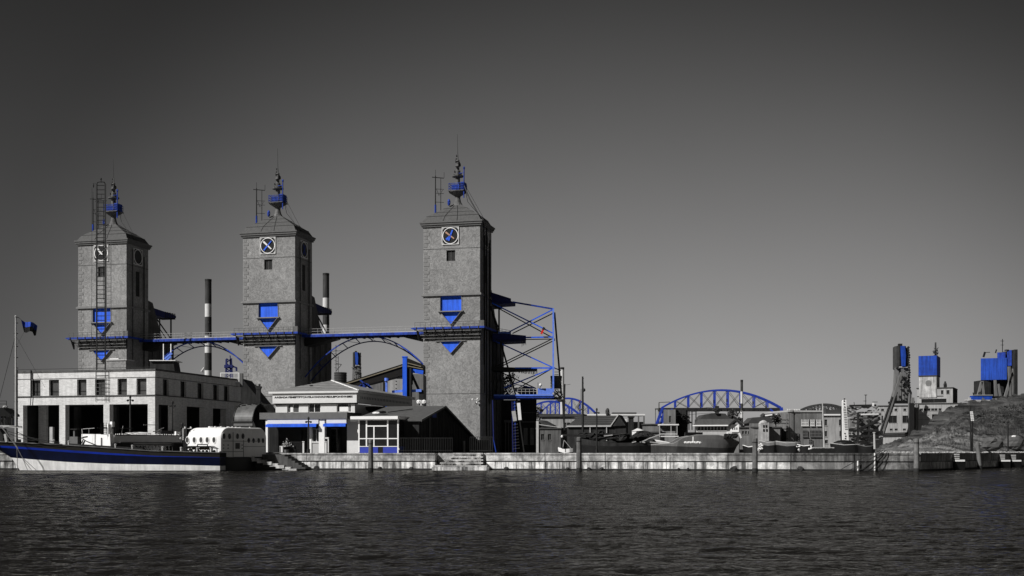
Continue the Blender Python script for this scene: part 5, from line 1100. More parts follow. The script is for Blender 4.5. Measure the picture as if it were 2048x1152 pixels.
m = M(); v_ = fs_.v(213, -.6)
for k in range(6): m.bar((-.6, -.6, 3.4+k*.17), (-.6, .9, 3.4+k*.17), .03); m.bar((-.6, -.6+k*.25, 3.4), (-.6, -.6+k*.25, 4.5), .03)
m.bar((-.5, -1, 4.0), (-.4, 2.4, 4.0), .09); m.done('guard_net', STEEL, t)
m = M(); m.box(-.4, -.1, fs_.v(353), fs_.v(362), 3.2, 3.75); m.blob((.1, fs_.v(360), 3.05), .1, .15, .12); m.done('aft_box', CABW, t)
m = M(); v_ = fs_.v(320); m.bar((-.3, v_-.3, 3.7), (-.2, v_+.5, 4.1), .06); m.bar((-.3, v_-.6, 3.72), (-.3, v_+.3, 3.8), .1); m.blob((-.3, v_, 3.5), .2, .3, .15); m.bar((-.3, fs_.v(245), 3.4), (-.2, fs_.v(248), 4.2), .05)
m.bar((-.3, fs_.v(290), 4.35), (-.2, fs_.v(318), 4.35), .06); m.done('davit', LGREY, t)
m = M(); m.bar((ul+.2, -.05, 2.0), (-.1, -.05, 2.0), .04); m.bar((-1.7, -.1, 2.0), (-1.7, -.1, 3.1), .08); m.path([(ul+.15, -.04, 3.1), (ul+.6, -.04, 3.2), (ul+1.5, -.04, 3.25)], .05); m.path([(ul+.1, -.05, 2.6), (ul+.5, -.05, 3.0), (ul+1.3, -.05, 2.8), (-2.4, -.05, 2.3)], .04); m.path([(ul+.2, -.04, 2.35), (ul+.6, -.04, 2.7), (ul+.9, -.04, 2.85), (ul+.5, -.04, 2.5)], .05); m.done('trim_rope', STEEL, t)
m = M(); m.path([(ul+.3, 0, 3.2), (ul+.1, 0, 4.0)], .04); m.bar((ul+.1, .1, 4.0), (ul+2.4, .3, 4.05), .04); m.bar((ul+1.3, .2, 3.3), (ul+1.3, .2, 4.0), .03); m.done('stern_frame', LGREY, t)
m = M(); m.box(ul+.2, -.1, .3, vr, -.7, 1.7); m.done('hull', SIGNBLK, t)

# left edge: moored white yacht and buildings beyond
t = thing('moored_yacht', 'pale covered yacht at the left edge behind the bow of the blue boat', 'boat', P(15, 880, 126)); Y = 126
hull(t, lambda x, y, z: (x, Y+y, z), [(-1, Xp(-90, Y)), (2.5, Xp(-100, Y))], Xp(31, Y), [('keel', HULLD, [(0, -1), (1, -1)]), ('topside', GREY, [(0, 3.2), (1, 3.0)]), ('gunwale', WHITE, [(0, 3.3), (1, 3.1)])], 1.8, n=14)
m = M(); m.prism([(Xp(-40, Y), Zp(830, Y)), (Xp(-10, Y), Zp(820, Y)), (Xp(14, Y), Zp(816, Y)), (Xp(30, Y), Zp(829, Y)), (Xp(30, Y), Zp(833, Y)), (Xp(-40, Y), Zp(834, Y))], 'y', Y-1.2, Y+1.2); m.done('canopy', SIGNBLK, t, world=True)
m = M(); m.box(Xp(-40, Y), Xp(12, Y), Y-1, Y+1, Zp(827, Y), Zp(818, Y)); m.blob(P(10, 814, Y), .3, .3, .15); m.box(Xp(-20, Y), Xp(29, Y), Y-1.3, Y+1.2, Zp(853, Y), Zp(851, Y)); m.done('coachroof', LGREY, t, world=True)
m = M()
for px in (4, 10, 24): m.bar(P(px, 852, Y-1), P(px, 833, Y-1), .12)
for a, b in (((-5, 802), (13, 802)), ((13, 802), (13, 816)), ((-5, 808), (13, 808)), ((13, 816), (30, 818))): m.bar(P(*a, Y), P(*b, Y), .05)
m.done('stanchion', STEEL, t, world=True)
m = M(); m.box(Xp(3, Y), Xp(10, Y), Y-1.35, Y-1.3, Zp(838, Y), Zp(833, Y)); m.done('name_panel', BLUED, t, world=True)
m = M(); m.box(Xp(-6, Y), Xp(29, Y), Y-.2, Y, Zp(851, Y), Zp(834, Y)); m.done('side_glass', GLASSG, t, world=True)

# ---------------------------------------------------------------- far shore
def block(name, label, x0, x1, pt, Y, mt, dep=10, side=None, floors=(), roofm=None, cat='building', deg=14, extra=None, parapet=True, base=None, hole=None):
    """block with its front right corner at photo column x1; floors = (top, bottom, [(a,b)...])"""
    f_ = Fr(x1, Y, deg); u0 = f_.u(x0); zt = f_.z(pt); b = g0 if base is None else base
    t = thing(name, label, cat, (0, 0, b), frame=f_)
    hs = []
    for ft, fb_, lst in floors:
        for a, c in lst: hs.append((f_.u(a), f_.u(c), f_.z(fb_), f_.z(ft)))
    m = M(); m.wall('x', u0, 0, b, zt, 0, .5, hs); m.box(u0, 0, .5, dep, b, zt-.05); m.done('wall', mt, t)
    for a, c, d, e in hs:
        m = M(); k = .07; m.box(a, a+k, .2, .3, d, e); m.box(c-k, c, .2, .3, d, e); m.box(a+k, c-k, .2, .3, e-k, e); m.box(a+k, c-k, .2, .3, d, d+k); m.box((a+c)/2-k/2, (a+c)/2+k/2, .21, .29, d+k, e-k); w_ = m.done('window', TRIM, t)
        m = M(); m.box(a+k, c-k, .32, .35, d+k, e-k); m.done('pane', GLASS, w_)
        m = M(); m.box(a-.08, c+.08, -.09, .1, d-.14, d-.003); m.done('sill', mt, w_)
    if parapet: m = M(); m.box(u0-.2, .2, -.25, dep, zt, zt+.28); m.done('roof', roofm or FARD, t)
    return t, f_, u0, zt
def rows(xs, w_): return [(x, x+w_) for x in xs]
# factory
t, f_, u0, zt = block('factory', 'pale factory block with two rows of dark openings behind the hill foot', 1757, 1828, 812, 400, FARW, 14, floors=[(817, 822, rows([1762.5, 1779, 1789, 1807, 1817], 5.5)), (831, 846, rows([1765, 1777, 1806], 0) and [(1763, 1766.5), (1777.5, 1794), (1805, 1822)]), (857, 861, rows([1765, 1779.5, 1789.5, 1806, 1817], 6))])
m = M()
for a in [1759+k*9 for k in range(7)]: m.box(f_.u(a), f_.u(a)+.25, .1, .4, f_.z(831), f_.z(830)) if 0 else None
m.bar((u0, -.1, f_.z(868)), (0, -.1, f_.z(866)), .7); m.bar((u0, -.2, f_.z(872)), (0, -.2, f_.z(871)), .3); m.done('ledge', FARD, t)
t, f_, u0, zt = block('factory', 'taller pale factory wing right of the drainpipes, half hidden by the hill', 1830, 1960, 807, 398, FARW, 14, floors=[(816, 821, rows([1840, 1847.5, 1855, 1862.5, 1869, 1877, 1893, 1902], 6)), (828, 842, [(1864, 1874)])])
m = M()
for px in (1832, 1835): m.tube((f_.u(px), -.3, 2), (f_.u(px), -.3, zt), .28, n=6)
for py in (829, 838): m.box(u0, f_.u(1858), -.1, 0, f_.z(py+.8), f_.z(py))
m.done('downpipe', FARG, t)
t = thing('service_tower', 'narrow dark lattice of pipes between the two factory wings', 'pipes', P(1825, 880, 396)); Y = 396; m = M()
for px in (1820, 1823, 1826): m.bar(P(px, 890, Y), P(px, 806, Y), .5)
m.done('pipe', STEEL, t, world=True); m = M(); m.box(Xp(1824, Y), Xp(1830, Y), Y+.5, Y+4, g0, Zp(795, Y)); m.done('shaft', FARG, t, world=True)
t, f_, u0, zt = block('factory_office', 'square upper office storey with six windows standing on the factory roof', 1834, 1905.5, 776, 402, FARW, 14, base=14, deg=26, floors=[(780, 788, [(1840, 1846), (1851, 1853), (1856, 1864), (1865, 1872), (1882, 1887), (1893, 1899)]), (797, 805, [(1843, 1893)])])
m = M(); m.box(.05, .1, 0, 14, 14, zt+.2); m.done('side_wall', BLACKY, t); m = M(); m.box(u0, -3, -.2, 0, f_.z(791.8), f_.z(791)); m.done('ledge', FARD, t)  # black skin colours the shade onto the office's right side
m = M(); m.blob((f_.u(1889), 2, zt+1), .6, .6, 1.2); m.bar((f_.u(1889), 2, zt), (f_.u(1889), 2, zt+2.4), .5); m.done('roof_vent', STEEL, t)
t, f_, u0, zt = block('blue_silo_tower', 'square tower clad bright blue above a patched white storey with a round crest', 1838, 1873, 752, 404, WEATH, 9, base=20, deg=26)
m = M(); m.box(u0-.15, .15, -.2, 9.2, zt+.3, f_.z(711)); 
o = m.done('cladding', BLUEF, t)
m = M()
for k in range(14): z = zt+.8+k*.46; m.box(u0-.17, .17, -.23, -.2, z, z+.05)
m.box(.15, .2, 0, 9.2, zt+.3, f_.z(711)-.1); m.done('seams_and_side_shade', BLUED, t)  # last box, a deeper blue sheet, paints shade on the right side
m = M(); n = 20; cu, cz = f_.u(1857), f_.z(766); m.add([(cu+1.0*math.cos(2*math.pi*i/n), -.04, cz+1.0*math.sin(2*math.pi*i/n)) for i in range(n)], [tuple(range(n))]); m.done('crest', FARG, t)
m = M(); rnd = random.Random(6); cx_, cy_ = f_.u(1869), 3
for k in range(26): z = rnd.uniform(f_.z(711), f_.z(697)); m.bar((cx_+rnd.uniform(-1, 1), cy_, z), (cx_+rnd.uniform(-1, 1), cy_+rnd.uniform(-1, 1), z+.6), .14)
m.tube((cx_, cy_, f_.z(711)), (cx_, cy_, f_.z(683)), .2, .1, 6)
for k in range(5): m.blob((cx_, cy_, f_.z(694-k*2.4)), .4, .3, .14)
m.done('rooftop_mast', STEEL, t)
# irregular elevator tower with blue flank
def elevator(name, label, px, Y, py0, py1, k, floor_py):
    t = thing(name, label, 'silo tower', P(px, floor_py, Y)); rnd = random.Random(px)
    X = lambda d: Xp(px+d*k, Y); Z = lambda d: Zp(py0+d*k, Y)
    m = M(); m.prism([(X(-12), Z(2)), (X(-9), Z(0)), (X(-7), Z(0)), (X(-7), Z(48)), (X(-12), Z(46))], 'y', Y, Y+4*k); m.box(X(7), X(12), Y+.3, Y+4*k, Z(42), Z(4)); m.done('flank', FARD, t, world=True)
    m = M(); m.box(X(-7), X(-5), Y-.2, Y+3*k, Z(40), Z(0)); m.box(X(-5), X(7), Y, Y+4*k, Z(40), Z(1)); m.done('shaft', BLACKY, t, world=True)
    m = M(); m.prism([(X(-4.5), Z(1)), (X(4), Z(1)), (X(6), Z(20)), (X(5), Z(42)), (X(-2), Z(42)), (X(-3.5), Z(20))], 'y', Y-.5, Y-.05); m.done('blue_panel', BLUEF, t, world=True)
    m = M()
    for d, e in ((-11.5, -14), (-8, -7), (-2, -4), (2, 3), (6, 9), (10.5, 15)): m.bar((X(d), Y+1, Z(44)), (X(e), Y+1, Zp(floor_py, Y)), .7*k)
    m.prism([(X(-10), Z(46)), (X(9), Z(44)), (X(13), Zp(floor_py, Y)), (X(-13), Zp(floor_py, Y))], 'y', Y+2, Y+4); m.done('hopper_legs', FARG, t, world=True)
    m = M()
    for i in range(26): d = rnd.uniform(-13, 12); e = rnd.uniform(46, 105*1); z0 = max(Zp(floor_py, Y)+.5, Z(e)); m.bar((X(d), Y-.5, z0), (X(d+rnd.uniform(-6, 6)), Y-.5, z0+rnd.uniform(-.4, .8)), rnd.uniform(.2, .6)*k)
    for i in range(18): d = 12+rnd.uniform(-.5, 1.2)+i*.1; m.blob((X(d), Y, Z(4+i*5)) if Z(4+i*5) > Zp(floor_py, Y) else (X(12), Y, Z(10)), .5*k, .3, .45*k, 5, 4)
    m.bar((X(-3), Y+1, Z(-4)), (X(-3), Y+1, Z(2)), 1.2*k); m.done('machinery', STEEL, t, world=True)
    return t
elevator('elevator_tower', 'ragged dark elevator tower with a blue panel, left of the bright blue silo tower', 1805, 412, 691, 0, 1.0, 801)
m = M(); Y = 412; tt = bpy.data.objects['elevator_tower']; m.prism([(Xp(1790, Y), Zp(802, Y)), (Xp(1826, Y), Zp(802, Y)), (Xp(1826, Y), Zp(785, Y)), (Xp(1815, Y), Zp(760, Y)), (Xp(1800, Y), Zp(765, Y))], 'y', Y+1, Y+6); m.done('hopper', FARG, tt, world=True)
m = M(); m.box(Xp(1787, Y), Xp(1828, Y), Y-1, Y+6, Zp(806, Y), Zp(802, Y)); m.done('ledge', SIGNBLK, tt, world=True)
elevator('elevator_tower', 'small distant dark elevator tower with a blue panel behind the conveyor', 713, 460, 704, 0, .62, 765)
t = thing('inclined_chute', 'long slanting grey chute running down in front of the factory', 'chute', P(1757, 890, 394)); Y = 394
m = M(); m.bar(P(1757, 886, Y), P(1788, 795, Y), 1.1, 1.5); m.bar(P(1788, 795, Y), P(1803, 745, Y), .6, .8); m.done('chute', FARG, t, world=True); m = M(); m.bar(P(1752, 886, Y-.8), P(1784, 792, Y-.8), .2); m.bar(P(1762, 886, Y-.8), P(1792, 792, Y-.8), .2); m.done('rail', STEEL, t, world=True)
# blue silo on legs
t = thing('blue_silo', 'large blue silo box on dark legs on top of the hill at right', 'silo', P(1990, 792, 300)); Y = 300
fz = Fr(2013.5, 300, 22); m = M(); m.box(fz.u(1961.5), 0, 0, 7, Zp(759, Y), Zp(715.5, Y)); m.v = [fz.w(*p) for p in m.v]; m.done('bin', BLUEF, t, world=True)
m = M(); m.box(fz.u(1994.5), fz.u(2011), .6, 6, Zp(715.5, Y), Zp(704, Y)); m.box(fz.u(2014.2), fz.u(2023.5), .3, 4, Zp(731.5, Y), Zp(700, Y)); m.v = [fz.w(*p) for p in m.v]; m.done('upper_bin', BLUED, t, world=True)
m = M(); m.box(Xp(2024.2, Y), Xp(2030, Y), Y-1.6, Y+6, Zp(795, Y), Zp(700, Y)); m.box(Xp(1966, Y), Xp(1988, Y), Y+2, Y+6, Zp(795, Y), Zp(760, Y)); m.box(Xp(1996, Y), Xp(2014, Y), Y+2, Y+6, Zp(795, Y), Zp(760, Y)); m.done('shaft', BLACKY, t, world=True)
m = M(); 
for a, b in (((1964, 762), (1967, 792)), ((1963, 764), (1955, 795)), ((1990, 760), (1992, 792)), ((1996, 768), (2000, 792)), ((2027, 738), (2008, 800)), ((2018, 733), (2020, 792)), ((2023, 745), (2026, 790))): m.bar(P(*a, Y-.6), P(*b, Y-.6), .55)
m.done('leg', FARG, t, world=True)
m = M(); m.bar(P(1967, 714, Y+6), P(1970, 704, Y+6), .4); m.bar(P(1968, 705, Y+6), P(1980, 704.5, Y+6), .14); m.tube(P(2005, 704, Y+2), P(2005, 678, Y+2), .1, n=5); m.bar(P(2001, 682, Y+2), P(2008, 682, Y+2), .1); m.bar(P(2001, 690, Y+2), P(2008, 690, Y+2), .08); m.bar(P(1991, 706, Y+7), P(1993, 699, Y+7), .25); m.box(Xp(2012, Y), Xp(2018, Y), Y, Y+1, Zp(701, Y), Zp(699, Y)); m.done('roof_gear', STEEL, t, world=True)
t = thing('blue_container', 'blue open-topped container on the crest of the hill below the silo', 'container', P(1967, 800, 250)); Y = 250
m = M(); m.prism([(Xp(1948, Y), Zp(791, Y)), (Xp(1985, Y), Zp(790, Y)), (Xp(1984, Y), Zp(799, Y)), (Xp(1949.5, Y), Zp(799.5, Y))], 'y', Y, Y+2.4); m.done('body', BLUEF, t, world=True)
m = M(); m.box(Xp(1947.5, Y), Xp(1985.5, Y), Y-.15, Y+2.5, Zp(790.8, Y), Zp(789.6, Y)); m.box(Xp(1949, Y), Xp(1983, Y), Y-.1, Y+2.5, Zp(803, Y), Zp(799.5, Y)); m.done('rim', LGREY, t, world=True); m = M(); m.bar(P(1947, 790, Y), P(1946, 785, Y), .15); m.blob(P(1960, 787, Y+1), .4, .3, .4); m.done('load', STEEL, t, world=True)
t = thing('beached_dinghy', 'small pale upturned dinghy on the hill beside the blue container', 'dinghy', P(1937, 802, 245)); m = M(); Y = 245
m.blob(P(1938, 801, Y), 1.3, .5, .22, 10, 5); m.box(Xp(1938, Y), Xp(1942, Y), Y, Y+.5, Zp(799, Y), Zp(795, Y)); m.done('body', LGREY, t, world=True)

# blue bowstring bridge and its relatives
def bowstring(name, label, x0, x1, yb, ypk, Y, mt, mtb, nv, r=.3, right=True, chord=True, cat='bridge', dep=5):
    t = thing(name, label, cat, P((x0+x1)/2, yb, Y)); zc = Zp(yb, Y); X0, X1 = Xp(x0, Y), Xp(x1, Y); H = Zp(ypk, Y)-zc
    def arch(s_, yy): return (X0+(X1-X0)*s_, yy, zc+H*(1-(2*s_-1)**2))
    for yy in (Y, Y+dep):
        m = M(); n = 28
        for i in range(n): m.bar(arch(i/n, yy), arch((i+1)/n, yy), r*1.5, r*1.7)
        m.done('arch', mt, t, world=True)
        for i in range(1, nv):
            a = arch(i/nv, yy); m = M(); m.bar((a[0], yy, zc), a, r*1.3); m.done('hanger', mt, t, world=True)
        m = M()
        for i in range(nv):
            a, b = arch(i/nv, yy), arch((i+1)/nv, yy)
            if a[2]-zc > .4: m.bar(a, (b[0], yy, zc), r*.5)
            if b[2]-zc > .4: m.bar((a[0], yy, zc), b, r*.5)
        m.done('diagonal', mtb, t, world=True)
    m = M(); m.box(X0-1, X1+.3, Y-.2, Y+dep+.2, zc-1.0, zc-.1); m.done('deck', BLACKY if chord else mtb, t, world=True)
    return t
t = bowstring('bowstring_bridge', 'large blue bowstring truss bridge spanning above the moored boats at right', 1325, 1562, 815, 780, 330, mat('bridge_blue', (.02, .05, .36), .6, .2, 1, .05), GREY, 9, .25, dep=2.2); Y = 330; BB = bpy.data.materials['bridge_blue']
for a, b, r in (((1325, 815), (1312, 852), .5), ((1330, 818), (1318, 856), .35), ((1321, 835), (1345, 818), .3), ((1316, 850), (1352, 828), .35), ((1326, 818), (1326, 845), .3), ((1562, 815), (1564, 828), .6), ((1540, 818), (1552, 830), .35)):
    m = M(); m.bar(P(*a, Y), P(*b, Y), r*1.4); m.done('strut', BB, t, world=True)
m = M(); m.bar(P(1318, 805, Y), P(1318, 860, Y+1), .25); m.bar(P(1318, 805, Y), P(1340, 804, Y), .2); m.bar(P(1310, 818, Y+1), P(1325, 818, Y+1), .35); m.bar(P(1311, 818, Y+1), P(1311, 850, Y+1), .2); m.done('frame', STEELM, t, world=True)
t = bowstring('bowstring_bridge', 'smaller blue bowstring truss seen under the platform of the cable frame', 1045, 1158, 827, 802, 335, BB, BB, 6, .2)
t = bowstring('bowstring_bridge', 'farthest blue arch, thin, just right of the tall dark mast', 1078, 1194, 828, 796, 380, BB, GREY, 7, .2)
t = bowstring('roof_truss', 'grey curved roof truss behind the obelisk marker', 1594, 1706, 827, 808.5, 430, FARD, FARD, 8, .35, chord=False, cat='truss')
# buildings of the far shore, left to right
t, f_, u0, zt = block('boat_office', 'grey harbour office with three dark windows behind the tall dark mast', 1083, 1166, 833, 250, mat('office_render', .26, .9, .15, .5, .2, streak=.2), 12, floors=[(845, 854, [(1129, 1133), (1134, 1140.5), (1145, 1149)])])
m = M(); m.box(u0-.4, .3, -.5, 3, zt-.0, zt+.5); m.done('eaves', FARD, t); m = M(); m.box(-2, -.1, -1.2, 0, f_.z(851), f_.z(842)); m.bar((-2.1, -1.2, f_.z(842)), (.1, -1.2, f_.z(842)), .12); m.done('balcony', LGREY, t)
t, f_, u0, zt = block('gable_house', 'dark boathouse with steep slate gable left of the black stack', 1134, 1252, 852, 232, BLACKY, 9, parapet=False)
m = M(); m.prism([(f_.u(1134), zt), (f_.u(1134), zt+.05), (f_.u(1160), f_.z(831)), (f_.u(1236), f_.z(831)), (f_.u(1224), zt)], 'y', -.3, 3); m.done('roof', FARD, t)
m = M(); m.prism([(f_.u(1222), zt-.05), (f_.u(1238), f_.z(829.5)), (f_.u(1252), f_.z(851))], 'y', -.5, 4); m.done('gable', BLACKY, t)
m = M(); m.bar((f_.u(1222), -.6, zt), (f_.u(1238), -.6, f_.z(829)), .18); m.bar((f_.u(1134), -.4, zt), (f_.u(1224), -.4, zt), .25); m.box(f_.u(1180), f_.u(1180)+.15, -.4, -.3, g0, zt); m.box(f_.u(1213), f_.u(1213)+.15, -.4, -.3, g0, zt); m.done('trim', LGREY, t)
for k in range(5): m = M(); m.bar((f_.u(1150-k*3), -.35, f_.z(834+k*4)), (f_.u(1234-k*2.2), -.35, f_.z(834+k*4)), .08); m.done('roof_lap', GREY, t)
t = thing('quay_shelter', 'long flat white roof on thin posts behind the gabled boathouse', 'shelter', P(1230, 850, 262)); Y = 262
m = M(); m.box(Xp(1166, Y), Xp(1290, Y), Y, Y+6, Zp(831, Y), Zp(828, Y)); m.done('roof', WHITE, t, world=True); m = M(); m.box(Xp(1226, Y), Xp(1274, Y), Y+1, Y+4, Zp(828, Y), Zp(824.5, Y)); m.blob(P(1215, 824, Y), .5, .4, .9); m.done('roof_plant', FARD, t, world=True)
m = M()
for px in (1245, 1262, 1277, 1288): m.bar(P(px, 895, Y), P(px, 831, Y), .3)
m.box(Xp(1246, Y), Xp(1290, Y), Y+3, Y+4, g0, Zp(843, Y)); m.done('post', GREY, t, world=True); m = M(); m.box(Xp(1248.5, Y), Xp(1253, Y), Y-.2, Y+.4, Zp(850, Y), Zp(838, Y)); m.done('white_column', WHITE, t, world=True)
t = thing('black_stack', 'thick short black post rising between the shelter posts', 'stack', P(1262, 890, 225)); m = M(); m.bar(P(1262, 885, 225), P(1262, 835, 225), .9); m.done('shaft', BLACKY, t, world=True); m = M(); m.bar(P(1262, 835.5, 225), P(1262, 833, 225), 1.2); m.done('cap', STEEL, t, world=True)
t, f_, u0, zt = block('white_shed', 'tiny bright white gabled shed above the dark boats', 1264, 1287, 862, 215, WHITE, 3, parapet=False); m = M(); m.prism([(u0-.1, zt), (-1.1, zt+.5), (.1, zt)], 'y', -.1, 3); m.done('roof', WHITE, t); m = M(); m.box(-1.6, -1.2, -.05, .05, g0, f_.z(866)); m.done('door', SIGNBLK, t)
t, f_, u0, zt = block('store_house', 'low grey stone store behind the white shed', 1285, 1318, 850, 255, FARG, 6)
t, f_, u0, zt = block('square_tower_house', 'square grey house with a dark side below the left end of the blue bowstring bridge', 1327, 1351, 819, 300, FARG, 9, parapet=False, floors=[(832, 845, [(1338, 1342)])]); m = M(); m.box(.03, .08, 0, 9, g0, zt); m.done('side_wall', BLACKY, t); m = M(); m.box(.1, 2.2, 4, 9, g0, zt); m.done('annex', BLACKY, t)  # black skin colours the shade onto the house's right side
t, f_, u0, zt = block('riverside_hall', 'long low hall with slate roof, white gable end and a colonnade behind the grey hull', 1392, 1462, 851, 238, LGREY, 7, parapet=False, floors=[(853, 861, [(1396+k*6.6, 1400.5+k*6.6) for k in range(9)])])
m = M(); m.prism([(u0-.6, zt), (f_.u(1398), f_.z(838)), (f_.u(1472), f_.z(838)), (f_.u(1457), zt)], 'y', -.8, 3); m.done('roof', SLATE, t); m = M(); m.prism([(f_.u(1457), zt), (f_.u(1472), f_.z(837)), (f_.u(1487), f_.z(852)), (f_.u(1484), f_.z(854)), (f_.u(1472), f_.z(842)), (f_.u(1460), zt-.1)], 'y', -.9, 5); m.done('gable_roof', BLACKY, t)
m = M(); m.bar((u0-.6, -.85, zt), (f_.u(1457), -.85, zt), .22); m.done('eaves', WHITE, t)
f2 = f_; m = M(); a, b = f_.u(1460.5), f_.u(1478); m.wall('x', a, b, f_.z(864), f_.z(849), -.3, 0, [(a+.4, a+.62, f_.z(860), f_.z(855)), (a+.8, a+1.02, f_.z(860), f_.z(855)), (a+1.2, a+1.42, f_.z(860), f_.z(855))]); m.done('end_wall', WHITE, t); m = M(); m.box(a, b, 0.02, .1, f_.z(864), f_.z(850)); m.done('end_window', GLASS, t); m = M(); m.box(a, b, -.2, 2, g0, f_.z(864.2)); m.done('end_base', FARG, t)
t = thing('domed_roof', 'broad dark domed roof under the middle of the blue bowstring bridge', 'building', P(1432, 860, 275)); Y = 275; m = M(); m.prism([(Xp(1400, Y), g0), (Xp(1400, Y), Zp(838, Y)), (Xp(1408, Y), Zp(829, Y)), (Xp(1428, Y), Zp(826, Y)), (Xp(1450, Y), Zp(827, Y)), (Xp(1462, Y), Zp(838, Y)), (Xp(1462, Y), g0)], 'y', Y, Y+8); m.done('roof', FARD, t, world=True); m = M(); m.bar(P(1434, 828, Y), P(1434, 812, Y), .8); m.blob(P(1434, 820, Y), 1.2, .6, .5); m.done('roof_post', BLACKY, t, world=True)
t = thing('power_lines', 'thin poles and wires left of the domed roof under the bridge', 'power poles', P(1385, 860, 290)); Y = 290; m = M()
for px in (1378, 1384, 1392): m.bar(P(px, 860, Y), P(px, 818, Y), .22)
for py in (820, 826, 831): m.bar(P(1352, py, Y), P(1425, py-4+random.uniform(-2, 2), Y), .08)
m.done('poles', STEEL, t, world=True)
# trees
def tree(label, px, pyt, pyb, Y, w_, n=420, seed=1):
    t = thing('tree', label, 'tree', P(px, 895, Y)); rnd = random.Random(seed); x = Xp(px, Y); zt, zb = Zp(pyt, Y), Zp(pyb, Y)
    m = M(); m.tube((x, Y, g0), (x+.1, Y, (zt+zb)/2), .18, .07, 7)
    for k in range(5): a = rnd.uniform(0, 6.28); m.tube((x, Y, zb), (x+w_*.4*math.cos(a), Y+w_*.4*math.sin(a), zb+(zt-zb)*rnd.uniform(.4, .8)), .07, .02, 5)
    m.done('trunk', BLACKY, t, world=True)
    m = M(); cl = [(rnd.uniform(-.35, .35)*w_, rnd.uniform(-.35, .35)*w_, rnd.uniform(.15, .85)) for _ in range(9)]
    for i in range(n):
        c = rnd.choice(cl); p = Vector((x+c[0]+rnd.gauss(0, w_*.11), Y+c[1]+rnd.gauss(0, w_*.11), zb+(zt-zb)*(c[2]+rnd.gauss(0, .09)))); s_ = rnd.uniform(.12, .3)
        a, b = Vector((rnd.gauss(0, 1), rnd.gauss(0, 1), rnd.gauss(0, 1))).normalized()*s_, Vector((rnd.gauss(0, 1), rnd.gauss(0, 1), rnd.gauss(0, 1))).normalized()*s_; m.add([p-a, p+b, p+a, p-b], [(0, 1, 2, 3)])
    m.done('crown', LEAF, t, world=True)
tree('dark tree under the right half of the bowstring bridge beside the thin stack', 1469, 818, 848, 292, 3.6, 520, 1)
tree('small dark tree against the right side of the square tower house', 1371, 828, 858, 296, 2.4, 300, 2)
tree('dark scrubby tree on the shaded side of the rightmost tower', 1004, 742, 795, 272, 6.5, 700, 3)
tree('tiny pale-topped tree behind the small blue truss', 1078, 812, 845, 300, 2.6, 260, 4)
tree('dark shrub between the grey hall and the curved waterfront building', 1551, 828, 850, 250, 2.2, 320, 5)
# big grey hull and cabins
HULLL = mat('dull_hull', 0.055, 0.45, 0.2, 0.8, 0.08, streak=0.2)
t = thing('grey_ship', 'large smooth grey ship hull lying right behind the quay', 'ship', P(1400, 905, 140)); Y = 141
hull(t, lambda x, y, z: (2*Xp(1402, 138)-x, Y+y, z), [(-1, Xp(1330, 138)), (1.6, Xp(1330, 138)), (3.4, Xp(1308, 138))], Xp(1492, 138), [('keel', HULLD, [(0, -1), (1, -1)]), ('lower_side', HULLL, [(0, 2.3), (.2, 2.2), (.6, 2.35), (1, 2.5)]), ('topside', HULLG, [(0, 2.8), (.15, 3.3), (.3, 3.7), (.55, 3.7), (.70, 3.4), (.78, 2.75), (1, 2.6)]), ('gunwale', LGREY, [(0, 2.86), (.15, 3.36), (.3, 3.76), (.55, 3.76), (.70, 3.46), (.78, 2.81), (1, 2.68)])], 2.6, n=30, deck_drop=.5, full=.4)
m = M(); Yd = 138; m.bar(P(1386, 884, Yd-1), P(1386, 873, Yd-1), .2, .1)
for k in range(9): m.blob(P(1371+k*3.6, 885+random.uniform(-1, 1), Yd-1.5), .2, .15, .14)
m.done('deck_fittings', WHITE, t, world=True)
m = M(); m.box(Xp(1376, Yd), Xp(1411, Yd), Yd+2, Yd+3, Zp(871, Yd), Zp(864, Yd)); m.done('deck_cargo', SIGNBLK, t, world=True)
m = M(); 
for px in (1452, 1458, 1464, 1469): m.blob(P(px, 872, Yd+1), .35, .3, .3, 6, 4, .3)
m.done('winch', BLACKY, t, world=True)
m = M(); m.bar(P(1478, 866, Yd+2), P(1482, 876, Yd+2), .2); m.box(Xp(1456, Yd+4), Xp(1464, Yd+4), Yd+4, Yd+5, Zp(872, Yd), Zp(862, Yd)); m.done('mooring_bitts', WHITE, t, world=True)
t = thing('tour_boat', 'open tour boat with a white canopy frame left of the grey ship', 'boat', P(1336, 895, 150)); Y = 150
hull(t, lambda x, y, z: (x, Y+y, z), [(-1, Xp(1316, Y)), (2.4, Xp(1308, Y))], Xp(1357, Y), [('keel', HULLD, [(0, -1), (1, -1)]), ('side', LGREY, [(0, 3.2), (1, 2.6)]), ('rim', WHITE, [(0, 3.3), (1, 2.7)])], 1.3, n=14)
m = M(); m.box(Xp(1318, Y), Xp(1355, Y), Y-1.2, Y+1.2, Zp(851, Y), Zp(848.5, Y)); m.box(Xp(1319, Y), Xp(1354, Y), Y-1.4, Y-1.2, Zp(874, Y), Zp(872, Y)); m.bar(P(1320, 868, Y-1.3), P(1354, 868, Y-1.3), .08); m.done('canopy', WHITE, t, world=True)
m = M(); m.box(Xp(1319, Y), Xp(1353, Y), Y+1, Y+1.1, Zp(862, Y), Zp(851, Y)); m.done('canopy_glass', GREY, t, world=True)
m = M()
for px in (1319, 1342, 1354): m.bar(P(px, 874, Y-1.1), P(px, 850, Y-1.1), .09)
m.done('canopy_post', LGREY, t, world=True)
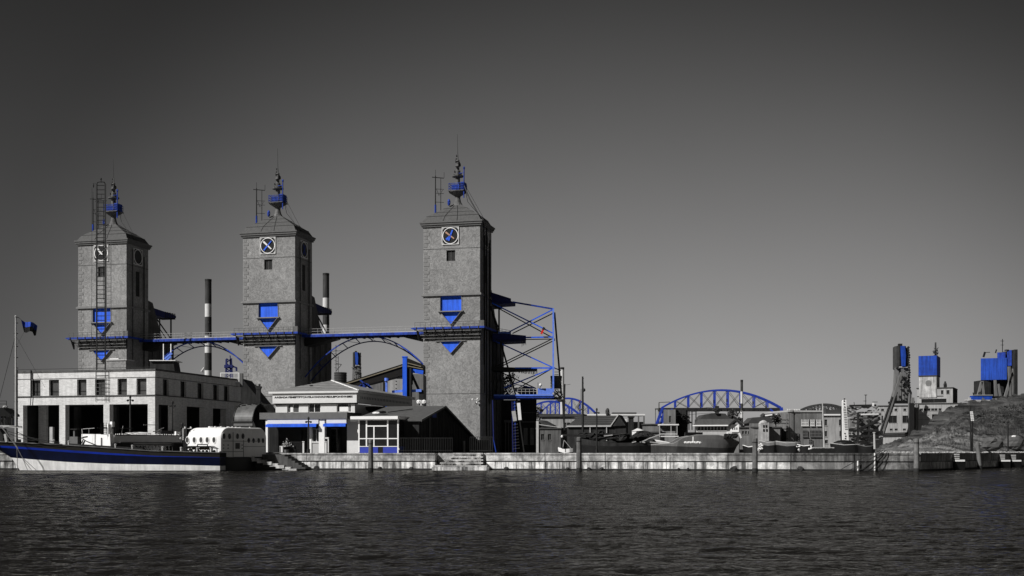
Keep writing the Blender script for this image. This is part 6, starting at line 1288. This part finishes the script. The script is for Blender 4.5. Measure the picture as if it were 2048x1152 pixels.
# low dark boats and skiffs
def skiff(label, x0, x1, pt, Y, mt, rim=WHITE, name='rowing_boat', cat='boat', beam=.9, cover=None, up=0.12, base=-.6, grp='boats moored behind the quay'):
    t = thing(name, label, cat, P((x0+x1)/2, 905, Y), group=grp); zt = Zp(pt, Y); X0, X1 = Xp(x0, Y), Xp(x1, Y)
    hull(t, lambda x, y, z: (x, Y+y, z), [(-.6, X0+.5), (zt, X0)], X1, [('keel', HULLD, [(0, base), (1, base)]), ('lower_side', HULLD, [(0, zt-.25), (.4, zt-.42), (1, zt-.3)]), ('side', mt, [(0, zt+up), (.4, zt-.08), (1, zt)]), ('rim', rim, [(0, zt+up+.07), (.4, zt-.01), (1, zt+.07)])], beam, n=16)
    if cover: m = M(); m.blob(((X0+X1)/2, Y, zt), (X1-X0)*.42, beam*.8, cover, 12, 6); m.done('cover', mt, t, world=True)
    return t
skiff('small white rowing boat beside the second mooring pile', 1116, 1145, 898, 122, WHITE)
m = M(); t = bpy.data.objects['rowing_boat']; m.bar(P(1125, 898, 122), P(1128, 880, 122), .05); m.bar(P(1128, 880, 122), P(1142, 897, 122), .05); m.done('oar', LGREY, t, world=True)
skiff('long low black barge behind the quay with clutter on deck', 1150, 1312, 886, 150, BLACKY, BLACKY, 'black_barge', 'barge', 3.2, up=.6)
t = bpy.data.objects['black_barge']; m = M(); rnd = random.Random(8)
for k in range(46): px = rnd.uniform(1165, 1305); m.blob(P(px, rnd.uniform(868, 886), 150+rnd.uniform(-1, 1)), rnd.uniform(.3, 1.3), .6, rnd.uniform(.15, .5), 7, 4, .25)
m.done('deck_cargo', BLACKY, t, world=True)
m = M()
for a, b in (((1208, 872), (1225, 870)), ((1280, 884), (1290, 885)), ((1281, 885), (1296, 878)), ((1295, 878), (1320, 869)), ((1264, 885), (1272, 883)), ((1300, 884), (1320, 886))): m.bar(P(*a, 147), P(*b, 147), .22, .12)
m.done('oar', LGREY, t, world=True)
m = M(); m.bar(P(1125, 870, 128), P(1180, 873, 128), .2); m.bar(P(1158, 872, 128), P(1172, 873, 128), .3); m.done('boom', BLACKY, t, world=True)
m = M(); m.box(Xp(1255, 152), Xp(1274, 152), 152, 153, Zp(884, 152), Zp(872, 152)); m.done('grey_box', TRIM, t, world=True)
t = thing('globe_lamp', 'single round white quay lamp left of the second mooring pile', 'lamp', P(1124, 905, 121)); m = M(); m.blob(P(1124, 873, 121), .13, .13, .15, 8, 6); m.done('globe', WHITE, t, world=True); m = M(); m.bar(P(1125, 898, 121), P(1124.5, 876, 121), .06); m.bar(P(1124.5, 870, 121), P(1178, 873, 121), .08); m.done('post', STEEL, t, world=True)
skiff('silver round-bodied boat, left of the pair beside the mooring pile', 1518, 1551, 884, 132, HULLG, LGREY, 'round_boat', cover=.12, beam=1.2)
skiff('silver round-bodied boat, right and larger of the pair', 1551, 1596, 885, 131, HULLG, LGREY, 'round_boat', cover=.12, beam=1.3)
skiff('small dark boat with white bow right of the round silver pair', 1592, 1622, 891, 130, HULLD, WHITE, 'rowing_boat')
skiff('large humped black boat below the white obelisk marker', 1660, 1716, 889, 130, HULLD, LGREY, 'covered_boat', cover=.5, beam=1.2)
skiff('flat dark boat right of the humped black boat', 1714, 1746, 892, 129, HULLD, GREY, 'covered_boat', cover=.35)
skiff('dark low boat just left of the third mooring pile', 1485, 1508, 893, 129, HULLD, WHITE, 'rowing_boat')
t = thing('white_gangplank', 'row of pale planks lying on the mole between the small boats', 'planks', P(1640, 905, 128)); m = M()
for k in range(9): m.box(Xp(1622+k*5, 128), Xp(1626+k*5, 128), 127.5, 128.4, Zp(896.5+random.uniform(-.7, .7), 128), Zp(894.5, 128))
m.done('plank', LGREY, t, world=True)
m = M(); m.box(Xp(1620, 128), Xp(1668, 128), 127.5, 128.4, g0-.2, Zp(896.6, 128)); m.done('bearer', STEEL, t, world=True)
# curved waterfront building, villa, obelisk, rubble yard
t = thing('waterfront_building', 'grey curved waterfront building with striped rounded corner and roof railing', 'building', P(1600, 900, 255)); Y = 250
pl = [(1535, 262), (1575, 252)] + [(1575+12*math.sin(a*math.pi/10)*1.1, 252+0.6*(1-math.cos(a*math.pi/10))) for a in range(1, 5)] + [(1600, 252.6), (1646, 252.6)]
pts = [(Xp(a, b), b) for a, b in pl]; zt = Zp(824, 252)
m = M(); m.prism(pts+[(pts[-1][0], 270), (pts[0][0], 270)], 'z', g0, zt); m.done('wall', FARG, t, world=True)
m = M(); m.prism([(p[0], p[1]-.2) for p in pts]+[(pts[-1][0], 270), (pts[0][0], 270)], 'z', zt, zt+.35); m.done('cornice', LGREY, t, world=True)
for k in range(24):
    px = 1572+k*1.05 if k < 14 else 1572; 
    if k < 14: m = M(); yy = 252.1 if px < 1577 else 252.1+(px-1577)*.04; m.box(Xp(px, yy), Xp(px, yy)+.05, yy-.25, yy-.05, g0, zt-.2); m.done('fin', LGREY if k % 3 else GREY, t, world=True)
Yw = 252.6
for a, b, c, d in ((1603, 1616, 839, 851), (1621, 1628, 839, 851), (1633, 1641, 839, 851), (1605, 1615, 861, 873), (1620, 1642, 861, 873), (1594, 1597, 866, 880), (1618, 1624, 879, 888)):
    m = M(); m.box(Xp(a, Yw), Xp(b, Yw), Yw-.15, Yw+.2, Zp(d, Yw), Zp(c, Yw)); w_ = m.done('window', GLASS if c > 850 else GLASSG, t, world=True)
    m = M(); n = max(2, round((b-a)/2.6))
    for k in range(n+1): m.box(Xp(a+(b-a)*k/n, Yw)-.05, Xp(a+(b-a)*k/n, Yw)+.05, Yw-.22, Yw-.15, Zp(d, Yw), Zp(c, Yw))
    m.box(Xp(a, Yw)-.1, Xp(b, Yw)+.1, Yw-.3, Yw-.15, Zp(d, Yw)-.15, Zp(d, Yw)); m.box(Xp(a, Yw), Xp(b, Yw), Yw-.2, Yw-.16, Zp((c+d)/2, Yw)-.05, Zp((c+d)/2, Yw)+.05); m.done('glazing_bar', WHITE if c < 850 else GREY, w_, world=True)
for py in (838, 845, 856, 862, 876): m = M(); m.bar(P(1538, py, 261.5), P(1575, py+1-.0, 251.7), .16); m.done('band', TRIM, t, world=True)
m = M()
for py in (818, 821): m.bar(P(1574, py, 253), P(1600, py+1, 254), .12)
for k in range(8): m.bar(P(1575+k*3.5, 823, 253.5), P(1575+k*3.5, 818, 253.5), .1)
m.bar(P(1531, 831, 262), P(1560, 828, 256), .2); m.done('railing', WHITE, t, world=True)
m = M()
for px in (1622, 1627): m.blob(P(px, 820, 258), .6, .5, .5)
m.bar(P(1608, 828, 256), P(1614, 828, 256), .3); m.bar(P(1627.5, 829, 256), P(1627.5, 822, 256), .25); m.done('roof_plant', FARD, t, world=True)
t = thing('pavilion_ruin', 'pale patchy turret and low roof left of the curved waterfront building', 'building', P(1530, 900, 245)); Y = 245
m = M(); m.box(Xp(1523, Y), Xp(1538, Y), Y, Y+3, g0, Zp(845, Y)); m.lathe((Xp(1530, Y), Y+1.5), [(.9, Zp(848, Y)), (.8, Zp(843, Y)), (.2, Zp(840, Y))], 8); m.done('turret', WEATH, t, world=True)
m = M(); m.prism([(Xp(1500, Y), Zp(846, Y)), (Xp(1512, Y), Zp(834, Y)), (Xp(1545, Y), Zp(832, Y)), (Xp(1552, Y), Zp(840, Y)), (Xp(1552, Y), Zp(846, Y))], 'y', Y+3.2, Y+9); m.blob(P(1526, 831, Y+4), .5, .4, .5); m.done('roof', FARD, t, world=True); m = M(); m.box(Xp(1505, Y), Xp(1552, Y), Y+3.2, Y+9, g0, Zp(846, Y)); m.done('walls', FARG, t, world=True)
for a, c in ((1526, 850), (1531, 850), (1526, 858), (1532, 858)): m = M(); m.box(Xp(a, Y), Xp(a+3, Y), Y-.08, Y+.1, Zp(c+5, Y), Zp(c, Y)); m.done('window', GLASS, t, world=True)
t, f_, u0, zt = block('villa', 'pale square villa with dark hipped roof and arched windows left of the obelisk', 1644, 1690, 831, 290, FARW, 9, deg=4, parapet=False, floors=[(839, 851, [(1649, 1654.5), (1678, 1683)]), (862, 873, [(1649, 1654.5), (1679, 1684)]), (880, 887, [(1650, 1656)])])
m = M(); m.box(u0-.3, .3, -.4, 9, zt, zt+.35); m.done('eaves', WHITE, t); m = M(); m.prism([(u0+1.0, zt+.35), (f_.u(1652), f_.z(816)), (f_.u(1665), f_.z(821)), (f_.u(1672), f_.z(818)), (0, f_.z(817)), (.3, zt+.35)], 'y', .2, 8); m.done('roof', FARD, t)
t = thing('obelisk_marker', 'tall white tapering signal marker with dark horizontal marks behind the boats', 'marker', P(1692, 905, 150)); Y = 150
m = M(); m.prism([(Xp(1686.5, Y), g0-1), (Xp(1685.5, Y), Zp(803, Y)), (Xp(1687, Y), Zp(800, Y)), (Xp(1692.5, Y), Zp(799.5, Y)), (Xp(1697.5, Y), Zp(880, Y)), (Xp(1697.5, Y), g0-1)], 'y', Y, Y+.5); m.done('board', WHITE, t, world=True)
for k in range(13): m = M(); z = Zp(818+k*3.4, Y); c_ = 1689.5+k*.28; m.box(Xp(c_-2.8, Y), Xp(c_+2.6, Y), Y-.03, Y, z-.035, z+.035); m.done('mark', SIGNBLK, t, world=True)
for a, b in ((1688.5, 802), (1688.5, 808), (1689.5, 814), (1690, 867), (1691.5, 872.5), (1691, 877)): m = M(); m.blob(P(a, b, Y-.02), .11, .05, .09, 7, 4); m.done('mark', SIGNBLK, t, world=True)
m = M(); m.blob(P(1689, 798, Y+.2), .12, .12, .1); m.box(Xp(1684.6, Y), Xp(1686.4, Y), Y+.5, Y+.8, g0-1, Zp(812, Y)); m.done('back_stay', BLACKY, t, world=True)
t = thing('flag_pole', 'slender pale pole standing before the curved waterfront building', 'pole', P(1646, 905, 140)); m = M(); m.tube(P(1649, 905, 140), P(1645, 806, 140), .13, .07, 7); m.done('pole', LGREY, t, world=True)
t = thing('demolition_yard', 'jumble of pale rubble walls and collapsed roof beams right of the obelisk', 'ruin', P(1728, 900, 330)); Y = 330; rnd = random.Random(12)
for a, b, c in ((1698, 1720, 838), (1718, 1757, 828), (1700, 1757, 862)): m = M(); m.box(Xp(a, Y), Xp(b, Y), Y+(c-828)*-.12, Y+6, g0, Zp(c, Y)); m.done('wall', FARG if c < 850 else RUBBLE, t, world=True)
m = M()
for k in range(100): px, py = rnd.uniform(1699, 1757), rnd.uniform(812, 885); m.blob(P(px, py, Y-5+rnd.uniform(-1, 1)), rnd.uniform(.2, 1.3), .4, rnd.uniform(.12, .5), 6, 4, .3)
m.done('rubble', mat('yard_rubble', .2, .95, .5, 1, .3), t, world=True, kind='stuff')
m = M()
for k in range(12): px, py = rnd.uniform(1700, 1757), rnd.uniform(812, 880); m.bar(P(px, py, Y-6), P(px+rnd.uniform(-12, 12), py+rnd.uniform(-5, 5), Y-6), .22)
m.bar(P(1699, 811.5, Y-6), P(1752, 810.5, Y-6), .5); m.bar(P(1698, 861, Y-6), P(1757, 861, Y-6), .6); m.bar(P(1698, 872, Y-6), P(1757, 872, Y-6), .6); m.bar(P(1716, 885, Y-6), P(1716, 826, Y-6), .5); m.bar(P(1738, 880, Y-6), P(1738, 840, Y-6), .5); m.bar(P(1720, 858, Y-6), P(1757, 840, Y-6), .6); m.done('beams', BLACKY, t, world=True, kind='stuff')
m = M(); m.bar(P(1722, 829, Y-6.5), P(1757, 828, Y-6.5), .35); m.bar(P(1746, 812, Y-6.5), P(1747, 806, Y-6.5), .4); m.done('white_lintel', WHITE, t, world=True)
t = thing('tv_aerials', 'two thin aerial poles above the rubble yard', 'aerial', P(1732, 812, 335)); m = M(); m.bar(P(1731.5, 812, 335), P(1731.5, 790, 335), .16); m.bar(P(1729, 790, 335), P(1734, 790, 335), .2); m.bar(P(1727, 802, 335), P(1733, 802, 335), .12); m.bar(P(1745, 804, 335), P(1755, 804, 335), .15); m.bar(P(1709, 812, 335), P(1708, 804, 335), .12); m.done('poles', STEEL, t, world=True)
t = thing('white_post', 'white mooring post with a pale foot at the quay below the rubble yard', 'post', P(1748, 905, 108.6)); Y = 110.35
m = M(); m.tube(P(1749.5, 898, 112), P(1748.5, 866, 112), .11, .09, 8); m.blob(P(1748.5, 865.5, 112), .16, .14, .06); m.done('upper_post', LGREY, t, world=True); m = M(); m.tube(P(1749.3, 941, Y), P(1749.5, 906, Y), .07, n=7); m.done('lower_post', WHITE, t, world=True)
m = M(); m.tube(P(1715.5, 941, 110.5), P(1715.5, 921, 110.5), .07, n=7); m.done('lower_post', WHITE, t, world=True)
t = thing('mooring_ropes', 'three slack black mooring ropes looping down the quay left of the fourth pile', 'ropes', P(1740, 905, 110)); Y = 110.1
for a, b, s_ in (((1766, 900), (1695, 942), 3), ((1770, 902), (1715, 942), 4), ((1775, 903), (1738, 943), 8), ((1762, 900), (1680, 940), -2)):
    m = M(); pts = [P(a[0]+(b[0]-a[0])*i/12, a[1]+(b[1]-a[1])*i/12+s_*math.sin(math.pi*i/12), Y) for i in range(13)]; m.path(pts, .035, 5); m.done('rope', ROPED, t, world=True)
t = thing('white_buoys', 'cluster of small white buoys piled beside the third mooring pile', 'buoys', P(1520, 905, 113)); rnd = random.Random(41)
for k in range(16): m = M(); px = 1515+rnd.uniform(0, 11); m.blob(P(px, rnd.uniform(886, 903), 113+rnd.uniform(0, .6)), rnd.uniform(.06, .15), .1, rnd.uniform(.06, .13), 6, 4, .2); m.done('buoy', WHITE, t, world=True)
t = thing('white_buoys', 'small white buoys lying between the round silver boat and the pale planks', 'buoys', P(1612, 905, 114)); 
for k in range(10): m = M(); px = (1593, 1617)[k % 2]+rnd.uniform(0, 6); m.blob(P(px, rnd.uniform(889, 902), 114+rnd.uniform(0, .6)), rnd.uniform(.06, .13), .1, rnd.uniform(.06, .13), 6, 4, .2); m.done('buoy', WHITE, t, world=True)
# tall masts in the middle distance
t = thing('signal_mast', 'tall dark mast with a ball, right of the blue cable frame', 'mast', P(1165.5, 890, 150)); Y = 150; m = M(); m.tube(P(1165.8, 900, Y), P(1165.3, 753, Y), .17, .10, 8); m.done('pole', STEEL, t, world=True); m = M(); m.blob(P(1168, 780, Y), .2, .2, .22)
for k in range(9): m.bar(P(1164, 757+k*9, Y), P(1167.5, 757+k*9, Y), .08)
m.bar(P(1162, 778, Y), P(1162, 800, Y), .05); m.done('ball_and_cleats', STEEL, t, world=True)
m = M(); m.bar(P(1158, 805, Y), P(1161, 800, Y), .35, .1); m.done('red_pennant', mat('dull_red', (.12, .02, .015), .8), t, world=True); m = M(); m.path([P(1160, 806, Y), P(1155, 814, Y), P(1158, 820, Y), P(1164, 818, Y)], .12); m.done('loop', TRIM, t, world=True)
t = thing('far_stacks', 'thin dark posts beside the grey stack behind the frame', 'posts', P(1145, 850, 240)); m = M(); m.bar(P(1125.5, 800, 240), P(1129, 860, 240), .35); m.bar(P(1129.5, 768, 240), P(1128, 855, 240), .3); m.bar(P(1131, 770, 240), P(1141, 768.5, 240), .06); m.blob(P(1122, 801, 240), .9, .3, .3); m.done('posts', STEEL, t, world=True)
# houses and clutter behind the mole, low down
t, f_, u0, zt = block('wharf_store', 'dark stepped wharf store at the foot of the small blue truss', 1073, 1122, 858, 240, DARKST, 8, floors=[(868, 880, [(1082, 1088), (1096, 1102)])]); m = M(); m.prism([(u0, zt), (u0, f_.z(840)), (f_.u(1082), f_.z(840)), (f_.u(1100), f_.z(850)), (f_.u(1105), zt)], 'y', .2, 6); m.done('upper_storey', FARD, t); m = M(); m.bar((u0-.0, -.2, zt+1), (0, -.2, zt+.3), .12); m.box(u0, u0+.5, -.3, 0, g0, f_.z(842)); m.done('rail', LGREY, t)
t, f_, u0, zt = block('low_warehouse', 'long low dark warehouse wall behind the moored boats in the centre', 1166, 1320, 866, 243, DARKST, 8)
t, f_, u0, zt = block('low_warehouse', 'long low grey warehouse between the riverside hall and the curved building', 1478, 1560, 856, 247, FARG, 8, floors=[(862, 868, [(1484+k*6, 1488+k*6) for k in range(5)])])

# ---------------------------------------------------------------- hill
sil = [(1690, 908), (1745, 903), (1770, 892), (1800, 880), (1844, 857), (1877, 836), (1905, 819), (1932, 808), (1960, 806), (1988, 802), (2016, 795), (2048, 791), (2120, 792), (2300, 800), (2600, 880), (2800, 903)]
def hill():
    m = M(); nu, nv = 260, 110; vs = []
    for j in range(nv+1):
        t_ = j/nv
        for i in range(nu+1):
            px = 1690+(2800-1690)*(i/nu)**1.7; Yr = 205.0; yf = 121+max(0, (px-1830))*.135; yf = min(yf, 165)
            if px < 1830: yf = 121-.0
            hR = Zp(interp(sil, px), Yr)-g0
            if t_ < .62: s_ = t_/.62; Yc = yf+(Yr-yf)*s_; z = g0+hR*(s_**.9)-1.8*s_*min(1, hR/4)
            else: s_ = (t_-.62)/.38; Yc = Yr+70*s_; z = g0+hR*(1-.55*s_*s_)
            x = (px-HX)/F*Yr if 0 else Xp(px, Yc)
            n1 = noise.noise(Vector((x*.10+z*.1, Yc*.10, z*.30))); n2 = noise.noise(Vector(((x-z*1.4)*.30, Yc*.30, (z+x*.45)*1.1))); n2 = n2*.6+.5*(.35-abs(noise.noise(Vector(((x-z*1.4)*.45, Yc*.3, (z+x*.5)*.8))))); n3 = noise.noise(Vector((x*1.1, Yc*1.1, z*2.2+x*.9)))
            a = min(1, hR*s_/2.0 if t_ < .62 else 1)
            z += a*(n1*.8+n2*1.5+n3*.5)*(.5+.5*min(1, hR/5))
            vs.append((x, Yc+a*(n2*1.4+n3*.4), max(z, g0-.3)))
    w_ = nu+1; m.add(vs, [(j*w_+i, j*w_+i+1, (j+1)*w_+i+1, (j+1)*w_+i) for j in range(nv) for i in range(nu)])
    mt = mat('hill_rock', .15, .95, .45, .5, .9, fine=.2, dist=.25); n = mt.node_tree; b = n.nodes['Principled BSDF']
    src = b.inputs['Base Color'].links[0].from_socket
    g = n.nodes.new('ShaderNodeNewGeometry'); mp = n.nodes.new('ShaderNodeMapping'); mp.inputs['Rotation'].default_value = (0, R(-32), 0); mp.inputs['Scale'].default_value = (.3, .3, 1.7); n.links.new(g.outputs['Position'], mp.inputs[0])
    tx_ = n.nodes.new('ShaderNodeTexNoise'); tx_.inputs['Scale'].default_value = .55; tx_.inputs['Detail'].default_value = 8; tx_.inputs['Roughness'].default_value = .65; tx_.inputs['Distortion'].default_value = 1.2; n.links.new(mp.outputs[0], tx_.inputs[0])
    r = n.nodes.new('ShaderNodeMapRange'); r.inputs[1].default_value = .35; r.inputs[2].default_value = .68; r.inputs[3].default_value = .12; r.inputs[4].default_value = 2.4; n.links.new(tx_.outputs['Fac'], r.inputs[0])
    sc_ = n.nodes.new('ShaderNodeVectorMath'); sc_.operation = 'SCALE'; n.links.new(src, sc_.inputs[0]); n.links.new(r.outputs[0], sc_.inputs['Scale'])
    # rock under the scrub darkens towards the right-hand part of the slope
    sp = n.nodes.new('ShaderNodeSeparateXYZ'); n.links.new(g.outputs['Position'], sp.inputs[0]); rr = n.nodes.new('ShaderNodeMapRange'); rr.inputs[1].default_value = 56; rr.inputs[2].default_value = 66; rr.inputs[3].default_value = 1.0; rr.inputs[4].default_value = .36; n.links.new(sp.outputs[0], rr.inputs[0])
    s2 = n.nodes.new('ShaderNodeVectorMath'); s2.operation = 'SCALE'; n.links.new(sc_.outputs[0], s2.inputs[0]); n.links.new(rr.outputs[0], s2.inputs['Scale']); n.links.new(s2.outputs[0], b.inputs['Base Color'])
    o = m.done('hill', mt, kind='structure', smooth=False); tag(o, 'rocky hillside rising behind the right end of the quay')
    return o
hl = hill()
rnd = random.Random(21); m = M()
for k in range(420):
    px = rnd.uniform(1765, 2070); Yq = 112.5+max(0, px-1838)*.15; s_ = rnd.uniform(.05, .17); m.blob((Xp(px, Yq)+0, Yq+rnd.uniform(0, 1.5), QT+s_*.3), s_*1.3, s_, s_*.8, 6, 4, .3)
tag(m.done('rubble_stones', RUBBLE, kind='stuff'), 'pale loose stones scattered along the quay edge below the hill')
rnd = random.Random(22); m = M()
for k in range(1500):
    px = rnd.uniform(1945, 2250); Yc = rnd.uniform(150, 200); yf = min(121+max(0, px-1830)*.135, 165)
    if Yc < yf: continue
    s0 = (Yc-yf)/(205-yf); z = g0+(Zp(interp(sil, px), 205.0)-g0)*(s0**.9)-1.1; c = Vector((Xp(px, Yc), Yc, z)); s_ = rnd.uniform(.06, .22)
    for _ in range(5):
        a = Vector((rnd.gauss(0, 1), rnd.gauss(0, 1), rnd.gauss(0, 1))).normalized()*s_; b = Vector((rnd.gauss(0, 1), rnd.gauss(0, 1), abs(rnd.gauss(0, 1)))).normalized()*s_; p = c+Vector((rnd.gauss(0, .3), rnd.gauss(0, .3), rnd.uniform(0, .4))); m.add([p-a, p+b, p+a, p-b*.4], [(0, 1, 2, 3)])
tag(m.done('scrub', LEAF, kind='stuff'), 'low dark scrub covering the right side of the hill')
t = thing('boulder', 'pale rounded boulder at the foot of the hill near the leaning pile', 'boulder', P(1985, 900, 140)); random.seed(5); m = M(); m.blob(P(1984, 888, 141), 1.3, 1.0, .85, 12, 8, .12); m.done('rock', mat('boulder_rock', .085, .95, .3, 2, .6), t, world=True)
t = thing('boulder', 'smaller boulder with a white top at the right edge below the hill', 'boulder', P(2030, 900, 150)); m = M(); m.blob(P(2028, 886, 150), 1.2, 1.0, 1.0, 12, 8, .1); m.done('rock', bpy.data.materials['boulder_rock'], t, world=True); m = M(); m.blob(P(2028, 873, 149.6), .35, .25, .15, 8, 5); m.done('white_cap', WHITE, t, world=True)
t = thing('sign_pole', 'dark pole carrying a vertical stack of small white panels before the hill', 'sign', P(1941, 905, 132)); Y = 132
m = M(); m.tube(P(1942, 903, Y), P(1940, 812, Y), .11, .08, 8); m.bar(P(1945, 903, Y), P(1945, 828, Y), .12); m.done('pole', STEEL, t, world=True)
for k, (a, c) in enumerate(((1942, 824.2), (1942.4, 827.6), (1942.8, 831), (1943.2, 834.2), (1943.6, 837.4), (1944, 840.6))):
    for d in (-1.6, 1.6) if k else (0,):
        m = M(); w2 = 1.3 if k else 2.8; m.box(Xp(a+d-w2, Y), Xp(a+d+w2, Y), Y-.16, Y-.12, Zp(c+1.25, Y), Zp(c-1.25, Y)); m.done('panel', WHITE, t, world=True)
t = thing('utility_pole', 'thin dark pole against the hill near the right edge', 'pole', P(2016, 905, 145)); m = M(); m.tube(P(2016, 903, 145), P(2016, 842, 145), .10, .07, 7); m.bar(P(2013, 845, 145), P(2019, 845, 145), .08); m.done('pole', STEEL, t, world=True)
# small white floats moored against the receding quay
for i, (px, lab) in enumerate(((1917, 'white stepped float moored to the quay below the sign pole'), (2008, 'white float with slatted box near the right edge, left of the last one'), (2030, 'rightmost white float with slatted box at the right edge'))):
    Yf_ = 108.5 if i == 0 else (132 if i == 1 else 136); Yf_ = 118 if i == 0 else Yf_
    t = thing('float', lab, 'float', (Xp(px, Yf_), Yf_, 0), group='white floats along the quay'); z = Zp(923, Yf_)
    m = M(); m.box(Xp(px-9, Yf_), Xp(px+9, Yf_), Yf_-.5, Yf_+.4, z, z+.18); m.done('platform', WHITE, t, world=True)
    for k in range(3): m = M(); m.box(Xp(px-9+k*.5, Yf_), Xp(px-1, Yf_), Yf_-.4, Yf_+.2, z+.24+k*.2, z+.36+k*.2); m.done('slat', LGREY, t, world=True)
    m = M(); m.box(Xp(px-9, Yf_), Xp(px+10, Yf_), Yf_-.4, Yf_+.3, -.3, z-.01); m.done('underside', SIGNBLK, t, world=True)
t = thing('tyre_fenders', 'row of dark weed-covered lumps hanging at the waterline of the quay', 'fenders', (Xp(1200, 114), 114, 0))
for px, r in ((633, .3), (760, .2), (823, .2), (1013, .22), (1135, .18), (1178, .2), (1203, .2), (1357, .15), (1376, .15), (1468, .34), (1602, .32)):
    Yq = 118-(px-487)*.0049 if px < 972 else 115.8-(px-972)*.0067
    m = M(); m.blob((Xp(px, Yq-.25), Yq-.3, .12), r*1.1, .2, r, 8, 5, .25); m.done('fender', ALGAE, t, world=True)
